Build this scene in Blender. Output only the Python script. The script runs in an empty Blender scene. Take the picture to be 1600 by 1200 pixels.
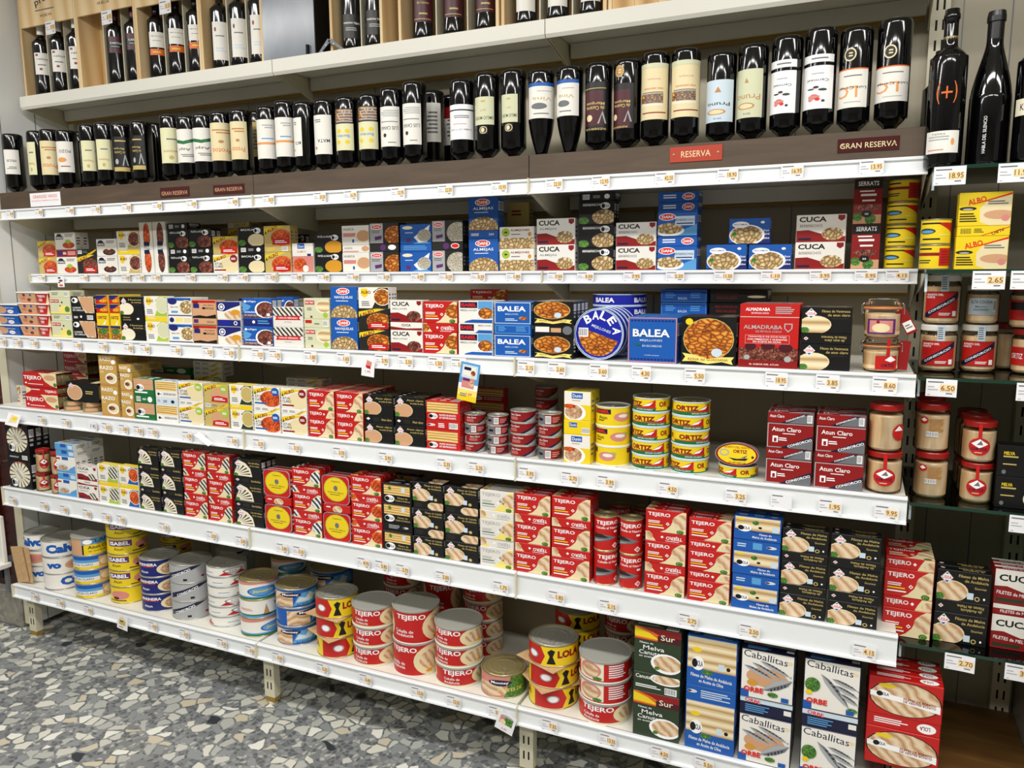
import bpy, math, random
import numpy as np
from mathutils import Matrix, Vector
random.seed(7)
SC = bpy.context.scene
COL = SC.collection
R = math.radians

# ---------------------------------------------------------------- camera
EYE = 1.538
F_PX, PITCH, YAW, ROLL = 1207.9, R(8.287), R(24.253), R(-0.335)
cam_d = bpy.data.cameras.new('camera'); cam = bpy.data.objects.new('camera', cam_d); COL.objects.link(cam)
cam_d.sensor_width = 36; cam_d.lens = F_PX / 1600 * 36; cam_d.clip_start = .05
cam.matrix_world = Matrix.Translation((0, 0, EYE)) @ Matrix.Rotation(YAW, 4, 'Z') @ Matrix.Rotation(math.pi/2 - PITCH, 4, 'X') @ Matrix.Rotation(ROLL, 4, 'Z')
SC.camera = cam

# ---------------------------------------------------------------- world, light, exposure
w = bpy.data.worlds.new('world'); SC.world = w; w.use_nodes = True
w.node_tree.nodes['Background'].inputs[0].default_value = (1, .97, .92, 1)
w.node_tree.nodes['Background'].inputs[1].default_value = .22
vs = SC.view_settings
vs.view_transform = 'Standard'; vs.look = 'None'; vs.gamma = 1; vs.use_curve_mapping = False; vs.exposure = 0.0
def area(name, loc, sx, sy, power, rot=(0, 0, 0), col=(1, .98, .95)):
    l = bpy.data.lights.new(name, 'AREA'); l.shape = 'RECTANGLE'; l.size = sx; l.size_y = sy; l.energy = power; l.color = col
    o = bpy.data.objects.new(name, l); o.location = loc; o.rotation_euler = rot; COL.objects.link(o); return o
for k, x in enumerate((-3.3, -1.7, -.1, 1.5)):
    area('ceiling_tube', (x, .75, 2.93), 1.3, .22, 27)
    area('ceiling_tube', (x, -.9, 2.93), 1.3, .22, 27)

# ---------------------------------------------------------------- measuring helpers
cp, sp, cy_, sy_, cr, sr = math.cos(PITCH), math.sin(PITCH), math.cos(YAW), math.sin(YAW), math.cos(ROLL), math.sin(ROLL)
def ray(px, py):
    a, b = px - 800, py - 600
    x = (a*cr + b*sr)/F_PX; u = -(-a*sr + b*cr)/F_PX
    d = cp + u*sp; z = u*cp - sp
    return x*cy_ - d*sy_, x*sy_ + d*cy_, z
def atY(px, py, Y):
    X, y, z = ray(px, py); k = Y/y; return X*k, Y, EYE + z*k
def atZ(px, py, Z):
    X, y, z = ray(px, py); k = (Z - EYE)/z; return X*k, y*k, Z
def proj(X, Y, Z):
    Z -= EYE
    x = X*cy_ + Y*sy_; d = -X*sy_ + Y*cy_
    dd = d*cp - Z*sp; u = Z*cp + d*sp
    a, b = F_PX*x/dd, -F_PX*u/dd
    return 800 + a*cr - b*sr, 600 + a*sr + b*cr
def Xat(px, Y, Z):
    lo, hi = -6., 3.
    for _ in range(40):
        m = (lo + hi)/2
        if proj(m, Y, Z)[0] < px: lo = m
        else: hi = m
    return (lo + hi)/2

# ---------------------------------------------------------------- materials
MATS = {}
def lin(h):
    h = h.lstrip('#'); c = [int(h[i:i+2], 16)/255 for i in (0, 2, 4)]
    return tuple((v/12.92 if v < .04045 else ((v+.055)/1.055)**2.4) for v in c) + (1,)
def mat(name, col='#ffffff', rough=.45, metal=0, spec=.5):
    if name in MATS: return MATS[name]
    m = bpy.data.materials.new(name); m.use_nodes = True
    b = m.node_tree.nodes['Principled BSDF']
    b.inputs['Base Color'].default_value = lin(col); b.inputs['Roughness'].default_value = rough
    b.inputs['Metallic'].default_value = metal; b.inputs['Specular IOR Level'].default_value = spec
    MATS[name] = m; return m
def node(m, t, **kw):
    n = m.node_tree.nodes.new(t)
    for k, v in kw.items(): setattr(n, k, v)
    return n
def ramp(m, stops, interp='LINEAR'):
    r = node(m, 'ShaderNodeValToRGB'); r.color_ramp.interpolation = interp
    e = r.color_ramp.elements
    while len(e) < len(stops): e.new(.5)
    for q, (p, c) in zip(e, stops): q.position = p; q.color = lin(c)
    return r
def tex_mat(name, kind, stops, scale, rough=.45, stretch=(1, 1, 1), dist=2.0, interp='LINEAR', metal=0):
    m = mat(name, '#888888', rough, metal); nt = m.node_tree; b = nt.nodes['Principled BSDF']
    tc = node(m, 'ShaderNodeTexCoord'); mp = node(m, 'ShaderNodeMapping'); mp.inputs['Scale'].default_value = [scale*s for s in stretch]
    nt.links.new(tc.outputs['Object'], mp.inputs[0])
    if kind == 'noise':
        t = node(m, 'ShaderNodeTexNoise'); t.inputs['Scale'].default_value = 1; t.inputs['Detail'].default_value = 4; t.inputs['Distortion'].default_value = dist; out = t.outputs[0]
    elif kind == 'wave':
        t = node(m, 'ShaderNodeTexWave'); t.inputs['Scale'].default_value = 1; t.inputs['Distortion'].default_value = dist; t.inputs['Detail'].default_value = 3; out = t.outputs[1]
        t.bands_direction = 'Z' if stretch[0] < 1 else 'DIAGONAL'
    elif kind == 'edge':
        t = node(m, 'ShaderNodeTexVoronoi'); t.feature = 'DISTANCE_TO_EDGE'; t.inputs['Scale'].default_value = 1; out = t.outputs[0]
    nt.links.new(mp.outputs[0], t.inputs['Vector'])
    rp = ramp(m, stops, interp); nt.links.new(out, rp.inputs[0]); nt.links.new(rp.outputs[0], b.inputs['Base Color'])
    return m
tex_mat('fil', 'wave', [(0, '#c0946a'), (.2, '#d6b088'), (.6, '#e2c49e'), (1, '#ecd8ba')], 20, dist=6)
tex_mat('jfish', 'noise', [(.3, '#dcae76'), (.5, '#f0cf9e'), (.7, '#fbe8c8')], 30, stretch=(1, 1, .25), dist=1)
tex_mat('tun', 'noise', [(.3, '#8f5c3c'), (.5, '#caa07a'), (.65, '#ecd0ac')], 60)
tex_mat('mus', 'edge', [(0, '#5a2405'), (.12, '#c26a14'), (.35, '#eda23c'), (.7, '#ffd77e')], 62, stretch=(1, 1, 1.7))
tex_mat('cla', 'edge', [(0, '#6b5230'), (.14, '#c9a870'), (.4, '#efe0b8'), (.7, '#fffbe8')], 80)
tex_mat('eel', 'noise', [(.4, '#3c3830'), (.5, '#b8b09a'), (.6, '#f0ead8')], 260, dist=3)
tex_mat('wod', 'wave', [(0, '#b07c38'), (.2, '#d7a850'), (.6, '#e8c274'), (1, '#f3dc9c')], 40, stretch=(.2, 1, 1), dist=4)
tex_mat('wdp', 'wave', [(0, '#bb9866'), (.2, '#d8bc88'), (.6, '#ead5a8'), (1, '#f4e6c4')], 13, stretch=(.2, 1, 1), dist=3)
tex_mat('sar', 'wave', [(0, '#20242c'), (.35, '#55606c'), (.55, '#c4ccd0'), (1, '#f4f4ee')], 30, dist=2)
tex_mat('zeb', 'wave', [(.3, '#2a2a26'), (.6, '#e4e0d2')], 34, dist=1.5)
tex_mat('tom', 'noise', [(.35, '#8a1c08'), (.5, '#d8541c'), (.7, '#f08a3c')], 60)
tex_mat('dmt', 'noise', [(.35, '#2c120c'), (.5, '#6b2e20'), (.65, '#b0705c')], 90)
tex_mat('herb', 'noise', [(.4, '#1d4a18'), (.55, '#4f8a30'), (.7, '#a4c860')], 220)
tex_mat('food', 'edge', [(0, '#3c2c18'), (.15, '#b86a2c'), (.35, '#e4c25c'), (.6, '#f4ead0')], 110)
tex_mat('pine', 'wave', [(0, '#b98d56'), (.3, '#cfa56c'), (.7, '#dbb67e'), (1, '#e2c18c')], 9, stretch=(1, 1, .08), dist=3, rough=.6)
tex_mat('pinel', 'wave', [(0, '#d8b682'), (.5, '#e6c896'), (1, '#ecd2a4')], 9, stretch=(1, 1, .08), dist=2, rough=.6)
tex_mat('fascia', 'noise', [(.3, '#4b3d2f'), (.6, '#564636'), (.8, '#604f3e')], 6, stretch=(1, 4, 8), dist=.6, rough=.5)
tex_mat('mahog', 'noise', [(.3, '#2c0d0a'), (.6, '#431510'), (.8, '#551d14')], 5, stretch=(4, 4, .6), dist=.6, rough=.25)
tex_mat('plank', 'noise', [(.3, '#5a3c1c'), (.6, '#6f4d26'), (.8, '#80602f')], 7, stretch=(.5, 5, 1), dist=1, rough=.4)
tex_mat('kraft', 'noise', [(.3, '#b99468'), (.7, '#cfae80')], 60, rough=.8)
tex_mat('steel', 'noise', [(.3, '#9c9a90'), (.7, '#b2b0a6')], 30, rough=.3, metal=.35)
tex_mat('stone', 'noise', [(.3, '#77746c'), (.6, '#9a968a'), (.8, '#b8b4a8')], 22, rough=.5)
tex_mat('blackbox', 'noise', [(.3, '#5a6068'), (.5, '#747c86'), (.7, '#949ca6')], 5, rough=.2, stretch=(1, 1, .5), dist=1)
mat('goldm', '#a39468', .28, .45); mat('wineglass', '#040406', .07, 0, .7); mat('foil', '#101012', .3); mat('slot', '#0a0a0a', .8)
mat('wall', '#b4ac96', .5); mat('wallp', '#f0f2f0', .45); mat('lidr', '#a01a16', .3); mat('jarw', '#a8a69c', .3); mat('wallr', '#8e8c80', .5); mat('shelfw', '#e4e2d6', .35); mat('railw', '#eceff0', .22); mat('ivory', '#d8d2b8', .45); mat('ceil', '#e8e6e0', .8)
mat('ochre', '#9c7a30', .6); mat('paper', '#f2f1f4', .6); mat('wire', '#c8c8c8', .2, 1); mat('rub', '#c8824a', .5)
PAL = dict(K='#0b0b0c', W='#f0ede4', w='#ffffff', R='#c31a17', r='#8e1214', O='#e06a1c', Y='#f0d21c', y='#f6e37a', C='#ecdcae', c='#f3ead0',
           B='#1459b0', b='#5aa0d8', N='#17216e', n='#101438', G='#14703a', g='#a8c43c', D='#22201c', S='#aeb0b2', s='#6e7276', T='#d4a27a',
           A='#c08a4c', P='#d88a80', V='#5c2a70', M='#4a0f1c', Q='#cfe0ec', E='#d99a26', Z='#c9b26a', L='#d6d8b4', U='#1320a0', H='#e0231b', a='#8a5a20', h='#c9a050', k='#e7e4b8', q='#f7dba6', I='#e8e4dc', J='#2b3c24', X='#e9a05a')
def M(k):
    if k in MATS: return MATS[k]
    if k in PAL: return mat('ink_' + k, PAL[k], .38)
    raise KeyError(k)
def glass_mat(name, tint, refl, rough=.02):
    m = bpy.data.materials.new(name); m.use_nodes = True; nt = m.node_tree; nt.nodes.remove(nt.nodes['Principled BSDF'])
    t = node(m, 'ShaderNodeBsdfTransparent'); t.inputs[0].default_value = lin(tint)
    g = node(m, 'ShaderNodeBsdfGlossy'); g.inputs['Roughness'].default_value = rough
    lw = node(m, 'ShaderNodeLayerWeight'); lw.inputs[0].default_value = refl
    mx = node(m, 'ShaderNodeMixShader'); nt.links.new(lw.outputs[0], mx.inputs[0]); nt.links.new(t.outputs[0], mx.inputs[1]); nt.links.new(g.outputs[0], mx.inputs[2])
    nt.links.new(mx.outputs[0], nt.nodes['Material Output'].inputs[0]); MATS[name] = m
glass_mat('jarglass', '#ffffff', .2); glass_mat('shelfglass', '#b8ccc0', .35); mat('glassedge', '#1c3a2e', .1)
mat('plastic', '#a6a59c', .22)

# terrazzo floor
m = mat('terrazzo', '#888888', .28); nt = m.node_tree; b = nt.nodes['Principled BSDF']
tc = node(m, 'ShaderNodeTexCoord'); nz = node(m, 'ShaderNodeTexNoise'); nz.inputs['Scale'].default_value = 14; nz.inputs['Detail'].default_value = 2
mixv = node(m, 'ShaderNodeVectorMath', operation='MULTIPLY_ADD'); mixv.inputs[1].default_value = (.035, .035, 0)
nt.links.new(tc.outputs['Object'], nz.inputs['Vector']); nt.links.new(nz.outputs['Color'], mixv.inputs[0]); nt.links.new(tc.outputs['Object'], mixv.inputs[2])
def chips(scale, t0, t1):
    v1 = node(m, 'ShaderNodeTexVoronoi', voronoi_dimensions='2D'); v1.inputs['Scale'].default_value = scale; v1.inputs['Randomness'].default_value = 1
    v2 = node(m, 'ShaderNodeTexVoronoi', voronoi_dimensions='2D', feature='DISTANCE_TO_EDGE'); v2.inputs['Scale'].default_value = scale
    nt.links.new(mixv.outputs[0], v1.inputs['Vector']); nt.links.new(mixv.outputs[0], v2.inputs['Vector'])
    sep = node(m, 'ShaderNodeSeparateColor'); nt.links.new(v1.outputs['Color'], sep.inputs[0])
    th = ramp(m, [(t0, '#000000'), (t1, '#ffffff')]); nt.links.new(v2.outputs[0], th.inputs[0])
    return sep, th
s1, t1 = chips(24, .07, .11); s2, t2 = chips(62, .08, .16)
c1 = ramp(m, [(0, '#34383c'), (.03, '#8a8e8e'), (.2, '#aeb0a8'), (.42, '#c2c2b8'), (.62, '#d2d0c2'), (.8, '#e2e1d6'), (.93, '#c6bca4')], 'CONSTANT')
nt.links.new(s1.outputs[0], c1.inputs[0])
c2 = ramp(m, [(0, '#5c6062'), (.35, '#787b7c'), (.6, '#8e9090'), (.85, '#b0b0a8')], 'CONSTANT'); nt.links.new(s2.outputs[0], c2.inputs[0])
mx0 = node(m, 'ShaderNodeMix', data_type='RGBA'); mx0.inputs[6].default_value = lin('#7c7f7f'); nt.links.new(t2.outputs[0], mx0.inputs[0]); nt.links.new(c2.outputs[0], mx0.inputs[7])
gate = node(m, 'ShaderNodeMath', operation='GREATER_THAN'); gate.inputs[1].default_value = .42; nt.links.new(s1.outputs[1], gate.inputs[0])
mul = node(m, 'ShaderNodeMath', operation='MULTIPLY'); nt.links.new(gate.outputs[0], mul.inputs[0]); nt.links.new(t1.outputs[0], mul.inputs[1])
mx1 = node(m, 'ShaderNodeMix', data_type='RGBA'); nt.links.new(mul.outputs[0], mx1.inputs[0]); nt.links.new(mx0.outputs[2], mx1.inputs[6]); nt.links.new(c1.outputs[0], mx1.inputs[7])
nt.links.new(mx1.outputs[2], b.inputs['Base Color'])

# ---------------------------------------------------------------- mesh builder
class MB:
    def __init__(s): s.v = []; s.f = []; s.m = []; s.sm = []; s.slots = []
    def slot(s, k):
        if k not in s.slots: s.slots.append(k)
        return s.slots.index(k)
    def add(s, vs, fs, k, smooth=False):
        o = len(s.v); s.v += [tuple(p) for p in vs]; i = s.slot(k)
        for f in fs: s.f.append([o + q for q in f]); s.m.append(i); s.sm.append(smooth)
    def box(s, x0, x1, y0, y1, z0, z1, k, bev=0, faces=None):
        if bev:
            b = bev; c = []
            for z, i in ((z0, b), (z0+b, 0), (z1-b, 0), (z1, b)):
                c.append([(x0+i, y0+b if i == 0 else y0+i, z), ])
            rings = []
            for z, i in ((z0, b), (z0+b, 0), (z1-b, 0), (z1, b)):
                if i: rings.append([(x0+2*b, y0+b, z), (x1-2*b, y0+b, z), (x1-b, y0+2*b, z), (x1-b, y1-2*b, z), (x1-2*b, y1-b, z), (x0+2*b, y1-b, z), (x0+b, y1-2*b, z), (x0+b, y0+2*b, z)])
                else: rings.append([(x0+b, y0, z), (x1-b, y0, z), (x1, y0+b, z), (x1, y1-b, z), (x1-b, y1, z), (x0+b, y1, z), (x0, y1-b, z), (x0, y0+b, z)])
            v = [p for r in rings for p in r]; f = [list(range(7, -1, -1)), list(range(24, 32))]
            for r in range(3):
                for q in range(8): f.append([r*8+q, r*8+(q+1) % 8, (r+1)*8+(q+1) % 8, (r+1)*8+q])
            s.add(v, f, k); return
        v = [(x0, y0, z0), (x1, y0, z0), (x1, y1, z0), (x0, y1, z0), (x0, y0, z1), (x1, y0, z1), (x1, y1, z1), (x0, y1, z1)]
        s.add(v, [(3, 2, 1, 0), (4, 5, 6, 7), (0, 1, 5, 4), (1, 2, 6, 5), (2, 3, 7, 6), (3, 0, 4, 7)], k)
    def lathe(s, prof, n=32, c=(0, 0, 0), caps=True, sx=1, sy=1, smooth=True):
        # prof: list of (r, z, key of the band that starts here)
        for i in range(len(prof)-1):
            r0, z0, k = prof[i]; r1, z1 = prof[i+1][:2]; v = []
            for r, z in ((r0, z0), (r1, z1)):
                for q in range(n):
                    a = 2*math.pi*q/n; v.append((c[0]+r*sx*math.cos(a), c[1]+r*sy*math.sin(a), c[2]+z))
            s.add(v, [(q, (q+1) % n, n+(q+1) % n, n+q) for q in range(n)], k, smooth)
    def spin(s, prof, k, n=40):
        m_ = len(prof); v = [(r*math.cos(2*math.pi*q/n), r*math.sin(2*math.pi*q/n), z) for r, z in prof for q in range(n)]
        s.add(v, [(i*n+q, i*n+(q+1) % n, (i+1)*n+(q+1) % n, (i+1)*n+q) for i in range(m_-1) for q in range(n)], k, True)
    def extrude(s, poly, x0, x1, k):   # poly in (y,z), counter-clockwise seen from +x
        n = len(poly); v = [(x0, a, b_) for a, b_ in poly] + [(x1, a, b_) for a, b_ in poly]
        s.add(v, [list(range(n-1, -1, -1)), list(range(n, 2*n))] + [(i, (i+1) % n, n+(i+1) % n, n+i) for i in range(n)], k)
    def tube(s, pts, r, k, n=6, closed=False):
        pts = [Vector(p) for p in pts]; N = len(pts); v = []
        for i, p in enumerate(pts):
            d = (pts[(i+1) % N] - pts[i-1]) if closed else (pts[min(i+1, N-1)] - pts[max(i-1, 0)])
            d.normalize(); a = d.cross(Vector((.13, .21, .97))); a.normalize(); b_ = d.cross(a)
            for q in range(n):
                t = 2*math.pi*q/n; v.append(p + a*r*math.cos(t) + b_*r*math.sin(t))
        f = []
        for i in range(N if closed else N-1):
            for q in range(n): f.append((i*n+q, i*n+(q+1) % n, ((i+1) % N)*n+(q+1) % n, ((i+1) % N)*n+q))
        s.add(v, f, k, True)
    def mesh(s, name):
        me = bpy.data.meshes.new(name); me.from_pydata(s.v, [], s.f); me.polygons.foreach_set('material_index', s.m); me.polygons.foreach_set('use_smooth', s.sm)
        for k in s.slots: me.materials.append(M(k))
        me.update(); return me

# text outlines, flattened into small triangles
TXT = {}
def text2d(t, bold):
    key = (t, bold)
    if key in TXT: return TXT[key]
    cu = bpy.data.curves.new('lettering', 'FONT'); cu.body = t; cu.size = 1; cu.resolution_u = 2; cu.offset = bold; cu.fill_mode = 'FRONT'
    o = bpy.data.objects.new('lettering', cu); me = bpy.data.meshes.new_from_object(o)
    vs_ = np.array([v.co[:2] for v in me.vertices]) if len(me.vertices) else np.zeros((0, 2)); fs_ = [list(p.vertices) for p in me.polygons]
    bpy.data.objects.remove(o); bpy.data.curves.remove(cu); bpy.data.meshes.remove(me)
    if len(vs_):
        lo, hi = vs_.min(0), vs_.max(0); vs_ = (vs_ - (lo+hi)/2)/(hi-lo)
    TXT[key] = (vs_, fs_); return TXT[key]
def clip(poly, axis, val, keep):
    out = []; n = len(poly)
    for i in range(n):
        a, b_ = poly[i], poly[(i+1) % n]; ia = (a[axis]-val)*keep >= 0; ib = (b_[axis]-val)*keep >= 0
        if ia: out.append(a)
        if ia != ib:
            t = (val-a[axis])/(b_[axis]-a[axis]); out.append((a[0]+(b_[0]-a[0])*t, a[1]+(b_[1]-a[1])*t))
    return out
def draw(mb, ops, W, H, xf, strips=0, lift0=1, cl=True, step=5e-5):
    # ops are printed on a W x H metre face; xf(x, y, lift) -> 3-D point
    for i, op in enumerate(ops):
        L = (lift0 + i)*step; k = op[0]
        polys = []
        if k == 'r': u0, v0, u1, v1 = op[2:6]; polys = [[(u0, v0), (u1, v0), (u1, v1), (u0, v1)]]
        elif k == 'p': polys = [op[2]]
        elif k == 'e':
            cu_, cv, ru, rv = op[2:6]; n = 20; polys = [[(cu_+ru*math.cos(2*math.pi*q/n), cv+rv*math.sin(2*math.pi*q/n)) for q in range(n)]]
        elif k == 'L':
            u0, v0, u1, v1, n = op[2:7]; rr = random.Random(int(u0*991+v0*77+n))
            for q in range(n):
                h = (v1-v0)/n; a = v0+q*h+h*.25; e = u1-(u1-u0)*rr.random()*.3; polys.append([(u0, a), (e, a), (e, a+h*.5), (u0, a+h*.5)])
        elif k == 'B':
            u0, v0, u1, v1 = op[2:6]; polys = [[(u0, v0), (u1, v0), (u1, v1), (u0, v1)]]
        elif k == 'T':
            _, c, t, cu_, cv, wu, hv = op[:7]; rot = R(op[7]) if len(op) > 7 else 0; bold = op[8]*.55 if len(op) > 8 else .008
            vv, ff = text2d(t, bold)
            if len(vv):
                x = vv[:, 0]*wu*W; y = vv[:, 1]*hv*H; ca, sa = math.cos(rot), math.sin(rot)
                X = cu_*W + x*ca - y*sa; Y = cv*H + x*sa + y*ca
                if not strips: mb.add([xf(a, b_, L) for a, b_ in zip(X, Y)], ff, c)
                else:
                    P_ = list(zip(X/W, Y/H))
                    for f in ff:
                        T_ = [P_[q] for q in f]; lo = min(p[0] for p in T_); hi = max(p[0] for p in T_)
                        for q in range(int(math.floor(lo*strips)), int(math.ceil(hi*strips))):
                            Q = clip(T_, 0, q/strips, 1)
                            if len(Q) >= 3: Q = clip(Q, 0, (q+1)/strips, -1)
                            if len(Q) >= 3: mb.add([xf(a*W, b_*H, L) for a, b_ in Q], [list(range(len(Q)))], c)
            continue
        for j, P in enumerate(polys):
            if cl:
                for ax, val, kp in ((0, 0, 1), (0, 1, -1), (1, 0, 1), (1, 1, -1)):
                    P = clip(P, ax, val, kp)
                    if len(P) < 3: break
            if len(P) < 3: continue
            lo = min(p[0] for p in P); hi = max(p[0] for p in P)
            cuts = [P]
            if strips:
                cuts = []; a0 = int(math.floor(lo*strips)); a1 = int(math.ceil(hi*strips))
                for q in range(a0, a1):
                    Q = clip(clip(P, 0, q/strips, 1), 0, (q+1)/strips, -1) if len(P) >= 3 else []
                    if len(Q) >= 3: cuts.append(Q)
            for Q in cuts: mb.add([xf(a*W, b_*H, L) for a, b_ in Q], [list(range(len(Q)))], op[1])
        if k == 'B':
            u0, v0, u1, v1 = op[2:6]; rr = random.Random(3); u = u0+.01
            while u < u1-.015:
                wd = rr.choice((.4, .7, 1.1))*(u1-u0)/22; Q = [(u, v0+.12*(v1-v0)), (u+wd, v0+.12*(v1-v0)), (u+wd, v1-.08*(v1-v0)), (u, v1-.08*(v1-v0))]
                mb.add([xf(a*W, b_*H, L+step*.5) for a, b_ in Q], [[0, 1, 2, 3]], 'K'); u += wd*2.1

def link(name, me, parent=None, loc=(0, 0, 0), rot=(0, 0, 0)):
    o = bpy.data.objects.new(name, me); o.location = loc; o.rotation_euler = rot; COL.objects.link(o)
    if parent: o.parent = parent
    return o
ALL = []
def tag(o, label, cat, group=None, kind=None):
    o['label'] = label; o['category'] = cat
    if group: o['group'] = group
    if kind: o['kind'] = kind
    ALL.append(o); return o
def struct(name, me, label=None, loc=(0, 0, 0)):
    o = link(name, me, loc=loc); o['kind'] = 'structure'; 
    if label: o['label'] = label
    return o
def spawn(tpl, loc, rot, label, cat, group, name=None):
    # tpl: (name, root mesh, [(part name, mesh, part label)])
    o = link(name or tpl[0], tpl[1], None, loc, rot if isinstance(rot, tuple) else (0, 0, rot)); tag(o, label, cat, group)
    for p in tpl[2]:
        c = link(p[0], p[1], o)
        if len(p) > 2 and p[2]: c['label'] = p[2]
    return o

# ---------------------------------------------------------------- printed packaging
# ops: r rect, p polygon, e ellipse, L lines of small print, B bar code, T lettering (colour, text, centre u, v, width, height, turn, weight)
D = {}
def dz(k, n, desc, base, F, S, sr=.42, cat='box'): D[k] = dict(n=n, desc=desc, base=base, F=F, S=S, sr=sr, cat=cat)
def swoosh(food, c='C', fx=.9, fy=.55, fr=.24):
    return [('p', c, [(1, 1), (.9, 1), (.78, .86), (.7, .66), (.62, .34), (.5, .12), (.36, 0), (1, 0)]), ('e', food, fx, fy, fr, .34),
            ('e', 'herb', .86, .08, .09, .1)]
DM = lambda c, u, v, r, a=1.6: ('p', c, [(u-r, v), (u, v-r*a), (u+r, v), (u, v+r*a)])
def tej(k, food, desc, base='R', tc='w', sub=(), cream='C'):
    dz(k, 'fish_carton', desc, base,
       swoosh(food, cream) + [('T', tc, 'TEJERO', .33, .78, .56, .21, 0, .03), ('L', tc, .06, .38, .36, .52, 2), ('L', 'Y' if base == 'R' else 'G', .06, .26, .46, .36, 1), ('L', tc, .06, .14, .5, .24, 1), DM('w', .55, .4, .05), DM(base, .55, .4, .025)] + list(sub),
       [('p', cream, [(0, 0), (.26, 0), (.16, .5), (.1, 1), (0, 1)]), ('e', food, .06, .5, .12, .45), ('T', tc, 'TEJERO', .72, .5, .4, .5, 180, .03), DM('w', .42, .5, .04, 4), ('L', tc, .5, .05, .95, .16, 1)])
tej('tej', 'fil', 'red carton with fillet swoosh'); tej('tejm', 'mus', 'red carton with mussels'); tej('tejz', 'zeb', 'red carton with striped sardines')
tej('tejv', 'sar', 'red carton with dark fish slices'); tej('tejo', 'tom', 'red carton with grilled orange fish'); tej('tejw', 'fil', 'white carton with grey lettering', 'I', 'S', [('T', 'n', 'Sin sal', .66, .48, .16, .14, -30)], 'y')
D['tejn'] = dict(D['tej']); D['tejn']['S'] = [('p', 'C', [(1, 0), (1, 1), (.8, 1), (.72, .5), (.66, 0)]), ('e', 'fil', .95, .4, .16, .4), ('T', 'w', 'TEJERO', .28, .5, .48, .5, 0, .03), DM('w', .6, .5, .04, 4)]
def badge(u, v, r=.12): return [DM('w', u, v, r, 1.75), DM('S', u, v, r*.9, 1.7), DM('w', u, v, r*.86, 1.7), ('T', 'H', 'USISA', u, v, r*1.5, .11, 0, .04), ('p', 'B', [(u-r*.35, v-r*.8), (u+r*.35, v-r*.8), (u, v-r*1.45)]), ('p', 'K', [(u-r*.25, v+r*.95), (u+r*.25, v+r*.95), (u, v+r*1.4)])]
def usi(k, txt, desc, food='fil', S=None, gold='Z', extra=()):
    dz(k, 'fish_carton', desc, 'K', [('e', 'C', .27, .32, .33, .36), ('e', food, .27, .31, .31, .34), ('e', 'herb', .06, .1, .1, .12)] + list(extra) + badge(.18, .76) +
       [('T', gold, txt[0], .68, .86, .56, .1), ('T', gold, txt[1], .74, .71, .44, .1), ('L', 'D', .6, .52, .96, .62, 1)],
       S or [DM('w', .1, .5, .05, 3.6), DM('P', .1, .5, .035, 3.4), ('T', gold, txt[0], .66, .66, .5, .24, 180), ('T', gold, txt[1], .68, .34, .4, .24, 180)])
usi('usm', ('Filetes de Melva', 'de Andalucia'), 'black carton with pale fillets', extra=[('r', 'Q', .58, .1, .7, .32), ('e', 'Z', .77, .14, .05, .08), ('e', 'K', .77, .14, .03, .05), ('e', 'w', .9, .16, .02, .04), ('T', 'Z', 'Gourmet', .82, .5, .22, .08)])
usi('usc', ('Filetes de Caballa', 'de Andalucia'), 'black carton with oval pink fillets', S=[('e', 'C', .78, .5, .3, .6), ('e', 'fil', .78, .48, .28, .56), ('r', 'D', .06, .2, .3, .8)], extra=[('r', 'Q', .56, .1, .68, .34), ('e', 'Z', .77, .14, .05, .08)])
usi('usv', ('Filetes de Ventresca', 'de atun claro'), 'black carton with large pale belly slice', food='wdp')
usi('usb', ('Atun claro', 'en aceite de oliva'), 'black carton with round pink tuna slice', food='T', S=[DM('w', .12, .5, .07, 2.6), ('r', 'D', .3, .25, .5, .75), ('T', 'Z', 'Atun claro', .76, .5, .36, .3, 0)])
usi('ush', ('Huevas', 'de merluza'), 'black carton with white drop slice', food='c', S=[DM('w', .76, .5, .07, 2.6), ('T', 'Z', 'Huevas', .26, .7, .3, .2), ('T', 'Z', 'de merluza', .28, .36, .34, .2)])
fan = [('p', 'c', [(.02, .02), (.1, .5), (.22, .95), (.45, .8), (.62, .5), (.68, .02)])]
for q in range(6):
    a = R(12 + q*13.5); fan.append(('p', 'D', [(.06+.16*math.cos(a), .04+.22*math.sin(a)), (.03+.6*math.cos(a-.06), .02+.8*math.sin(a-.06)), (.03+.6*math.cos(a+.04), .02+.8*math.sin(a+.04))]))
dz('usf', 'sardine_carton', 'black carton with white sardine fan', 'K', fan + [('e', 'herb', .1, .08, .08, .1)] + badge(.2, .74, .13) + [('T', 'Z', 'Sardinillas', .76, .84, .4, .1), ('T', 'Z', 'de la costa', .78, .68, .34, .1)],
   [DM('w', .12, .5, .07, 2.8), DM('P', .12, .5, .05, 2.6), ('r', 'D', .3, .25, .52, .75), ('T', 'Z', 'Sardinillas', .78, .5, .34, .3)])
def alb(k, desc, food, bg='W', side='Y', pear=None):
    dz(k, 'seafood_carton', desc, bg, [('p', pear or 'D', [(.45, 0), (.62, .5), (.5, .8), (.7, 1), (1, 1), (1, 0)]), ('e', 'c', .8, .55, .3, .42), ('e', food, .8, .55, .27, .38), ('p', 'Y', [(.08, .96), (.3, .96), (.34, .7), (.22, .52), (.1, .62)]),
       ('T', 'r', 'ALBO', .25, .78, .34, .15, 0, .05), ('L', 's', .1, .1, .4, .36, 3)], [('r', side, 0, 0, 1, 1), ('L', 'W', .1, .5, .5, .8, 2)], .26)
alb('alp', 'white carton with octopus tentacle', 'dmt', side='Y', pear='Z'); alb('alm', 'white carton with large mussels', 'mus', side='Y'); alb('alq', 'white carton with green pear slice', 'L', pear='g'); alb('alo', 'white carton with olive green fillet', 'Z', pear='J')
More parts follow.
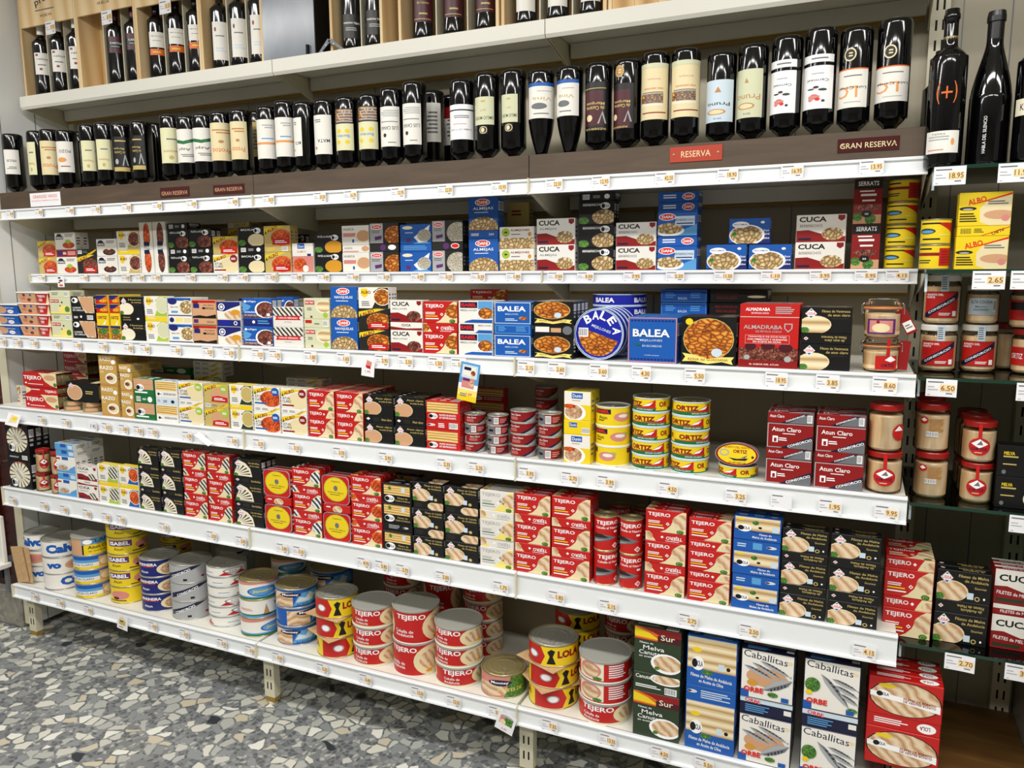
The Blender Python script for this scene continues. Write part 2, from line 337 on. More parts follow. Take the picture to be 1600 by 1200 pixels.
alb('als', 'white carton with green sardines', 'zeb', pear='g'); alb('alt', 'white carton with orange sardine oval', 'tom', pear='B')
def alc(k, desc, food, dot, bg='W', bar='B', S=None, red=False):
    f = [('e', food, .68, .4, .42, .42), ('p', 'Y', [(0, .62), (0, .86), (.5, 1), (.86, 1)]), ('p', 'Z', [(0, .6), (0, .63), (.86, 1), (.9, 1)]), ('T', 'r', 'ALBO', .32, .83, .42, .17, 17, .05), ('p', 'K', [(.03, .6), (.07, .8), (.1, .6)])]
    if red: f += [('p', 'R', [(.3, .04), (.98, .04), (.98, .3), (.6, .38), (.34, .32)]), ('L', 'w', .42, .12, .9, .28, 2)]
    else: f += [('T', 'K', 'ATUN', .2, .5, .3, .13), ('T', 'K', 'CLARO', .22, .34, .34, .13), ('r', bar, .04, .1, .5, .18)]
    if dot: f += [('e', dot, .84, .78, .15, .22), ('L', 'w', .74, .7, .94, .84, 2)]
    dz(k, 'tuna_carton', desc, bg, f, S or [('B', 'w', .05, .15, .26, .85), ('L', 's', .32, .3, .56, .75, 2), ('p', 'Y', [(.5, 0), (.72, 0), (1, .75), (1, 1)]), ('T', 'r', 'ALBO', .76, .46, .26, .3, 24)], .3)
D_S = lambda base, extra: [('r', base, 0, 0, 1, 1)] + extra
alc('aca', 'white carton with beige tuna, green dot', 'C', 'g'); alc('acb', 'yellow red carton with green dot', 'T', 'g', 'Z', red=True); alc('acc', 'white carton with orange tuna, blue dot', 'tom', 'B'); alc('acd', 'white carton with beige tuna, red dot', 'C', 'r', bar='r')
alc('aoc', 'red yellow carton with octopus chunks', 'tom', None, 'Z', red=True); alc('aos', 'yellow red carton with dark squid', 'dmt', None, 'D', red=True); alc('asa', 'olive red carton with salmon pieces', 'tom', None, 'Z', red=True, S=[('r', 'Z', 0, 0, 1, 1), ('B', 'w', .66, .15, .9, .9), ('T', 'Y', 'ALBO', .25, .5, .3, .5, 10)])
alc('ams', 'olive carton with brown mussels, red flash', 'mus', None, 'D', red=True)
dz('ayl', 'tuna_carton', 'yellow carton with big beige fillet', 'Y', [('p', 'C', [(.42, .1), (.4, .5), (.5, .7), (1, .95), (1, 0), (.6, 0)]), ('e', 'T', .78, .32, .3, .14), ('p', 'H', [(.38, .68), (.45, .74), (1, .98), (1, .92)]), ('T', 'H', 'ALBO', .34, .76, .36, .18, 14, .05), ('e', 'D', .17, .52, .17, .06), ('e', 'S', .17, .5, .1, .03), ('L', 'K', .02, .1, .36, .4, 4), ('L', 's', .55, .62, .95, .76, 2), ('e', 'P', .9, .22, .08, .1)],
   [('B', 'Y', .05, .15, .28, .85), ('L', 'K', .32, .3, .52, .8, 3), ('p', 'H', [(.45, 0), (.5, 0), (1, .85), (1, .95)]), ('T', 'r', 'ALBO', .78, .42, .26, .34, 204, .04)], .3)
def cuca(k, desc, txt, food, band='r'):
    dz(k, 'seafood_carton', desc, 'W', [('p', band, [(0, 0), (0, .42), (.25, .44), (.5, .3), (.8, .12), (1, .2), (1, 0)]), ('e', food, .74, .28, .22, .24), ('T', 'K', 'CUCA', .33, .84, .56, .2, 0, .06), ('T', 's', txt, .3, .6, .46, .1, 0, .01), ('r', 'n', .04, .06, .3, .14), ('p', 'r', [(.84, .98), (.98, .98), (.98, .84), (.91, .76), (.84, .84)])],
       [('p', band, [(0, 0), (0, .45), (.5, .2), (1, .3), (1, 0)]), ('T', 'K', 'CUCA', .5, .66, .3, .34, 0, .06)], .35)
cuca('cua', 'cream carton with clams, red wave', 'ALMEJAS', 'cla'); cuca('cub', 'cream carton with cockles, red wave', 'BERBERECHOS', 'cla'); cuca('cum', 'cream carton with brown mussels', 'MEJILLONES', 'dmt'); cuca('cus', 'cream carton with grey sardines', 'SARDINILLAS', 'zeb')
dz('cuf', 'fish_carton', 'dark red and cream carton', 'r', [('p', 'W', [(0, 1), (0, .5), (.25, .52), (.6, .38), (1, .42), (1, 1)]), ('T', 'K', 'CUCA', .45, .76, .74, .2, 0, .06), ('T', 'w', 'FILETES de MELVA', .42, .3, .74, .1, -4), ('r', 'J', .04, .06, .6, .16), ('e', 'fil', 1, .1, .16, .14)], [('r', 'W', 0, .55, 1, 1), ('T', 'w', 'FILETES de MELVA', .5, .3, .7, .3)], .3)
dz('mia', 'squid_carton', 'white carton with red squid bowl', 'W', [('e', 'R', .66, .24, .3, .2), ('e', 'tom', .66, .26, .27, .17), ('e', 'g', .64, .46, .14, .12), ('r', 'n', .05, .6, .42, .8), ('e', 'n', .22, .82, .13, .12), ('T', 'w', 'MIAU', .24, .7, .32, .13, 0, .05), ('L', 's', .5, .74, .94, .92, 2)], [('r', 'r', 0, 0, 1, 1), ('r', 'N', .05, .2, .28, .8), ('r', 'P', .55, .2, .94, .8), ('L', 'w', .32, .3, .5, .7, 2)], .44)
dz('mib', 'squid_carton', 'white carton with black squid bowl', 'W', [('e', 'D', .62, .24, .32, .2), ('e', 'dmt', .62, .28, .27, .16), ('e', 'c', .62, .46, .12, .1), ('r', 'n', .05, .6, .42, .8), ('e', 'n', .22, .82, .13, .12), ('T', 'w', 'MIAU', .24, .7, .32, .13, 0, .05), ('L', 's', .5, .74, .94, .92, 2)], [('r', 'r', 0, 0, 1, 1), ('L', 'w', .32, .3, .9, .7, 2)], .44)
for k, f, nm in (('miv', 'tom', 'tall white carton with red squid oval'), ('miw', 'dmt', 'tall white carton with black squid oval')):
    dz(k, 'squid_carton', nm, 'W', [('e', 'K', .56, .74, .27, .25), ('e', f, .56, .76, .25, .23), ('e', 'K', .56, .24, .27, .23), ('e', f, .56, .24, .25, .21), ('r', 'n', .3, .38, .72, .62), ('T', 'w', 'MIAU', .5, .5, .22, .3, 90, .05)], [('r', 'W', 0, 0, 1, 1)], .8)
def lol(k, desc, food, title, base='K', tc='w', S=None):
    dz(k, 'seafood_carton', desc, base, [('e', food, .72, .3, .34, .34), ('e', 'herb', .14, .16, .16, .16), ('T', tc, title, .42, .86, .6, .1), ('e', 'w', .76, .8, .14, .15), ('e', 'K', .7, .8, .05, .1), ('T', 'K', 'LOLA', .79, .8, .15, .1, 0, .03)],
       S or [('B', 'w', .1, .2, .3, .8), ('e', 'w', .8, .5, .08, .3), ('L', 'S', .4, .3, .65, .7, 2)], .38)
lol('lop', 'black carton with octopus and garlic', 'dmt', 'PULPO en ACEITE'); lol('lob', 'black carton with cream cod', 'C', 'BACALAO'); lol('los', 'black carton with orange salmon', 'E', 'PATES de SALMON'); lol('loc', 'black carton with cream cockles', 'cla', 'BERBERECHOS')
dz('low', 'fish_carton', 'black carton with orange wood plank', 'K', [('p', 'fil', [(.3, 1), (1, 1), (1, .04), (.62, .04), (.5, .3)]), ('p', 'T', [(.36, .95), (.98, .95), (.98, .1), (.66, .1)]), ('e', 'w', .17, .78, .14, .16), ('e', 'K', .12, .78, .06, .09), ('T', 'w', 'LOMOS', .24, .34, .36, .1), ('T', 'w', 'DE CABALLA', .3, .2, .48, .1)], [('B', 'w', .66, .15, .92, .85), ('e', 'w', .4, .6, .04, .2), ('L', 'w', .08, .3, .32, .7, 2)], .38)
lo = lambda u, v, r=.12: [('e', 'w', u, v, r, r*1.1), ('e', 'K', u-r*.5, v, r*.45, r*.7), ('T', 'K', 'LOLA', u+r*.25, v, r*1.1, r*.9, 0, .04)]
dz('log', 'fish_carton', 'green carton with wooden top', 'G', [('r', 'T', 0, .34, 1, 1), ('r', 'A', 0, .66, 1, .68)] + lo(.32, .46, .2) + [('L', 'w', .05, .08, .95, .26, 1)], [('B', 'w', .08, .15, .3, .85), ('e', 'w', .78, .5, .12, .4), ('L', 'w', .4, .35, .6, .65, 2)], .45)
dz('lov', 'fish_carton', 'white carton with golden fillet strip', 'W', [('r', 'wod', .02, .42, .98, .98)] + lo(.2, .2, .12) + [('T', 'N', 'FILETES DE ATUN', .66, .22, .56, .12, 0, .04)], [('r', 'Q', 0, 0, 1, 1), ('B', 'w', .06, .2, .22, .8), ('L', 'N', .34, .3, .56, .7, 2)] + [('e', 'K', .78, .5, .08, .25)], .42)
dz('lor', 'fish_carton', 'red carton with golden wood picture', 'R', [('r', 'wod', .02, .4, .94, .94)] + lo(.2, .2, .14) + [('T', 'w', 'FILETES DE BONITO', .64, .28, .5, .09, 0, .04), ('T', 'w', 'DE VIENTRE BONITO', .64, .14, .5, .09, 0, .04)], lo(.14, .5, .13) + [('L', 'w', .36, .2, .56, .8, 3), ('B', 'w', .68, .15, .94, .85)], .45)
dz('loy', 'fish_carton', 'black carton with yellow wood picture', 'K', [('r', 'wod', .06, .42, .95, .92), ('r', 'Q', .66, .6, .78, .86), ('e', 'herb', .26, .76, .06, .1)] + lo(.25, .2, .17) + [('T', 'Z', 'Filetes de', .7, .28, .34, .09), ('T', 'Z', 'Caballa de Andalucia', .7, .14, .5, .09)], lo(.78, .5, .1) + [('L', 'S', .2, .25, .6, .75, 3)], .45)
dz('lou', 'fish_carton', 'blue carton with fillets on planks', 'B', [('r', 'wdp', .02, .4, .98, .98), ('r', 'Q', .82, .42, .95, .66), ('e', 'Y', .15, .88, .08, .05), ('e', 'K', .56, .56, .04, .05), ('e', 'herb', .46, .76, .07, .1), ('p', 'N', [(0, 0), (1, 0), (1, .36), (.5, .34), (.3, .42), (0, .44)]), ('p', 'B', [(0, 0), (1, 0), (1, .33), (.5, .31), (.3, .38), (0, .4)])] + lo(.22, .5, .15) + [('T', 'w', 'Filetes de', .68, .27, .26, .09), ('T', 'w', 'Melva de Andalucia', .66, .13, .52, .1)], lo(.82, .5, .11) + [('L', 'Q', .08, .3, .34, .7, 2), ('r', 'b', .42, .2, .62, .8)], .5)
dz('lot', 'fish_carton', 'tall blue carton with pale fillets', 'B', [('r', 'wdp', .01, .34, .99, .99), ('r', 'A', .01, .66, .99, .665), ('r', 'A', .01, .83, .99, .835), ('e', 'Y', .2, .74, .1, .05), ('r', 'Q', .64, .38, .76, .52), ('e', 'K', .84, .44, .04, .04), ('p', 'B', [(0, 0), (1, 0), (1, .3), (.6, .34), (.4, .36), (0, .36)]), ('e', 'herb', .42, .3, .12, .05)] + lo(.22, .46, .13) + [('T', 'w', 'Filetes de Melva de Andalucia', .5, .2, .84, .07, -3), ('T', 'w', 'en Aceite de Oliva', .5, .1, .5, .07, -3)], lo(.12, .6, .1) + [('L', 'Q', .3, .2, .9, .8, 4)], .3)
dz('loe', 'fish_carton', 'red carton with large oval fillet', 'R', [('e', 'K', .5, .5, .5, .47), ('e', 'fil', .5, .5, .48, .45), ('e', 'Y', .25, .8, .12, .06), ('p', 'w', [(.02, .62), (.5, .54), (.98, .28), (.98, .46), (.5, .68), (.02, .74)][:3] + [(.98, .42), (.98, .28)][:0] + [(.98, .48), (.98, .3), (.5, .4), (.02, .48)])] + lo(.2, .56, .1) + [('T', 'r', 'FILETES DE BONITO', .7, .5, .44, .06, -3, .04), ('T', 'r', 'DE VIENTRE BONITO', .7, .43, .44, .06, -3, .04)], [('e', 'w', .82, .5, .13, .4), ('T', 'r', 'LOLA', .8, .5, .14, .34, 180, .05), ('L', 'w', .1, .3, .6, .8, 3)], .34)
def dani(k, desc, food, title, base='B'):
    dz(k, 'seafood_carton', desc, base, [('e', food, .5, .08, .52, .34), ('e', 'w', .48, .86, .26, .11), ('e', 'H', .48, .86, .23, .09), ('T', 'w', 'DANI', .48, .86, .34, .1, 0, .05), ('T', 'w', title, .5, .66, .7, .11, 0, .015), ('L', 'w', .2, .53, .84, .57, 1)], [('T', 'w', 'DANI', .78, .5, .16, .3), ('L', 'w', .08, .3, .45, .7, 2)], .24)
dani('daa', 'blue carton with clam heap', 'cla', 'ALMEJAS'); dani('dan', 'tall blue carton with razor clams', 'cla', 'NAVAJUELAS')
dz('dab', 'seafood_carton', 'blue carton with cockle dish', 'B', [('p', 'b', [(.3, 0), (1, 0), (1, .5)]), ('e', 'w', .3, .22, .38, .24), ('e', 'cla', .3, .32, .34, .24), ('e', 'w', .24, .82, .22, .16), ('e', 'H', .24, .82, .2, .13), ('T', 'w', 'DANI', .24, .82, .28, .12, 0, .05), ('r', 'Q', .44, .44, .94, .84), ('T', 'N', 'BERBERECHOS', .68, .68, .48, .1), ('L', 'N', .48, .48, .9, .58, 1)], [('e', 'w', .76, .5, .16, .38), ('e', 'H', .76, .5, .14, .3), ('T', 'w', 'DANI', .76, .5, .2, .3, 0, .05), ('L', 'w', .12, .3, .5, .8, 2)], .42)
dz('dag', 'seafood_carton', 'grey carton with baby eels', 'D', [('r', 'S', 0, 0, .42, 1), ('e', 'eel', .84, .42, .36, .5), ('e', 'w', .2, .82, .17, .13), ('e', 'H', .2, .82, .15, .1), ('T', 'w', 'DANI', .2, .82, .2, .1), ('L', 's', .06, .5, .34, .66, 2), ('p', 'V', [(.12, .3), (.36, .36), (.34, .2), (.14, .14)])], [('e', 'w', .76, .5, .14, .34), ('e', 'H', .76, .5, .12, .26), ('e', 'V', .46, .5, .1, .4)], .4)
dz('dac', 'seafood_carton', 'grey carton with golden nuts', 'D', [('r', 'S', 0, 0, .46, 1), ('e', 'mus', .85, .4, .34, .46), ('e', 'w', .24, .82, .2, .13), ('e', 'H', .24, .82, .18, .1), ('T', 'w', 'DANI', .24, .82, .22, .1), ('L', 's', .06, .5, .38, .66, 2), ('p', 'V', [(.16, .32), (.42, .38), (.4, .2), (.18, .14)])], [('e', 'w', .78, .5, .14, .34), ('e', 'V', .46, .5, .1, .4)], .4)
dz('eel', 'seafood_carton', 'blue carton with fork of baby eels', 'B', [('p', 'b', [(.4, 0), (.7, .2), (1, 0)]), ('p', 'w', [(.44, .34), (.96, .96), (.86, .1), (.6, .06)]), ('e', 'eel', .78, .42, .22, .32), ('e', 'c', .24, .84, .17, .09), ('L', 'Q', .16, .54, .42, .62, 1), ('r', 'V', .2, .08, .34, .3)], [('L', 'b', .1, .2, .9, .9, 3)], .38)
dz('alj', 'seafood_carton', 'white carton with pale razor clams', 'W', [('r', 'cla', 0, 0, 1, .5), ('e', 'g', .18, .76, .12, .2), ('e', 'J', .18, .76, .05, .04), ('T', 'r', 'ALMEJONES', .6, .84, .56, .12, 0, .04), ('L', 's', .34, .62, .7, .7, 1), ('e', 'E', .88, .66, .05, .1)], [('r', 'C', 0, 0, 1, 1)], .4)
dz('chi', 'seafood_carton', 'blue carton with pasta-like squid plate', 'B', [('r', 'n', 0, 0, 1, .04), ('p', 'N', [(.5, 0), (1, 0), (1, .5)]), ('e', 'w', .44, .34, .44, .42), ('e', 'cla', .42, .34, .4, .38), ('e', 'herb', .12, .38, .06, .1), ('e', 'w', .28, .76, .21, .13), ('T', 'B', 'PESCAMAR', .28, .77, .34, .07), ('T', 'w', 'chos', .9, .52, .16, .09), ('T', 'w', 'natural', .89, .38, .2, .09), ('T', 'w', 'gales', .9, .2, .18, .1), ('e', 'w', .82, .84, .05, .05)], [('r', 'N', 0, 0, 1, 1)], .4)
dz('pin', 'pate_carton', 'white carton with pink pate dish', 'W', [('r', 'P', .04, .42, .56, .62), ('e', 'c', .8, .46, .3, .38), ('e', 'T', .8, .46, .25, .3), ('T', 'D', 'HUASCA', .26, .82, .4, .12), ('e', 'B', .42, .2, .04, .1)], [('T', 'D', 'HUASCA', .22, .6, .3, .3), ('e', 'T', .86, .5, .14, .4), ('r', 'P', .04, .05, .6, .2)], .38)
dz('sal', 'salmon_carton', 'white carton with blue badge, pink salmon', 'W', [('r', 'P', 0, 0, 1, .56), ('e', 'tom', .36, .26, .32, .24), ('e', 'W', .62, .12, .14, .12), ('r', 'B', .26, .82, .6, 1), ('T', 'w', 'Dani', .43, .9, .24, .08), ('T', 'X', 'SALMON', .44, .72, .42, .08), ('r', 'N', .72, .56, .9, .64)], [('r', 'W', 0, 0, 1, 1)], .6)
dz('ser', 'seafood_carton', 'tall red and black carton with herbs', 'r', [('r', 'K', 0, .78, 1, 1), ('T', 'w', 'SERRATS', .5, .9, .74, .1, 0, .03), ('r', 'T', 0, 0, 1, .2), ('e', 'herb', .16, .16, .18, .1), ('e', 'herb', .62, .1, .2, .12), ('e', 'K', .48, .22, .18, .08), ('T', 'w', 'IIII', .48, .22, .12, .04), ('r', 'w', .24, .62, .8, .67), ('r', 'w', .3, .5, .76, .54), ('L', 'w', .2, .7, .82, .76, 1), ('e', 'dmt', .5, .36, .44, .07)], [('r', 'r', 0, 0, 1, 1)], .6)
dz('pay', 'seafood_carton', 'pale green carton with white seafood', 'L', [('e', 'c', .8, .6, .34, .34), ('e', 'wdp', .8, .62, .3, .28), ('e', 'g', .84, .18, .1, .14), ('r', 'R', .04, .7, .42, .9), ('T', 'w', 'PAY PAY', .23, .8, .34, .11, 0, .04), ('L', 's', .12, .4, .36, .56, 2), ('r', 'r', .24, .04, .32, .14)], [('B', 'w', .74, .15, .94, .85), ('r', 'R', .04, .5, .3, .9), ('L', 's', .4, .3, .6, .6, 1)], .42)
dz('pal', 'seafood_carton', 'pale carton with green olive branch', 'L', [('e', 'y', .7, .3, .3, .24), ('e', 'herb', .84, .28, .12, .2), ('e', 'D', .6, .72, .04, .06), ('e', 'D', .5, .5, .03, .05), ('r', 'R', .04, .7, .46, .9), ('T', 'w', 'PAY PAY', .25, .8, .38, .11, 0, .04), ('r', 'y', 0, 0, 1, .12)], [('B', 'w', .7, .15, .92, .85), ('L', 's', .1, .3, .5, .8, 2)], .42)
dz('orm', 'fish_carton', 'yellow blue carton with salad picture', 'Y', [('r', 'R', 0, 0, .03, 1), ('r', 'N', 0, .42, 1, .52), ('r', 'food', .06, 0, 1, .44), ('e', 'herb', .5, .3, .4, .12), ('T', 'r', 'ORTIZ', .5, .84, .8, .12, 0, .06), ('p', 'w', [(.5, .56), (.7, .56), (.84, .76)])], [('r', 'N', 0, .5, 1, 1), ('r', 'R', 0, 0, 1, .5), ('p', 'O', [(.2, .3), (.98, .95), (.98, .3)]), ('T', 'Y', 'ALBO', .62, .34, .6, .36, 0, .05)], .34)
dz('mej', 'mussel_carton', 'blue white carton with mussel plate', 'W', [('r', 'B', 0, .84, 1, 1), ('e', 'N', .2, .8, .2, .18), ('e', 'c', .8, .48, .32, .4), ('e', 'cla', .8, .48, .28, .36), ('T', 'n', 'MEJILLONES', .28, .48, .34, .08), ('r', 'b', .14, .16, .42, .28), ('r', 'N', 0, 0, 1, .05)], [('r', 'y', .3, .2, .6, .8), ('e', 'N', .14, .5, .1, .35), ('r', 'C', .66, .2, .98, .8)], .42)
dz('sic', 'fish_carton', 'kraft carton with red and black edges', 'T', [('r', 'R', 0, .86, 1, 1), ('p', 'K', [(0, 0), (1, 0), (1, .22), (.6, .1), (.3, .16), (0, .1)]), ('r', 'N', .04, .56, .3, .8), ('r', 'r', .04, .8, .26, .96), ('T', 'K', 'Atun a filete de', .7, .74, .44, .07), ('T', 'K', 'SICILIA', .76, .56, .34, .12), ('e', 'K', .5, .56, .08, .06)], [('r', 'V', .04, .3, .24, .9), ('T', 'K', 'SICILIA', .76, .5, .3, .3), ('r', 'G', 0, 0, 1, .1)], .38)
dz('swo', 'seafood_carton', 'navy white carton with diagonal swoosh', 'W', [('p', 'N', [(0, 1), (1, 1), (1, .8), (.6, .62), (.3, .44), (0, .5)]), ('e', 'w', .2, .7, .14, .2), ('e', 'N', .2, .7, .1, .15), ('e', 'w', .2, .7, .06, .09), ('e', 'fil', .72, .24, .42, .26), ('e', 'E', .8, .4, .2, .16)], [('r', 'N', 0, 0, 1, 1), ('e', 'w', .78, .5, .08, .32), ('e', 'N', .78, .5, .05, .2), ('r', 'U', .08, .2, .55, .8)], .38)
dz('elg', 'seafood_carton', 'blue brown carton with meatball plate', 'B', [('r', 'dmt', 0, 0, 1, .16), ('e', 'w', .78, .42, .36, .44), ('e', 'dmt', .8, .42, .32, .4), ('p', 'b', [(0, .8), (.3, .6), (.2, .4), (0, .3)]), ('e', 'w', .1, .84, .05, .06), ('T', 'w', 'elige', .32, .84, .3, .12), ('T', 'w', 'ZAMBURINAS', .28, .28, .46, .08, 0, .04), ('T', 'w', 'EN SALSA DE VIEIRA', .36, .12, .6, .06), ('e', 'w', .88, .16, .06, .08)], [('r', 'N', 0, 0, 1, .9), ('e', 'w', .36, .5, .05, .2), ('L', 'b', .5, .2, .9, .8, 2)], .42)
dz('rib', 'seafood_carton', 'white carton with red ribbon', 'I', [('r', 'zeb', 0, .56, 1, 1), ('p', 'R', [(.06, .34), (.94, .36), (.88, .46), (.94, .58), (.06, .56), (.12, .46)]), ('T', 'w', 'CARLOS SERRANO', .5, .46, .66, .09), ('T', 's', 'NAVAJAS', .5, .24, .24, .06)], [('r', 'I', 0, 0, 1, 1)], .3)
dz('isa', 'mussel_carton', 'white blue carton with mussels', 'W', [('r', 'b', .58, .2, 1, 1), ('p', 'B', [(.16, 0), (1, 0), (1, .14), (.4, .14), (.2, .06)]), ('e', 'w', .74, .42, .24, .24), ('e', 'mus', .8, .44, .22, .26), ('r', 'n', .04, .68, .56, .96), ('T', 'H', 'ISABEL', .3, .82, .46, .16, 0, .06), ('T', 's', 'MEJILLONES', .3, .56, .5, .1)], [('r', 'n', .04, .2, .46, .9), ('T', 'H', 'ISABEL', .25, .56, .38, .4, 0, .06), ('p', 'B', [(.5, 0), (1, 0), (1, .3), (.6, .3)]), ('T', 's', 'MEJILLONES', .78, .76, .38, .22)], .46)
fr = [('r', 'Q', 0, 0, 1, 1), ('r', 'B', .02, .03, .98, .97)]
dz('bas', 'mussel_carton', 'blue carton with small orange mussel', 'B', fr + [('T', 'w', 'BALEA', .48, .7, .78, .24, 0, .05), ('T', 'Q', 'MEJILLONES', .48, .44, .36, .08), ('e', 'mus', .8, .26, .12, .08), ('L', 'Q', .3, .12, .66, .26, 2)], [('r', 'b', .02, .1, .98, .9), ('r', 'B', .04, .16, .96, .84), ('L', 'b', .1, .3, .34, .8, 3), ('L', 'b', .6, .3, .9, .8, 3)], .5)
dz('bal', 'mussel_carton', 'large square blue carton', 'B', [('r', 'P', 0, 0, 1, 1), ('r', 'B', .02, .02, .98, .98)] + [('e', 'N', .08+.07*q, .93, .026, .02) for q in range(13)] + [('e', 'N', .08+.07*q, .07, .026, .02) for q in range(13)] + [('T', 'w', 'BALEA', .48, .66, .76, .17, 0, .05), ('T', 'Q', 'MEJILLONES', .48, .49, .46, .06), ('T', 'Q', 'EN ESCABECHE', .5, .37, .4, .045), ('e', 'G', .22, .4, .06, .02), ('T', 'w', '16/20 piezas', .5, .16, .3, .02)], [('r', 'b', .01, .04, .99, .96), ('r', 'B', .02, .08, .98, .92), ('L', 'b', .1, .3, .34, .8, 3), ('T', 'Q', 'BALEA', .48, .3, .2, .2), ('L', 'b', .65, .3, .9, .8, 3)], .26)
ban = [('p', 'y', [(.02, .04), (.1, .2), (.02, .24), (.22, .22), (.5, .1), (.78, .22), (.98, .2), (.92, .1), (.98, .02), (.76, .08), (.5, 0), (.24, .06)])]
dz('res', 'mussel_carton', 'black carton with oval mussels, banner', 'K', [('e', 'Z', .47, .62, .47, .4), ('e', 'mus', .47, .62, .45, .38), ('e', 'Q', .62, .4, .09, .12)] + ban + [('T', 'r', 'REINA del GUADIANA', .5, .15, .7, .07)], [('r', 'W', .04, .3, .4, .8), ('r', 'T', .44, .3, .7, .7), ('e', 's', .86, .5, .12, .4)], .5)
dz('reb', 'mussel_carton', 'large black carton with round mussel picture', 'K', [('e', 'Z', .5, .54, .47, .44), ('e', 'mus', .5, .54, .455, .425), ('e', 'Y', .14, .9, .07, .07), ('e', 'Q', .66, .26, .1, .09)] + [('p', 'y', [(.02, .06), (.08, .16), (.02, .24), (.26, .2), (.5, .13), (.74, .17), (.98, .18), (.93, .1), (.96, .02), (.76, .07), (.5, .02), (.26, .07)])] + [('T', 'r', 'REINA del GUADIANA', .5, .11, .74, .055)], [('T', 'r', 'MEJILLONES DE LAS', .3, .7, .4, .2), ('T', 'r', 'RIAS GALLEGAS', .3, .35, .36, .2), ('e', 'C', .82, .45, .16, .1)], .24)
dz('alr', 'tuna_carton', 'large red carton with dark figures', 'R', [('r', 'dmt', 0, 0, 1, .4), ('e', 'M', .2, .42, .1, .08), ('e', 'M', .5, .44, .12, .08), ('e', 'M', .8, .4, .12, .09), ('r', 'r', 0, 0, 1, .14), ('T', 'S', 'ALMADRABA', .4, .82, .66, .08, 0, .03), ('T', 'S', 'DE PETACA CHICO', .5, .73, .44, .04), ('p', 'S', [(.76, .9), (.9, .9), (.9, .8), (.83, .72), (.76, .8)]), ('p', 'R', [(.78, .88), (.88, .88), (.88, .8), (.83, .75), (.78, .8)]), ('r', 'P', .1, .48, .86, .66), ('r', 'R', .11, .49, .85, .65), ('T', 'w', 'TARANTELO DE ATUN ROJO', .48, .62, .66, .035), ('T', 'w', 'CON PIMIENTOS Y GUISANTES', .48, .57, .68, .035), ('T', 'w', 'EN ACEITE DE OLIVA', .48, .52, .48, .035), ('e', 'S', .14, .2, .05, .05), ('e', 'S', .84, .18, .06, .06), ('T', 'w', 'EL SABOR DEL ATUN', .44, .06, .5, .03)],
   [('T', 'w', 'ALMADRABA', .3, .62, .42, .24, 0, .05), ('T', 'w', 'DE PETACA CHICO', .34, .32, .3, .12), ('L', 'S', .6, .25, .94, .85, 4), ('r', 'W', 0, 0, 1, .04)], .27)
dz('raz', 'seafood_carton', 'golden carton with white plate', 'h', [('r', 'A', 0, 0, 1, .1), ('e', 'w', .68, .36, .34, .26), ('e', 'C', .68, .36, .28, .21), ('e', 'dmt', .6, .38, .2, .1), ('T', 'w', 'RAZO', .44, .86, .78, .17, 0, .04), ('L', 'C', .06, .6, .3, .72, 2)], [('T', 'w', 'RAZO', .4, .6, .66, .4, 0, .04), ('e', 'w', .86, .3, .12, .26)], .42)
dz('dun', 'tuna_carton', 'yellow carton with rolled tuna picture', 'Y', [('r', 'W', 0, .54, 1, 1), ('e', 'w', .4, .26, .42, .3), ('e', 'tun', .36, .28, .34, .26), ('e', 'tom', .2, .48, .24, .08), ('r', 'B', .28, .76, .7, .96), ('T', 'w', 'Dunin', .49, .86, .34, .12), ('L', 'T', .3, .66, .66, .72, 1)], [('r', 'B', .2, .5, .5, .85), ('T', 'w', 'Dunin', .35, .68, .24, .2), ('B', 'w', .68, .1, .98, .5)], .5)
dz('atc', 'tuna_carton', 'red silver carton with diagonal navy band', 'r', [('r', 'S', 0, 0, 1, 1), ('r', 'r', .02, .03, 1, .97), ('p', 's', [(.36, 0), (1, 0), (1, .54)]), ('p', 'n', [(.3, 0), (.46, 0), (1, .38), (1, .56)]), ('T', 'w', 'CONSORCIO', .72, .24, .56, .1, 21, .05), ('T', 'w', 'Atun Claro', .42, .76, .64, .17, 0, .02), ('L', 'w', .34, .56, .66, .62, 1), ('r', 'w', .12, .22, .24, .48), ('r', 'r', .15, .24, .21, .4), ('L', 'w', .26, .28, .44, .44, 2)],
   [('p', 's', [(.36, 0), (1, 0), (1, 1), (.9, 1)]), ('p', 'n', [(.3, 0), (.44, 0), (.9, 1), (.76, 1)]), ('T', 'w', 'CONSORCIO', .6, .5, .44, .16, 23, .05), ('T', 'w', 'Atun Claro', .2, .66, .32, .3), ('B', 'w', .86, .12, .97, .88)], .42)
dz('mel', 'fish_carton', 'black carton with yellow lettering', 'K', [('e', 'c', 1, .34, .24, .26), ('e', 'dmt', 1, .34, .2, .21), ('T', 'Y', 'MELVA', .3, .76, .3, .11, 0, .05), ('L', 'Z', .14, .6, .7, .7, 1), ('L', 'Z', .14, .36, .54, .44, 1), ('e', 's', .18, .14, .06, .07)], [('r', 'K', 0, 0, 1, 1)], .35)
whl = [('e', 'c', .5, .5, .47, .47)]
for q in range(16):
    a = 2*math.pi*q/16+.1; whl.append(('p', 'D', [(.5+.14*math.cos(a), .5+.14*math.sin(a)), (.5+.46*math.cos(a-.055), .5+.46*math.sin(a-.055)), (.5+.46*math.cos(a+.055), .5+.46*math.sin(a+.055))]))
dz('whe', 'sardine_carton', 'black carton with oval sardine wheel', 'K', whl + [('p', 'S', [(.34, .62), (.42, .68), (.64, .4), (.56, .34)])] + lo(.26, .2, .14) + [('T', 'H', 'SARDINILLAS', .55, .94, .5, .05)], [('T', 'w', 'SARDINILLAS', .3, .5, .4, .2), ('B', 'w', .66, .2, .9, .8)], .26)
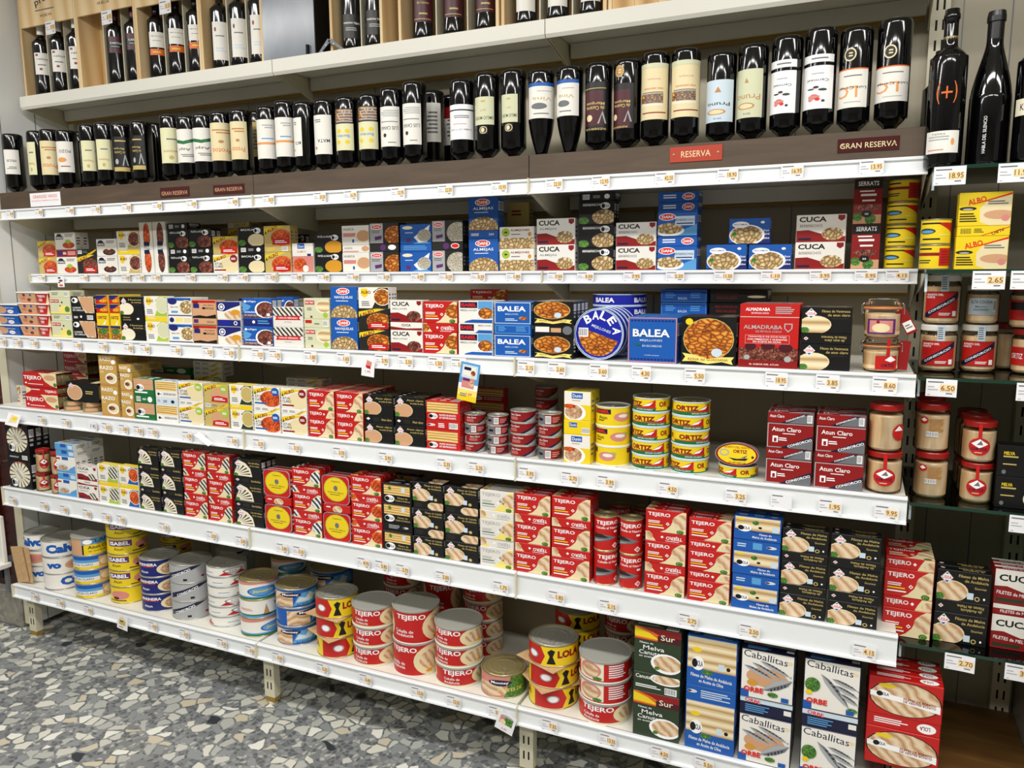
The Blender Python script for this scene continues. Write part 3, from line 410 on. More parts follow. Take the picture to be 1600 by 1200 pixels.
dz('wbl', 'fish_carton', 'white and light blue carton', 'W', [('r', 'b', .0, 0, 1, .18), ('p', 'b', [(.5, 0), (1, 0), (1, .5), (.7, .3)]), ('e', 'Q', .3, .34, .34, .22), ('e', 'tun', .32, .3, .26, .16), ('r', 'B', .3, .8, .64, 1), ('r', 'R', 0, .82, .2, .92)], [('r', 'b', 0, 0, 1, 1), ('r', 'B', .3, .4, .6, 1), ('r', 'Q', .7, .2, .96, .8)], .4)
dz('sur', 'melva_carton', 'dark green carton with sunset and plate', 'J', [('r', 'r', 0, .72, 1, 1), ('p', 'O', [(0, .74), (.9, .72), (.4, .92), (.1, 1), (0, 1)]), ('p', 'Y', [(0, .78), (.56, .76), (.3, .9), (0, .98)]), ('r', 'M', .5, .72, 1, .86), ('T', 'c', 'Sur', .72, .83, .3, .12), ('T', 'w', 'Filetes de', .26, .66, .3, .04), ('T', 'w', 'Melva', .42, .56, .46, .09, 0, .01), ('T', 'w', 'Canutera', .4, .45, .6, .09, 0, .01), ('T', 'w', 'en aceite', .26, .36, .32, .04), ('e', 'w', .7, .26, .34, .22), ('e', 'fil', .72, .27, .3, .17), ('e', 'herb', .5, .14, .06, .04)],
   [('e', 'w', .7, .8, .34, .3), ('e', 'fil', .7, .8, .3, .22), ('r', 'J', 0, 0, 1, .46), ('L', 'w', .04, .2, .6, .4, 2), ('B', 'w', .68, .04, .94, .4), ('T', 'w', 'Canutera', .26, .8, .44, .2)], .42)
for k, wn, f2 in (('cab', 'white carton with fan of mackerel, red lettering', 0), ('cac', 'white carton with diagonal mackerel and greenery', 1)):
    o = [('r', 'W', .01, .01, .99, .99), ('r', 'B', 0, 0, .16, .16), ('T', 'n', 'Caballitas', .46, .88, .84, .14, -5, .005), ('e', 'C', .92, .84, .05, .04)]
    def fish(x0, y0, x1, y1, w):
        dx, dy = x1-x0, y1-y0; n = math.hypot(dx, dy); nx, ny = -dy/n*w, dx/n*w; P = lambda t, s: (x0+dx*t+nx*s, y0+dy*t+ny*s)
        r = [('p', 'S', [P(0, 0), P(.2, .8), P(.5, 1), P(.8, .6), P(.93, .12), P(1, .6), P(1, -.6), P(.93, -.12), P(.8, -.6), P(.5, -1), P(.2, -.8)]), ('p', 's', [P(0, 0), P(.2, .8), P(.5, 1), P(.8, .6), P(.93, .12), P(.6, .1), P(.2, .1)])]
        for q in range(5): r.append(('p', 'n', [P(.24+q*.11, .3), P(.28+q*.11, .3), P(.31+q*.11, .85), P(.27+q*.11, .85)]))
        return r
    o += fish(.3, .74, .86, .12, .07)+fish(.5, .68, .99, .52, .045)+fish(.55, .56, 1, .38, .045)+fish(.64, .42, 1, .24, .045)+[('e', 'herb', .16, .5, .14, .14), ('e', 'Y', .1, .34, .06, .05), ('e', 'herb', .88, .12, .1, .05)] if f2 else [('e', 'T', .5, .46, .4, .2)]+fish(.05, .66, .64, .44, .05)+fish(.2, .74, .8, .48, .045)+fish(.36, .8, .96, .56, .045)+fish(.98, .5, .4, .2, .09)+[('e', 'herb', .62, .14, .1, .05), ('e', 'E', .22, .32, .1, .06)]
    o += [('T', 'H', 'ORBE', .25, .18, .38, .11, 0, .07), ('r', 'B', .78, .03, .92, .12)]
    dz(k, 'mackerel_carton', wn, 'n', o, [('r', 'Q', 0, .72, 1, 1), ('T', 'H', 'ORBE', .24, .82, .3, .24, -6, .06), ('L', 'b', .1, .1, .6, .6, 4), ('r', 'W', .84, .3, .98, .6)], .34)
dz('plw', 'seafood_carton', 'plain white carton with small grey print', 'W', [('L', 's', .3, .1, .7, .9, 9), ('L', 'S', .1, .3, .25, .7, 5)], [('B', 'w', .05, .2, .3, .8), ('L', 's', .4, .3, .9, .7, 2)], .8)
dz('bro', 'seafood_carton', 'dull tan carton', 'Z', [('L', 'r', .2, .4, .8, .7, 2)], [('L', 'r', .1, .4, .8, .7, 1)], .5)

# tapered trays: colour body, white flange
TR = {'trb': ('blue shallow tray with pink oval', 'B', [('e', 'T', .12, .5, .3, .4), ('e', 'w', .6, .3, .16, .2), ('T', 'H', 'DANI', .6, .3, .2, .16), ('T', 'w', 'Paté atun', .6, .72, .4, .14)]),
      'tro': ('orange peach tray', 'T', [('r', 'O', 0, 0, 1, .1), ('e', 'dmt', .6, .3, .12, .16), ('e', 'V', .35, .8, .08, .14), ('e', 'B', .72, .8, .06, .12), ('L', 'O', .15, .3, .42, .6, 2)]),
      'trr': ('red tray with white print', 'R', [('p', 'C', [(.7, 0), (1, 0), (1, 1), (.85, .6)]), ('T', 'w', 'TEJERO', .4, .7, .66, .3, 0, .04), ('L', 'w', .1, .2, .5, .5, 2)])}

def box_tpl(k, kind, W_, H_, Dp):
    key = (k, kind, round(W_, 3), round(H_, 3), round(Dp, 3))
    if key in TPL: return TPL[key]
    d = D[k]; mb = MB(); g = .0004
    mb.box(-W_/2, W_/2, 0, Dp, 0, H_, M(d['base']) and d['base'], bev=.0009)
    main, other = (d['F'], d['S']) if kind == 'F' else (d['S'], d['F'])
    draw(mb, main, W_-.0016, H_-.0016, lambda x, y, l: (x - W_/2 + .0008, -l, y + .0008))
    draw(mb, other, W_-.0016, Dp-.0016, lambda x, y, l: (x - W_/2 + .0008, y + .0008, H_ + l))
    sd = [('L', 'S' if d['base'] in 'Knr' else 's', .2, .25, .8, .75, 3)]
    if d['base'] in ('K', 'n', 'B'): sd += [('B', 'w', .15, .6, .85, .88)]
    draw(mb, sd, Dp, H_, lambda x, y, l: (W_/2 + l, x, y))
    TPL[key] = (d['n'], mb.mesh(d['n']), []); return TPL[key]
def tray_tpl(k, W_, H_, Dp):
    key = (k, round(W_, 3), round(H_, 3))
    if key in TPL: return TPL[key]
    mb = MB(); t = .08*W_; a = [(-W_/2+t, .008, 0), (W_/2-t, .008, 0), (W_/2-t, Dp-.008, 0), (-W_/2+t, Dp-.008, 0)]; b_ = [(-W_/2, 0, H_*.9), (W_/2, 0, H_*.9), (W_/2, Dp, H_*.9), (-W_/2, Dp, H_*.9)]
    mb.add(a+b_, [(3, 2, 1, 0), (0, 1, 5, 4), (1, 2, 6, 5), (2, 3, 7, 6), (3, 0, 4, 7)], TR[k][1])
    draw(mb, TR[k][2], 1, 1, lambda x, y, l: (-W_/2+t*(1-y) + x*(W_-2*t*(1-y)), .008*(1-y)-l, y*H_*.88), cl=True)
    lid = MB(); lid.box(-W_/2-.002, W_/2+.002, -.002, Dp+.002, H_*.88, H_, 'W', bev=.0006)
    TPL[key] = ('pate_tray', mb.mesh('pate_tray'), [('lid', lid.mesh('lid'))]); return TPL[key]
TPL = {}

# ---------------------------------------------------------------- cans
CN = {}
def cz(k, n, desc, base, ops, lid='steel', rim='steel', plastic=False): CN[k] = dict(n=n, desc=desc, base=base, ops=ops, lid=lid, rim=rim, plastic=plastic)
cz('ccr', 'tuna_can', 'small dark red can with silver band', 'r', [('p', 'S', [(.5, 0), (.95, 0), (.95, .9)]), ('p', 'n', [(.42, 0), (.54, 0), (.95, .8), (.95, 1)]), ('T', 'w', 'Atun Claro', .28, .75, .3, .2), ('L', 'P', .1, .2, .38, .55, 3)])
cz('ccs', 'tuna_can', 'small silver red can with bar code', 'r', [('r', 's', 0, 0, .34, 1), ('e', 'K', .2, .5, .1, .16), ('B', 'w', .36, .1, .52, .9), ('L', 'P', .56, .2, .86, .8, 3), ('p', 'n', [(.6, 0), (.7, 0), (1, .8), (1, 1)])])
cz('cis', 'tuna_can', 'yellow can with pink tuna slices', 'Y', [('e', 'g', .8, .66, .07, .12), ('e', 'P', .68, .5, .17, .26), ('e', 'W', .7, .56, .1, .1), ('r', 'n', .1, .66, .46, .94), ('T', 'H', 'ISABEL', .28, .8, .3, .18, 0, .07), ('T', 'K', 'Atun', .3, .46, .18, .2), ('L', 'K', .2, .24, .38, .34, 1)], rim='W')
cz('cor', 'tuna_can', 'red yellow green can', 'Y', [('p', 'R', [(.5, .3), (.6, .62), (.76, .98), (.76, .3)]), ('p', 'G', [(.12, .2), (.5, .5), (.56, .2)]), ('r', 'G', 0, 0, 1, .28), ('r', 'H', 0, .28, 1, .34), ('T', 'r', 'ORTIZ', .32, .6, .42, .42, 0, .09), ('p', 'w', [(.54, .4), (.6, .6), (.72, .8), (.66, .5)]), ('p', 'Y', [(.76, .1), (.82, .95), (1, .95), (1, .1)]), ('T', 'r', 'OR', .9, .6, .16, .46, 0, .09), ('T', 'w', 'ATUN CLARO', .56, .16, .3, .12)], lid='goldm', rim='Q')
cz('cte', 'mackerel_can', 'tall red can with grey fish', 'R', [('T', 'w', 'TEJERO', .46, .84, .7, .15, 0, .04), ('T', 'w', 'Caballa al Natural', .46, .7, .7, .07), ('r', 'w', .64, .54, .76, .6), ('p', 's', [(.05, .2), (.3, .28), (.74, .38), (.5, .46), (.3, .5), (.05, .5)]), ('p', 'D', [(.05, .36), (.5, .4), (.3, .5), (.05, .5)]), ('p', 'S', [(.05, .24), (.4, .34), (.05, .3)]), DM('w', .68, .14, .1, .9), DM('P', .68, .14, .07, .9)], lid='goldm', rim='goldm')
cz('cca', 'tuna_can', 'large white can with blue lettering', 'W', [('T', 'B', 'Calvo', .5, .55, .62, .6, 0, .12), ('r', 'N', 0, 0, 1, .03)])
cz('ccp', 'tuna_can', 'large white can with pink tuna', 'W', [('e', 'T', .66, .5, .24, .34), ('e', 'P', .66, .52, .17, .22), ('T', 'B', 'vo', .24, .5, .26, .36, 0, .12)])
cz('cat', 'tuna_can', 'blue yellow can with beige slice', 'W', [('r', 'B', 0, .7, 1, 1), ('r', 'b', 0, .5, 1, .72), ('r', 'Y', 0, 0, 1, .2), ('r', 'T', .6, .08, .96, .9), ('e', 'C', .78, .5, .16, .32), ('T', 'B', 'ATUN CLARO', .3, .36, .4, .16), ('T', 'K', 'Claro', .18, .1, .14, .12)])
cz('cad', 'tuna_can', 'tall can lettered Atun Claro', 'T', [('r', 'b', .34, .62, 1, 1), ('T', 'B', 'CLARO', .7, .82, .5, .22, 0, .05), ('r', 'K', .34, .0, .37, .6), ('r', 'Y', .37, .0, 1, .6), ('T', 'K', 'Atun Claro', .68, .44, .48, .2, 0, .04), ('T', 'K', 'en aceite de girasol', .7, .2, .5, .12, 0, .02), ('e', 'w', .44, .78, .08, .14)], plastic=True)
cz('cib', 'tuna_can', 'yellow can with purple label', 'Y', [('r', 'V', .1, .5, .5, .9), ('T', 'w', 'ISABEL', .3, .7, .34, .26, 0, .06), ('T', 'K', 'Atun', .28, .32, .16, .2), ('e', 'P', .72, .5, .17, .3), ('e', 'M', .66, .3, .06, .1), ('L', 'K', .5, .08, .9, .2, 1)], rim='goldm')
cz('cma', 'tuna_can', 'navy can with tuna chunks', 'N', [('e', 'C', .7, .45, .26, .42), ('e', 'tun', .72, .42, .22, .34), ('r', 'R', .04, .6, .4, .66), ('T', 'w', 'MARINEIRA', .26, .76, .38, .18, 0, .05), ('T', 'w', 'Atun', .22, .3, .16, .16)])
cz('cco', 'tuna_can', 'silver can with navy diagonal band', 'S', [('p', 'n', [(.06, .1), (.06, .4), (.54, .98), (.7, .98)]), ('T', 'w', 'CONSORCIO', .35, .56, .36, .16, 21, .05), ('r', 'K', .4, .12, .46, .24), ('e', 'r', .7, .3, .03, .06)])
cz('cwr', 'tuna_can', 'thin white can with red peaks', 'W', [('p', 'R', [(.36, .1), (.46, .5), (.6, .1), (.74, .5), (.84, .1)]), ('e', 's', .6, .62, .17, .26), ('e', 'w', .6, .62, .14, .2), ('T', 's', 'SOL', .6, .62, .14, .18), ('L', 'B', .08, .4, .32, .5, 1), ('r', 'Q', 0, 0, 1, .1)])
cz('cja', 'tuna_can', 'white teal can with oval badge', 'W', [('r', 'b', 0, 0, 1, .18), ('r', 'G', 0, .0, 1, .1), ('p', 'P', [(0, .8), (.5, .9), (1, .78), (1, 1), (0, 1)]), ('e', 'B', .56, .46, .26, .28), ('e', 'b', .56, .46, .23, .24), ('T', 'Y', 'Janeiro', .56, .46, .34, .2, 0, .05)], lid='goldm', rim='goldm')
cz('cjb', 'tuna_can', 'white teal can with sailing boat', 'W', [('r', 'G', 0, .08, 1, .2), ('r', 'b', 0, 0, 1, .12), ('p', 'A', [(.52, .2), (.62, .2), (.57, .8)]), ('p', 'D', [(.48, .18), (.68, .18), (.64, .1), (.52, .1)]), ('L', 'P', .1, .4, .38, .56, 2), ('L', 'K', .72, .6, .86, .8, 2)], lid='goldm', rim='goldm')
cz('cmo', 'melva_can', 'blue can with white shapes, melon slice', 'B', [('r', 'fil', .04, .04, .4, .9), ('p', 'b', [(.4, .1), (.5, .8), (.8, .9), (.86, .3), (.7, .1)]), ('p', 'Q', [(.44, .3), (.5, .6), (.6, .5), (.66, .8), (.76, .6), (.7, .3)]), ('e', 'n', .36, .74, .17, .14), ('T', 'w', 'Montey', .36, .74, .26, .16, 0, .04), ('T', 'N', 'ACEITE VEGETAL', .68, .14, .46, .12, 0, .03)], lid='goldm')
cz('clo', 'tuna_can', 'red yellow can with lady figure', 'R', [('p', 'Y', [(.36, 0), (.42, .5), (.36, 1), (.98, 1), (.98, 0)]), ('e', 'S', .24, .5, .08, .2), ('e', 'w', .24, .5, .06, .15), ('p', 'K', [(.44, .1), (.56, .1), (.52, .5), (.55, .8), (.5, .9), (.45, .75), (.48, .5)]), ('T', 'r', 'LOLA', .74, .62, .32, .4, 0, .1)], rim='goldm')
cz('ctj', 'mackerel_can', 'red can with fillet picture, clear lid', 'R', [('r', 'C', 0, 0, 1, .08), ('e', 'C', .76, .5, .22, .5), ('e', 'fil', .78, .52, .17, .34), ('e', 'E', .84, .22, .04, .08), ('T', 'w', 'TEJERO', .34, .74, .42, .34, 0, .04), ('T', 'w', 'Caballa de', .26, .42, .22, .14), ('T', 'w', 'Andalucia', .26, .22, .22, .14)], rim='I', plastic=True)
cz('ctb', 'mackerel_can', 'tall red can with large fillet picture', 'R', [('e', 'C', .76, .46, .28, .5), ('e', 'fil', .78, .48, .22, .34), ('e', 'E', .7, .12, .05, .06), ('T', 'w', 'TEJERO', .32, .8, .42, .2, 0, .04), ('T', 'w', 'Caballa de', .22, .36, .28, .1), ('T', 'w', 'Andalucia', .22, .24, .28, .1)], rim='I', plastic=True)
cz('ctm', 'melva_can', 'red can with pale pink slice, clear lid', 'R', [('r', 'c', .12, .06, .48, .94), ('e', 'P', .3, .55, .15, .4), ('e', 'fil', .3, .5, .12, .34), ('e', 'herb', .4, .14, .06, .1), ('L', 'w', .54, .2, .78, .9, 6), ('T', 'w', 'RO', .06, .8, .1, .2, 0, .05), ('B', 'w', .84, .1, .94, .4)], rim='I', plastic=True)
cz('cmg', 'mackerel_can', 'pink and green can with fillets', 'P', [('p', 'herb', [(.5, 0), (.6, 1), (1, 1), (1, 0)]), ('e', 'fil', .3, .36, .26, .3), ('e', 'n', .44, .7, .17, .15), ('T', 'w', 'Montey', .44, .7, .26, .16, 0, .04), ('T', 'y', 'FILETES DE', .6, .36, .36, .16)], lid='goldm', rim='goldm')
cz('cyl', 'tuna_can', 'shiny yellow can with fish, red flash', 'Y', [('p', 'R', [(.5, .9), (.98, .9), (.98, .4)]), ('e', 'J', .3, .52, .2, .13), ('e', 'b', .3, .5, .16, .07), ('L', 'K', .14, .8, .6, .94, 1), ('L', 'K', .2, .1, .6, .24, 1), ('L', 'y', .56, .3, .86, .4, 1)], lid='goldm', rim='goldm')
cz('cyr', 'tuna_can', 'shiny yellow can with red panel', 'Y', [('r', 'R', .6, .1, .96, .9), ('L', 'r', .64, .2, .92, .8, 5), ('r', 'r', .04, .56, .6, .7), ('L', 'K', .1, .8, .5, .94, 1), ('L', 'J', .1, .2, .5, .4, 2)], lid='goldm', rim='goldm')
cz('cbr', 'mussel_tin', 'round deep blue tin', 'U', [('T', 'w', 'BALEA', .3, .5, .28, .5, 0, .06), ('T', 'w', 'BALEA', .82, .5, .28, .5, 0, .06)], lid='U', rim='Q')
def can_tpl(k, Dm, H_, ry=1):
    key = (k, round(Dm, 3), round(H_, 3))
    if key in TPL: return TPL[key]
    c = CN[k]; r = Dm/2; e = min(.0022, H_*.06); mb = MB()
    mb.lathe([(r*.9, .0, c['rim']), (r, .0, c['rim']), (r+.0006, e*.6, c['rim']), (r-.0008, e*1.4, c['base']), (r-.0008, H_-e*1.4, c['rim']), (r+.0006, H_-e*.6, c['rim']), (r, H_, c['rim']), (r-.0025, H_, c['rim']), (r-.0028, H_-.004, c['rim'])], 72)
    mb.add([((r*.9)*math.cos(2*math.pi*q/40), (r*.9)*math.sin(2*math.pi*q/40), 0.0001) for q in range(40)], [list(range(39, -1, -1))], c['rim'])
    hh = H_-3*e; ops = c['ops']
    for ph in (0, math.pi):
        draw(mb, ops, math.pi*r, hh, lambda x, y, l, ph=ph: ((r-.0007+l)*math.sin(x/r - math.pi/2 + ph), -(r-.0007+l)*math.cos(x/r - math.pi/2 + ph), y + 1.5*e), strips=36, cl=False, lift0=2)
    lid = MB(); L = c['lid']
    lid.lathe([(r-.0028, H_-.0036, L), (r*.86, H_-.0036, L), (r*.84, H_-.0022, L), (r*.8, H_-.0022, L), (r*.78, H_-.0034, L), (r*.62, H_-.0034, L), (r*.6, H_-.0024, L), (r*.56, H_-.0024, L), (r*.54, H_-.0034, L), (.0001, H_-.0034, L)], 36)
    parts = []
    if c['plastic']:
        cap = MB(); cap.lathe([(r+.0012, H_-.006, 'plastic'), (r+.0016, H_-.0005, 'plastic'), (r+.0008, H_+.0014, 'plastic'), (r-.003, H_+.0014, 'plastic'), (r-.005, H_-.0004, 'plastic'), (.0001, H_-.0004, 'plastic')], 36)
        parts.append(('plastic_lid', cap.mesh('plastic_lid'), 'clear plastic lid'))
    parts.append(('can_end', lid.mesh('can_end')))
    if not c['plastic']:
        tab = MB(); tab.tube([(.25*r*math.cos(t)*.5, -r*.45+.2*r*math.sin(t), H_-.0018) for t in [2*math.pi*q/12 for q in range(12)]], .0009, 'steel', 5, True)
        tab.box(-.05*r, .05*r, -.78*r, -.62*r, H_-.0034, H_-.0016, 'steel'); parts.append(('pull_ring', tab.mesh('pull_ring')))
    TPL[key] = (c['n'], mb.mesh(c['n']), parts); return TPL[key]

# ---------------------------------------------------------------- the place
def zz(v): return v + EYE
J = [-3.195, -1.877, -.8755, .1244]
LIPY = {0: 2.189, 1: 2.064, 2: 2.167, 3: 1.9635, 4: 1.9635, 5: 1.9635, 6: 1.9635}
SZ = {0: zz(.719), 1: zz(.258), 2: zz(.001), 3: zz(-.238), 4: zz(-.526), 5: zz(-.867), 6: zz(-1.290)}
LB = {0: zz(.668), 1: zz(.215), 2: zz(-.037), 3: zz(-.290), 4: zz(-.591), 5: zz(-.944), 6: zz(-1.345)}
BACK = 2.42
mb = MB(); mb.box(-7, 5, -5, 3.2, -.1, 0, 'terrazzo'); struct('floor', mb.mesh('floor'))
mb = MB(); mb.box(-7, 5, -5, 3.2, 3.0, 3.1, 'ceil'); struct('ceiling', mb.mesh('ceiling'))
mb = MB(); mb.box(-3.275, 1.2, BACK, BACK+.1, 0, 3.0, 'wall')
for x in (-3.0, -2.55, -2.2, -1.62, -1.2, -.6, -.2, .2, .31): mb.box(x, x+.003, BACK-.001, BACK, 0, 3.0, 's')
struct('wall_back', mb.mesh('wall_back'))
mb = MB(); mb.box(-3.275, -3.23, 2.055, BACK, .02, 3.0, 'wallp')
for y in (2.12, 2.27): mb.box(-3.23, -3.229, y, y+.003, .02, 3.0, 's')
mb.box(-3.277, -3.228, 2.05, 2.055, .02, 3.0, 'ivory')
struct('wall_left', mb.mesh('wall_left'))
mb = MB(); mb.box(.445, .475, 1.9, BACK, 0, 3.0, 'wallr'); mb.box(.475, 1.2, 1.9, 1.93, 0, 3.0, 'wall'); struct('wall_right', mb.mesh('wall_right'))
mb = MB(); mb.box(-4.9, 5, -5.1, -5, 0, 3, 'wall'); mb.box(-7, 5, 3.1, 3.2, 0, 3, 'wall'); struct('wall_far', mb.mesh('wall_far'))

NAMES = {0: 'crate shelf', 1: 'wine shelf', 2: 'third shelf', 3: 'fourth shelf', 4: 'fifth shelf', 5: 'sixth shelf', 6: 'bottom shelf'}
MODN = ('left', 'middle', 'right')
for s in range(7):
    for q in range(3):
        if s == 6 and q == 9: continue
        x0, x1 = J[q]+.0015, J[q+1]-.0015; Y = LIPY[s]; zt = SZ[s]; zb = LB[s]
        mb = MB(); mb.box(x0+.004, x1-.004, Y+.012, BACK-.02, zt-.022, zt, 'shelfw'); root = mb.mesh('shelf')
        o = link('shelf', root, loc=(0, 0, 0)); tag(o, 'white %s board of the %s bay, %s' % (('metal', 'metal', 'metal')[q], MODN[q], NAMES[s]), 'shelf', 'white metal shelves')
        mb = MB()
        if s == 0: mb.extrude([(Y+.014, zb+.004), (Y+.014, zt), (Y, zt), (Y, zb+.01), (Y+.006, zb)], x0, x1, 'shelfw'); nm = 'front_edge'
        else:
            mb.extrude([(Y+.014, zb+.003), (Y+.014, zt), (Y, zt), (Y-.003, zt-.003), (Y-.003, zt-.007), (Y+.002, zt-.009), (Y+.001, zb+.008), (Y-.007, zb+.006), (Y-.008, zb+.001), (Y-.004, zb)], x0, x1, 'railw'); nm = 'price_rail'; mb.box(x0-.001, x0+.003, Y-.0095, Y+.004, zb-.001, zt+.0012, 'ivory')
        link(nm, mb.mesh(nm), o)
        for xx in (x0+.0005, x1-.003):
            mb = MB(); dp = .075 if s else .07
            mb.extrude([(Y+.015, zb+.004), (Y+.05, zb-.004), (Y+.2, zt-.022-dp), (BACK-.022, zt-.03-dp), (BACK-.022, zt-.0225), (Y+.015, zt-.0225)], xx, xx+.0025, 'ivory'); link('bracket', mb.mesh('bracket'), o)
        if s in (0, 1, 2):
            mb = MB(); mb.box(x0+.01, x1-.01, BACK-.045, BACK-.02, zt-.065, zt-.023, 'shelfw'); link('back_rail', mb.mesh('back_rail'), o)
            mb = MB(); mb.box(x0+.01, x1-.01, BACK-.03, BACK-.02, zt-.075, zt-.0655, 'ochre'); link('back_strip', mb.mesh('back_strip'), o)
# slotted uprights
def upright(x, y, z0, z1, foot, label, w_=.045):
    mb = MB(); mb.box(x-w_/2, x+w_/2, y, y+.03, z0, z1, 'ivory'); z = z0+.03
    while z < z1-.03:
        for dx in (-.008, .008): mb.box(x+dx-.0025, x+dx+.0025, y-.0006, y+.001, z, z+.026, 'slot')
        z += .05
    o = link('shelf_upright', mb.mesh('shelf_upright')); tag(o, label, 'upright', 'slotted shelf uprights')
    if foot:
        mb = MB(); mb.box(x-w_/2+.002, x+w_/2-.002, y+.001, y+.029, .012, z0, 'ochre'); mb.lathe([(.001, .0, 'ivory'), (.016, 0, 'ivory'), (.016, .008, 'ivory'), (.007, .012, 'steel'), (.007, .03, 'steel')], 14, (x, y+.015, 0)); link('foot', mb.mesh('foot'), o)
for x, t in ((J[0]+.045, 'leftmost'), (J[1]+.015, 'second from left'), (J[2]+.015, 'third from left')):
    upright(x, 2.0, .03, LB[6]-.012, True, 'short ivory slotted leg under bottom shelf, '+t)
upright(J[3]+.022, 2.385, .02, 2.98, False, 'tall slotted wall upright at right end of white shelves')
upright(.412, 2.385, .02, 2.98, False, 'tall slotted wall upright near the right corner')

# glass shelves of the right bay
GZ = {'A': zz(.226), 'B': zz(-.002), 'C': zz(-.246), 'D': zz(-.546), 'E': zz(-.898)}
GZ['G'] = zz(-1.2215); GY = {'G': 1.98, 'A': 2.0, 'B': 2.0, 'C': 2.0, 'D': 2.0, 'E': 2.0}
for n, (k, z) in enumerate(list(GZ.items())[:5]):
    mb = MB(); x0, x1, y0, y1 = .1305, .44, GY[k], 2.375
    mb.add([(x0, y0, z), (x1, y0, z), (x1, y1, z), (x0, y1, z)], [(0, 1, 2, 3)], 'shelfglass'); mb.add([(x0, y0, z-.008), (x1, y0, z-.008), (x1, y1, z-.008), (x0, y1, z-.008)], [(3, 2, 1, 0)], 'shelfglass')
    for a, b_ in (((x0, y0), (x1, y0)), ((x1, y0), (x1, y1)), ((x1, y1), (x0, y1)), ((x0, y1), (x0, y0))): mb.add([(*a, z-.008), (*b_, z-.008), (*b_, z), (*a, z)], [(0, 1, 2, 3)], 'glassedge')
    o = link('glass_shelf', mb.mesh('glass_shelf')); tag(o, 'clear green-edged glass shelf, %s of five in right corner' % ('topmost', 'second', 'third', 'fourth', 'lowest')[n], 'shelf', 'glass shelves')
    for x in (.1312, .405):
        mb = MB(); mb.extrude([(2.06, z-.009), (2.06, z-.016), (2.15, z-.04), (2.384, z-.07), (2.384, z-.009)], x, x+.003, 'ivory'); mb.extrude([(2.03, z-.009), (2.028, z-.05), (2.034, z-.05), (2.036, z-.009)], x, x+.005, 'Q'); link('bracket', mb.mesh('bracket'), o)
mb = MB(); mb.box(.131, .443, 1.98, 2.384, zz(-1.245), zz(-1.222), 'plank'); o = link('shelf', mb.mesh('shelf')); tag(o, 'brown wooden bottom board in the right corner', 'shelf')
mb = MB(); mb.box(.15, .43, 2.05, 2.3, 0.0, zz(-1.2455), 'ivory'); o2 = link('board_support', mb.mesh('board_support'), o)

# dark cabinet beyond the left panel
mb = MB(); mb.box(-4.6, -3.29, 2.08, 2.5, .16, 1.65, 'mahog'); o = link('wooden_cabinet', mb.mesh('wooden_cabinet')); tag(o, 'dark red wooden cabinet beside the left end of the shelves', 'cabinet')
mb = MB(); mb.box(-4.62, -3.28, 2.04, 2.5, 0, .1595, 'stone', bev=.004); link('plinth', mb.mesh('plinth'), o)['label'] = 'grey marble plinth'
mb = MB(); mb.box(-4.5, -3.42, 2.06, 2.0795, .2, .95, 'slot')
for q in range(12):
    mb.box(-4.5, -3.42, 2.052, 2.061, .24+q*.05, .246+q*.05, 'K'); mb.box(-3.5-q*.07, -3.494-q*.07, 2.05, 2.056, .2, .9, 'K')
link('wire_basket', mb.mesh('wire_basket'), o); cab = o
for z, l in ((.72, 'lower'), (1.0, 'upper')):
    mb = MB(); mb.box(-4.3, -3.38, 1.86, 2.079, z, z+.012, 'steel', bev=.003); mb.box(-3.4, -3.377, 1.855, 1.87, z-.004, z+.018, 'W'); link('ledge', mb.mesh('ledge'), cab)['label'] = 'pale metal ledge'
mb = MB(); mb.box(-3.345, -3.285, 1.99, 2.01, .3, .52, 'W', bev=.004); mb.box(-3.325, -3.305, 2.011, 2.022, .17, .33, 's'); mb.box(-3.35, -3.28, 1.96, 2.02, .29, .312, 'W', bev=.003); mb.box(-3.322, -3.308, 2.011, 2.08, .3, .33, 's')
link('holder', mb.mesh('holder'), cab)['label'] = 'white plastic holder'

# bottle rack fascia on the wine shelf
for q in range(3):
    x0, x1 = J[q]+.001, J[q+1]-.001
    mb = MB(); mb.box(x0, x1, 2.068, 2.086, SZ[1]+.0005, zz(.324), 'fascia', bev=.001); o = link('bottle_rack', mb.mesh('bottle_rack')); tag(o, 'dark brown wooden bottle rack fascia, %s bay' % MODN[q], 'rack', 'bottle rack boards')
    mb = MB()
    for x in ((x1-.012,) if q == 2 else ()): mb.box(x, x+.012, 2.0865, 2.39, SZ[1]+.0005, zz(.32), 'pinel')
    if q == 2: link('end_plate', mb.mesh('end_plate'), o)['label'] = 'pale wood end plate'
def plate(xa, xb, ya, yb, base, txt, tc, label, screws=True, name='rack_sign', rough=None):
    a = atY((xa+xb)/2, (ya+yb)/2, 2.066); w_ = Xat(xb, 2.066, a[2])-Xat(xa, 2.066, a[2]); h = atY((xa+xb)/2, ya, 2.066)[2]-atY((xa+xb)/2, yb, 2.066)[2]; h *= .86
    mb = MB(); mb.box(-w_/2, w_/2, -.001, .0014, -h/2, h/2, base, bev=.0004)
    ops = [('T', tc, t, .5, v, ww, hh, 0, bo) for t, v, ww, hh, bo in txt]
    draw(mb, ops, w_, h, lambda x, y, l: (x-w_/2, -.001-l, y-h/2))
    if screws:
        for sx in (-1, 1): mb.lathe([(.0035, 0, 'goldm'), (.003, .001, 'goldm'), (.0001, .0015, 'goldm')], 10, (0, 0, 0)); n = 30; 
        k = len(mb.v)-2*n*2
        vv = mb.v[-80:] ; mb.v[-80:] = [((x-w_*.42) if i < 40 else (x+w_*.42), -.001-z, y) for i, (x, y, z) in enumerate(vv)]
    o = link(name, mb.mesh(name), loc=(a[0], 2.0665, a[2])); tag(o, label, 'sign'); return o
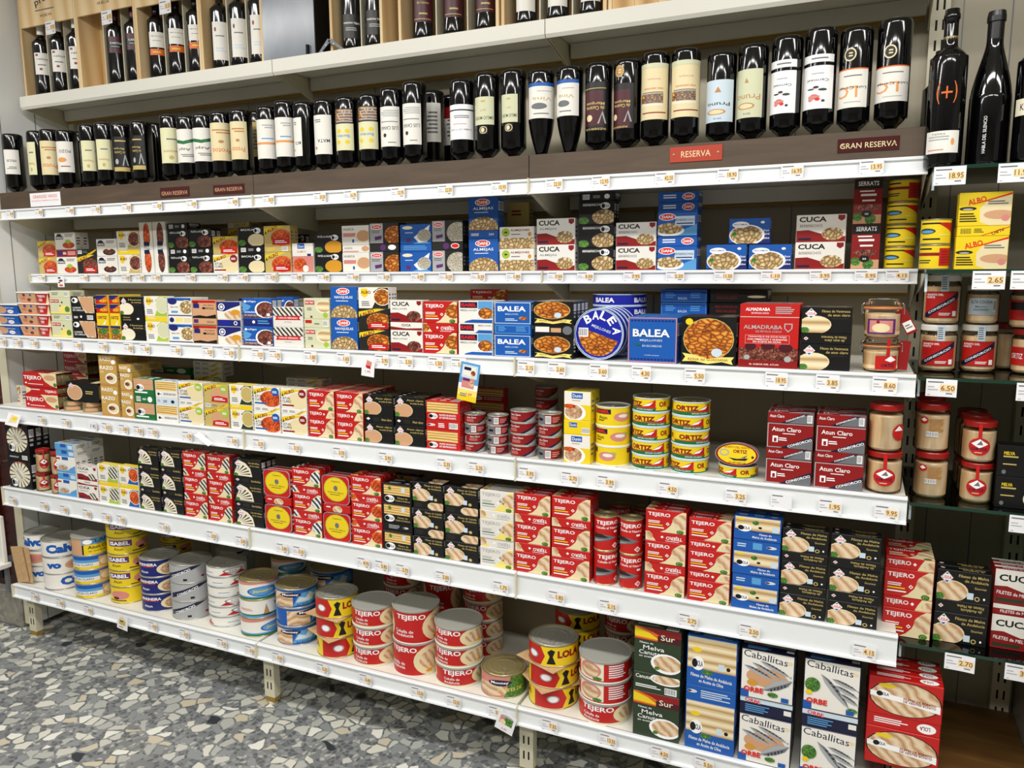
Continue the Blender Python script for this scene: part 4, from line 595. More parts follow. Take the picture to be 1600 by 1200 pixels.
plate(1046, 1128, 226, 254, 'RR', [('RESERVA', .5, .56, .4, 0)], 'C', 'orange red plate lettered RESERVA on brown rack', True) if mat('RR', '#b5402c', .35) else 0
mat('MM', '#4a2020', .15)
plate(1308, 1405, 213, 238, 'MM', [('GRAN RESERVA', .47, .92, .4, 0)], 'C', 'shiny maroon plate lettered GRAN RESERVA, right bay')
plate(333, 381, 287, 304, 'MM', [('GRAN RESERVA', .5, .9, .4, 0)], 'T', 'small maroon plate lettered GRAN RESERVA, left bay')
plate(250, 295, 291, 309, 'MM', [('GRAN RESERVA', .4, .9, .4, 0)], 'T', 'small worn maroon plate, left bay, further left one')
plate(47, 94, 299, 324, 'paper', [('GRANDES VINOS', .72, .8, .24, .02), ('EN EL MODULO DE MADERA DE LA ENTRADA', .42, .9, .1, .01)], 'O', 'white card lettered GRANDES VINOS on brown rack', False, 'paper_card')

# ---------------------------------------------------------------- stacks
STK = []
def st(s, key, xl, xr, yb, yt, pat='F', rows=2, Y=None, alt=None, back=False, off=.012, dep=None):
    s_ = str(s)
    if s_ in 'ABCDEG': z = GZ[s_]; ly = GY[s_]
    else: z = SZ[s]; ly = LIPY[s]
    xc = (xl+xr)/2
    if Y is None:
        if s_ in '3456CDE' and yb: Y = max(atZ(xc, yb, z)[1], ly+.008)
        else: Y = ly + .02
    STK.append(dict(s=s_, k=key, Y=Y, z=z, x0=Xat(xl, Y, z+.01), x1=Xat(xr, Y, z+.01), H=atY(xc, yt, Y)[2]-z, pat=pat, rows=rows, alt=alt or {}, back=back, dep=dep, type='box'))
def cn(s, key, xl, xr, yb, yt, n, Y=None, keys=None, rot=None, back=False, cards=False, rows=1):
    s_ = str(s); z = GZ[s_] if s_ in 'ABCDEG' else SZ[s]; xc = (xl+xr)/2
    if Y is None: Y = max(atZ(xc, yb, z)[1], (GY[s_] if s_ in 'ABCDEG' else LIPY[s])+.006)
    zc = z+.02
    for _ in range(3):
        x0 = Xat(xl, Y+.03, zc); x1 = Xat(xr, Y+.03, zc); d = x1-x0; r = d/2; Yc = Y+r
        x0 = Xat(xl, Yc, zc); x1 = Xat(xr, Yc, zc); a = math.atan2((x0+x1)/2, Yc); r = (x1-x0)/2*math.cos(a)
    STK.append(dict(s=s_, k=key, Y=Y, z=z, x0=(x0+x1)/2-r, x1=(x0+x1)/2+r, H=atY(xc, yt, Y)[2]-z, n=n, keys=keys, rot=rot, back=back, cards=cards, rows=rows, type='can', pat=''))
# third shelf from the top of the frame, left to right
st(2, 'aoc', 61, 89, 427, 376, 'FF'); st(2, 'mia', 89, 121, 427, 363, 'FSF'); st(2, 'aos', 121, 152, 427, 389, 'FS'); st(2, 'mib', 152.5, 184, 427, 373, 'FF', 3); st(2, 'alp', 185, 219, 427, 360, 'FSF')
st(2, 'miv', 221, 241, 427, 347); st(2, 'miw', 242, 262, 427, 346); st(2, 'lop', 264, 296, 427, 348, 'FSFS'); st(2, 'lop', 297, 332, 427, 357, 'FSF'); st(2, 'aoc', 333, 372, 427, 369, 'AF', alt={'A': ('acd', 'F')})
st(2, 'lob', 373, 413, 427, 354, 'FSF'); st(2, 'asa', 414, 455, 427, 352, 'FSF'); st(2, 'sal', 457, 490, 427, 380); st(2, 'los', 492, 534, 427, 365, 'FF'); st(2, 'pin', 535, 577, 427, 352, 'FSF'); st(2, 'dac', 578, 623, 427, 348, 'FSF')
st(2, 'eel', 625, 674, 427, 350, 'FSF'); st(2, 'dag', 675, 723, 427, 344, 'FSF'); st(2, 'daa', 732, 778, 427, 308, 'FSF'); st(2, 'alj', 780, 834, 427, 354, 'FF'); st(2, 'cua', 838, 898, 427, 341, 'FF'); st(2, 'loc', 903, 958, 425, 300, 'FFFS')
st(2, 'cub', 961, 1024, 425, 347, 'FF'); st(2, 'dab', 1026, 1088, 424, 299, 'FSFSS'); st(2, 'chi', 1103, 1166, 423, 382); st(2, 'chi', 1169, 1236, 423, 382); st(2, 'cub', 1241, 1319, 421, 335, 'FF', off=.02); st(2, 'ser', 1328, 1373, 419, 279, 'FF')
cn(2, 'cyl', 1380, 1430, 413, 280, 4, Y=2.18, keys=['cyl', 'cyl', 'cyl', 'cyr'])
st(2, 'acb', 358, 392, 427, 347, 'FSFS', 1, Y=2.30, back=True); st(2, 'bro', 792, 826, 427, 316, 'FFF', 1, Y=2.31, back=True); st(2, 'lop', 460, 478, 427, 366, 'FF', 1, Y=2.31, back=True)
# fourth shelf
def tr(s, key, xl, xr, yb, yt, n): 
    z = SZ[s]; Y = max(atZ((xl+xr)/2, yb, z)[1], LIPY[s]+.01); STK.append(dict(s=str(s), k=key, Y=Y, z=z, x0=Xat(xl, Y, z+.01), x1=Xat(xr, Y, z+.01), H=atY((xl+xr)/2, yt, Y)[2]-z, n=n, type='tray', back=False, pat='', rows=2))
tr(3, 'trb', -2, 31, 525, 475, 3); tr(3, 'tro', 32, 60, 526, 456, 4); tr(3, 'trr', 61, 80, 528, 457, 4)
st(3, 'pal', 81, 113, 532, 454, 'FSFS', 2); st(3, 'low', 114, 150, 533, 463, 'FSF'); st(3, 'orm', 152, 171, 533, 461, 'FSS'); st(3, 'orm', 173, 189, 534, 461, 'FSS'); st(3, 'ush', 190, 226, 536, 464, 'FSF', 3)
st(3, 'alq', 228, 263, 538, 463, 'FSF'); st(3, 'mej', 264, 301, 539, 465, 'FSF', 3); st(3, 'sic', 302, 339, 541, 469, 'FSF'); st(3, 'swo', 340, 377, 543, 471, 'FSF', 3); st(3, 'elg', 380, 426, 547, 466, 'FSF')
st(3, 'rib', 427, 474, 548, 480, 'FF'); st(3, 'pay', 476, 516, 549, 466, 'FSF'); st(3, 'dan', 518, 559, 551, 448, 'FF'); st(3, 'ams', 561, 608, 554, 449, 'FFA', alt={'A': ('alm', 'F')})
st(3, 'cum', 610, 660, 556, 469, 'FSF'); st(3, 'tejm', 661, 714, 558, 471, 'FSF', 3); st(3, 'isa', 716, 769, 560, 470, 'FSF', 3); st(3, 'bas', 772, 829, 563, 472, 'FSF', 4); st(3, 'res', 833, 895, 566, 471, 'FSF', 4)
st(3, 'bal', 980, 1057, 572, 496, 'F', 6); st(3, 'reb', 1063, 1149, 577, 495, 'F', 4); st(3, 'alr', 1153, 1246, 581, 475, 'FS', 3); st(3, 'usv', 1249, 1328, 587, 480, 'FSF', 3)
st(3, 'tejm', 735, 790, 0, 452, 'FFFF', 1, Y=2.31, back=True); st(3, 'bal', 1030, 1102, 0, 452, 'SSSSS', 1, Y=2.22, back=True); st(3, 'reb', 1106, 1195, 0, 452, 'SSSSS', 1, Y=2.22, back=True)
cn(3, 'cbr', 926, 1010, 0, 460, 5, Y=2.17, back=True); st(3, 'swo', 375, 460, 0, 466, 'SSSSSSS', 1, Y=2.24, back=True); st(3, 'elg', 434, 460, 0, 464, 'FF', 1, Y=2.13, back=True)
# fifth shelf
st(4, 'plw', 17, 34, 648, 563, 'F', 3, Y=2.16, back=True); st(4, 'bro', 68, 110, 0, 575, 'FFF', 1, Y=2.3, back=True)
st(4, 'raz', 159, 186, 658, 556, 'FSFS', 4); st(4, 'raz', 190, 209, 660, 570, 'FSFS', 3); st(4, 'log', 211, 242, 665, 592, 'FSF', 2); st(4, 'lov', 244, 278, 670, 596, 'FSF'); st(4, 'aca', 280, 318, 674, 598, 'FSF', 3)
st(4, 'acb', 320, 358, 677, 601, 'FSF', 3); st(4, 'alo', 360, 395, 681, 602, 'FSF', 3); st(4, 'acc', 397, 438, 685, 605, 'FSF', 3); st(4, 'acd', 440, 480, 687, 608, 'FSF', 3); st(4, 'tejn', 482, 523, 692, 611, 'FSF', 7); st(4, 'tejn', 525, 568, 697, 614, 'FSF', 7)
st(4, 'usb', 570, 615, 702, 618, 'FSF', 4); st(4, 'usb', 617, 664, 710, 621, 'FSF', 4); st(4, 'lor', 666, 719, 714, 627, 'FSF', 3); st(4, 'lor', 735, 790, 0, 606, 'FFF', 1, Y=2.3, back=True)
st(4, 'acd', 449, 505, 0, 592, 'FSFSS', 1, Y=2.13, back=True); st(4, 'aca', 305, 350, 0, 565, 'FSFSSS', 1, Y=2.17, back=True); st(4, 'log', 240, 300, 0, 574, 'FSFS', 1, Y=2.17, back=True)
cn(4, 'ccr', 727, 761, 714, 649, 4, keys=['ccr', 'ccr', 'ccs', 'ccr'], rot=[0, .6, 0, .3]); cn(4, 'ccs', 762, 796, 721, 651, 4, keys=['ccs', 'ccs', 'ccs', 'ccs'], rot=[-.3, 0, .2, 0]); cn(4, 'ccr', 798, 839, 724, 644, 4, rot=[0, .2, -.1, 0]); cn(4, 'ccs', 841, 879, 729, 648, 4, keys=['ccs', 'ccr', 'ccr', 'ccs'])
cn(4, 'ccr', 836, 873, 0, 606, 5, Y=2.14, back=True); cn(4, 'ccr', 885, 915, 0, 612, 5, Y=2.2, back=True)
st(4, 'dun', 880, 922, 735, 612, 'FSF', 2); cn(4, 'cis', 930, 985, 741, 637, 3, rot=[2.2, -.2, 0]); cn(4, 'cor', 987, 1046, 746, 623, 5, rot=[0, 0, -.5, .1, -.6]); cn(4, 'cor', 1048, 1108, 756, 629, 5, rot=[-.6, 0, .6, -.1, .3]); cn(4, 'cor', 1122, 1185, 760, 731, 1, rot=[-.9])
st(4, 'atc', 1195, 1267, 767, 645, 'FSFS', 3); st(4, 'atc', 1271, 1348, 779, 649, 'FSFS', 3)
st('D', 'mel', 1553, 1612, 795, 697, 'FF', 2)
# sixth shelf
st(5, 'whe', 15, 50, 772, 666, 'FSF', 3); st(5, 'wbl', 91, 120, 787, 694, 'FSFSS', 5); st(5, 'cus', 122, 153, 793, 730, 'FSF', 2); st(5, 'als', 155, 186, 797, 727, 'FSF', 2); st(5, 'alt', 187, 217, 803, 730, 'FSF', 2)
st(5, 'usf', 219, 252, 808, 702, 'FSFSF', 2); st(5, 'usf', 254, 287, 815, 705, 'FSFSF', 2); st(5, 'tejz', 289, 325, 824, 708, 'FSFSF', 2); st(5, 'tejz', 327, 363, 831, 713, 'FSFSF', 2); st(5, 'usf', 368, 412, 836, 719, 'FSFSF', 3)
st(5, 'tejv', 459, 503, 851, 733, 'FSFSF', 3); st(5, 'tejo', 550, 597, 868, 745, 'FSFSF', 3); st(5, 'loy', 598, 644, 877, 757, 'FSFF', 2); st(5, 'usc', 646, 693, 886, 755, 'FSFSF', 2); st(5, 'usc', 695, 747, 895, 762, 'FSFSF', 2)
st(5, 'tejw', 750, 802, 902, 768, 'FSFSF', 3); st(5, 'tej', 804, 859, 914, 773, 'FSFSF', 3); st(5, 'tej', 861, 921, 924, 778, 'FSFSF', 3); cn(5, 'cte', 927, 965, 931, 809, 2, rot=[.5, .3]); cn(5, 'cte', 967, 1004, 938, 814, 2, rot=[.1, 0])
cn(5, 'cte', 950, 986, 0, 792, 2, Y=2.12, back=True); cn(5, 'cte', 988, 1018, 0, 796, 2, Y=2.19, back=True)
st(5, 'tej', 1006, 1069, 950, 798, 'FSFSF', 3); st(5, 'tejn', 1073, 1139, 960, 812, 'FSFSF', 3); st(5, 'lou', 1142, 1215, 977, 808, 'FSFSF', 2); st(5, 'usm', 1217, 1289, 988, 828, 'FSFSF', 2); st(5, 'usm', 1292, 1370, 1001, 837, 'FSFSF', 2)
st(5, 'loy', 618, 660, 0, 742, 'FFFF', 1, Y=2.16, back=True); st(5, 'tejo', 586, 620, 0, 738, 'FFFF', 1, Y=2.16, back=True); st(5, 'usf', 470, 500, 0, 725, 'FSFSF', 1, Y=2.28, back=True)
st('E', 'tejn', 1377, 1453, 996, 872, 'FSFS', 3); st('E', 'usm', 1457, 1541, 1007, 893, 'FSF', 2); st('E', 'cuf', 1546, 1626, 1018, 892, 'FSF', 3)
st('B', 'ayl', 1491, 1574, 410, 300, 'FSF', 2, Y=2.035); cn('B', 'cyl', 1434, 1484, 411, 342, 2, Y=2.03, keys=['cyr', 'cyl'])
# bottom shelf
cn(6, 'ccp', 59, 119, 919, 846, 3, keys=['ccp', 'ccp', 'cca'], rot=[.4, 2, -.9]); cn(6, 'cca', 86, 152, 933, 857, 3, keys=['cca', 'ccp', 'cca'], rot=[.75, .3, .1]); cn(6, 'cat', 132, 194, 945, 850, 4, keys=['cat', 'cat', 'cat', 'cad'], rot=[.1, 0, 0, 0])
cn(6, 'cib', 186, 252, 952, 824, 5, keys=['cib']*5, rot=[1.8, 0, 0, .2, .3]); cn(6, 'cma', 233, 298, 964, 884, 3, rot=[.1, 0, 0]); cn(6, 'cco', 279, 348, 977, 892, 3, rot=[0, .2, -.1]); cn(6, 'cwr', 335, 400, 987, 894, 6, rot=[1.2, .3, 0, .8, .5, 0])
cn(6, 'cja', 383, 447, 1002, 916, 3, keys=['cja', 'cjb', 'cja'], rot=[.6, .1, 0]); cn(6, 'cmo', 439, 507, 1015, 928, 3, rot=[0, .9, .1]); cn(6, 'clo', 500, 568, 1034, 941, 3, rot=[.8, .2, 0], cards=True); cn(6, 'ctj', 556, 626, 1047, 957, 3, rot=[0, .1, .1])
cn(6, 'ctb', 618, 692, 1062, 960, 2, rot=[-.1, .3]); cn(6, 'ctj', 683, 758, 1079, 987, 3, rot=[.4, -.1, -.1]); cn(6, 'cmg', 753, 824, 1095, 1060, 1); cn(6, 'clo', 827, 905, 1112, 1012, 3, rot=[.8, .5, -.1], cards=True); cn(6, 'ctm', 905, 987, 1137, 1037, 3, keys=['ctj', 'ctm', 'ctm'], rot=[.2, 0, 0])
cn(6, 'ctj', 604, 662, 0, 895, 4, Y=2.18, back=True, rot=[0, 0, 0, .1]); cn(6, 'ctb', 665, 724, 0, 912, 2, Y=2.18, back=True, rot=[0, .5]); cn(6, 'ctj', 726, 788, 0, 918, 4, Y=2.18, back=True)
cn(6, 'clo', 868, 938, 0, 962, 4, Y=2.16, back=True); cn(6, 'ctj', 944, 1005, 0, 966, 4, Y=2.2, back=True); cn(6, 'cjb', 432, 488, 0, 880, 4, Y=2.14, back=True, keys=['cjb', 'cjb', 'cjb', 'cja']); cn(6, 'cmo', 492, 560, 0, 900, 3, Y=2.15, back=True)
cn(6, 'cco', 348, 410, 0, 868, 4, Y=2.17, back=True); cn(6, 'cib', 262, 312, 0, 838, 5, Y=2.2, back=True)
st(6, 'sur', 988, 1060, 1165, 983, 'FSF', 3); st(6, 'lot', 1069, 1146, 1184, 998, 'FSF', 3); st(6, 'cab', 1152, 1234, 1208, 1018, 'FSF', 3); st(6, 'cac', 1248, 1335, 1231, 1034, 'FSF', 3); st('G', 'loe', 1350, 1465, 0, 1064, 'FSF', 4, Y=1.99)

# one more carton riding on two of its kind
CHI = [q for q in STK if q['k'] == 'chi']
# keep neighbours of one row from running into each other
for s_ in set(q['s'] for q in STK):
    L = sorted([q for q in STK if q['s'] == s_ and not q['back']], key=lambda q: q['x0']+q['x1'])
    for a, b_ in zip(L, L[1:]):
        if a['x1'] > b_['x0']-.0012:
            if a['type'] == 'can' and b_['type'] == 'can':
                ra, rb = (a['x1']-a['x0'])/2, (b_['x1']-b_['x0'])/2; dx = (b_['x0']+b_['x1']-a['x0']-a['x1'])/2; need = ra+rb+.0015
                dy = (b_['Y']+rb)-(a['Y']+ra)
                if dx*dx+dy*dy < need*need:
                    nx = math.sqrt(max(need*need-dy*dy, 0)); sh = nx-dx
                    if sh < .012: b_['x0'] += sh; b_['x1'] += sh
                    else:
                        ny = math.sqrt(max(need*need-dx*dx, 0)); b_['Y'] = max(a['Y']+ra-ny-rb, LIPY[6]+.006 if s_ == '6' else LIPY[4]+.006)
                        dy = (b_['Y']+rb)-(a['Y']+ra)
                        if dx*dx+dy*dy < need*need: a['Y'] = b_['Y']+rb+math.sqrt(need*need-dx*dx)-ra
            else:
                m_ = (a['x1']+b_['x0'])/2
                if a['type'] == 'can': sh = a['x1']-b_['x0']+.0015; b_['x0'] += sh
                elif b_['type'] == 'can': a['x1'] = b_['x0']-.0015
                else: a['x1'] = m_-.0007; b_['x0'] = m_+.0007
SN = {'2': 'third shelf', '3': 'fourth shelf', '4': 'fifth shelf', '5': 'sixth shelf', '6': 'bottom shelf', 'A': 'top glass shelf', 'B': 'second glass shelf', 'C': 'third glass shelf', 'D': 'fourth glass shelf', 'E': 'lowest glass shelf', 'G': 'corner board, right end'}
GRP = {'2': 'cartons and cans on the third shelf', '3': 'cartons and tins on the fourth shelf', '4': 'cartons and cans on the fifth shelf', '5': 'cartons and cans on the sixth shelf', '6': 'cans and cartons on the bottom shelf'}
ORD = ['first', 'second', 'third', 'fourth', 'fifth', 'sixth', 'seventh']
def desc_of(k): return D[k]['desc'] if k in D else CN[k]['desc'] if k in CN else TR[k][0]
def layer_name(i, n): return '' if n == 1 else 'bottom' if i == 0 else 'topmost' if i == n-1 else '%s up' % ORD[i]
def keys_of(q):
    if q['type'] == 'can': ks = q['keys'] or [q['k']]*q['n']; return (ks*9)[:q['n']]
    if q['type'] == 'tray': return [q['k']]*q['n']
    return [q['alt'][p][0] if p in q['alt'] else q['k'] for p in q['pat']]
for q in STK:   # word for the place of each stack among those that look like it
    q['set'] = set(desc_of(k) for k in keys_of(q))
def place_word(q, d):
    same = sorted([p for p in STK if p['s'] == q['s'] and d in p['set'] and p['back'] == q['back']], key=lambda p: p['x0'])
    n = len(same); i = same.index(q)
    w_ = '' if n == 1 else (('left stack', 'right stack')[i] if n == 2 else ('left stack', 'middle stack', 'right stack')[i] if n == 3 else '%s stack' % ORD[i] + ' from left')
    if q['back']: w_ = 'far back' + (' ' + w_ if w_ else '')
    return (w_ + ', ' if w_ else '') + SN[q['s']]
def label(q, k, i, n, r):
    d = desc_of(k); parts = [d]; l = layer_name(i, n)
    if l: parts.append(l)
    if r: parts.append('row behind' if r == 1 else '%s row' % ORD[r])
    parts.append(place_word(q, d)); return ', '.join(parts)
for q in STK:
    xc = (q['x0']+q['x1'])/2; W_ = q['x1']-q['x0']; jr = random.Random(int(xc*1000)+int(q['z']*77)); grp = GRP.get(q['s'], 'goods on the glass shelves')
    if q['type'] == 'box':
        pats = [(q['alt'][p] if p in q['alt'] else (q['k'], p)) for p in q['pat']]
        wt = sum(1 if kd == 'F' else D[k]['sr'] for k, kd in pats); hF = (q['H']-.0006*len(pats))/wt
        z = q['z']+.0004; d0 = D[q['k']]
        for i, (k, kd) in enumerate(pats):
            th = hF*D[k]['sr']; h = hF if kd == 'F' else th; dp = th if kd == 'F' else (hF if 'F' in q['pat'] else .11)
            th0 = hF*d0['sr']; tot = q['rows']*th0 if 'F' in q['pat'] else .11
            nr = max(1, int(math.ceil(tot/dp - .25)))
            if q['s'] == '3' and k in ('alr',) and kd == 'S': nr = 1
            tpl = box_tpl(k, kd, W_-.0008, h, dp-.0008)
            jx = jr.uniform(-.0012, .0012) if len(pats) > 1 else 0
            for r in range(nr):
                y = q['Y'] + r*dp + (jr.uniform(0, .003) if i else 0) + .002
                if y+dp > BACK-.022 and r: break
                spawn(tpl, (xc + jx*.4, y, z), 0, label(q, k, i, len(pats), r), D[k]['desc'].split(' carton')[0] and 'food carton', grp)
            z += h+.0005
    elif q['type'] == 'tray':
        h = q['H']/q['n']; tpl = tray_tpl(q['k'], W_, h-.0004, .07)
        for i in range(q['n']):
            for r in range(2): spawn(tpl, (xc, q['Y']+r*.075, q['z']+.0004+i*h), 0, label(q, q['k'], i, q['n'], r), 'food tray', grp)
    else:
        ks = keys_of(q); n = q['n']; gap = .0025 if q['cards'] else .0004; r_ = W_/2; hs = [1.0]*n
        if q['k'] == 'cat': hs = [1, 1, 1, 1.25]
        u = (q['H']-gap*n)/sum(hs); z = q['z']+.0004; yc = q['Y']+r_+.001
        if yc+r_ > BACK-.02: yc = BACK-.02-r_
        az = math.atan2(xc, yc)
        for i, k in enumerate(ks):
            h = u*hs[i]; tpl = can_tpl(k, W_-.0016, h)
            rz = -az + (q['rot'][i] if q['rot'] else 0)
            jx = jr.uniform(-.0006, .0006)
            spawn(tpl, (xc+jx, yc, z), rz, label(q, k, i, n, 0), 'food can', grp); z += h
            if q['cards'] and i < n-1:
                mb = MB(); e = r_*1.02; mb.box(-e, e, -e, e, .0003, .0018, 'kraft'); c = link('cardboard_sheet', mb.mesh('cardboard_sheet'), loc=(xc-.004, yc, z), rot=(0, 0, -az+.5+.3*i))
                tag(c, 'brown cardboard sheet between %s two cans of %s lady cans, bottom shelf' % (('lower', 'upper')[i], 'left' if xc < -1.2 else 'right'), 'cardboard sheet', 'cardboard sheets')
            z += gap

q0, q1 = sorted(CHI, key=lambda q: q['x0']); z_ = max(q0['z']+q0['H'], q1['z']+q1['H'])+.001
W_ = q0['x1']-q0['x0']; spawn(box_tpl('chi', 'F', W_-.0008, q0['H']-.001, q0['H']*.4-.0008), ((q0['x1']+q1['x0'])/2+.002, q0['Y']+.003, z_), 0, 'blue squid plate carton resting on two of its kind, third shelf', 'food carton', GRP['2'])

# ---------------------------------------------------------------- wine bottles
BORD = lambda r, L: [(.0001, .006), (r*.6, .003), (r*.86, .0), (r*.97, .004), (r, .012), (r, L*.645), (r*.965, L*.68), (r*.85, L*.712), (r*.66, L*.737), (r*.47, L*.758), (r*.39, L*.79), (r*.375, L*.93), (r*.43, L*.935), (r*.43, L*.965), (r*.39, L*.97), (r*.38, L*.997), (.0001, L)]
BURG = lambda r, L: [(.0001, .006), (r*.6, .003), (r*.86, .0), (r*.97, .004), (r, .012), (r, L*.4), (r*.96, L*.48), (r*.84, L*.57), (r*.66, L*.66), (r*.49, L*.74), (r*.4, L*.8), (r*.36, L*.93), (r*.42, L*.935), (r*.42, L*.965), (r*.38, L*.97), (r*.37, L*.997), (.0001, L)]
def curve(P):   # rounds the shoulder with a spline, keeps the straight runs
    out = []
    for i in range(len(P)-1):
        p0, p1, p2, p3 = P[max(i-1, 0)], P[i], P[i+1], P[min(i+2, len(P)-1)]
        st_ = 4 if 4 <= i <= 10 else 1
        for q in range(st_):
            t = q/st_; out.append(tuple(.5*(2*a1 + (a2-a0)*t + (2*a0-5*a1+4*a2-a3)*t*t + (3*a1-a0-3*a2+a3)*t**3) if st_ > 1 and i > 4 else a1+(a2-a1)*t for a0, a1, a2, a3 in zip(p0, p1, p2, p3)))
    return out + [P[-1]]
def bottle_mesh(shape, r, L):
    key = ('bot', shape, round(r, 3), round(L, 2))
    if key not in TPL:
        mb = MB(); mb.spin(curve((BORD if shape == 'b' else BURG)(r, L)), 'wineglass', 44); TPL[key] = mb.mesh('wine_bottle')
    return TPL[key]
def label_mesh(r, z0, z1, phi, hw, base, ops, name='label', flip=False):
    mb = MB(); W_ = 2*hw*r; H_ = z1-z0; rr = r+.0004; n = max(6, int(math.ceil(hw*23))); 
    v = [(rr*math.sin(phi-hw+2*hw*i/n), -rr*math.cos(phi-hw+2*hw*i/n), z) for z in (z0, z1) for i in range(n+1)]
    mb.add(v, [(i, i+1, n+2+i, n+1+i) for i in range(n)], base, True)
    draw(mb, ops, W_, H_, lambda x, y, l: ((rr+l)*math.sin(phi-hw+x/r), -(rr+l)*math.cos(phi-hw+x/r), z0+y), strips=n, step=6e-5)
    return mb.mesh(name)
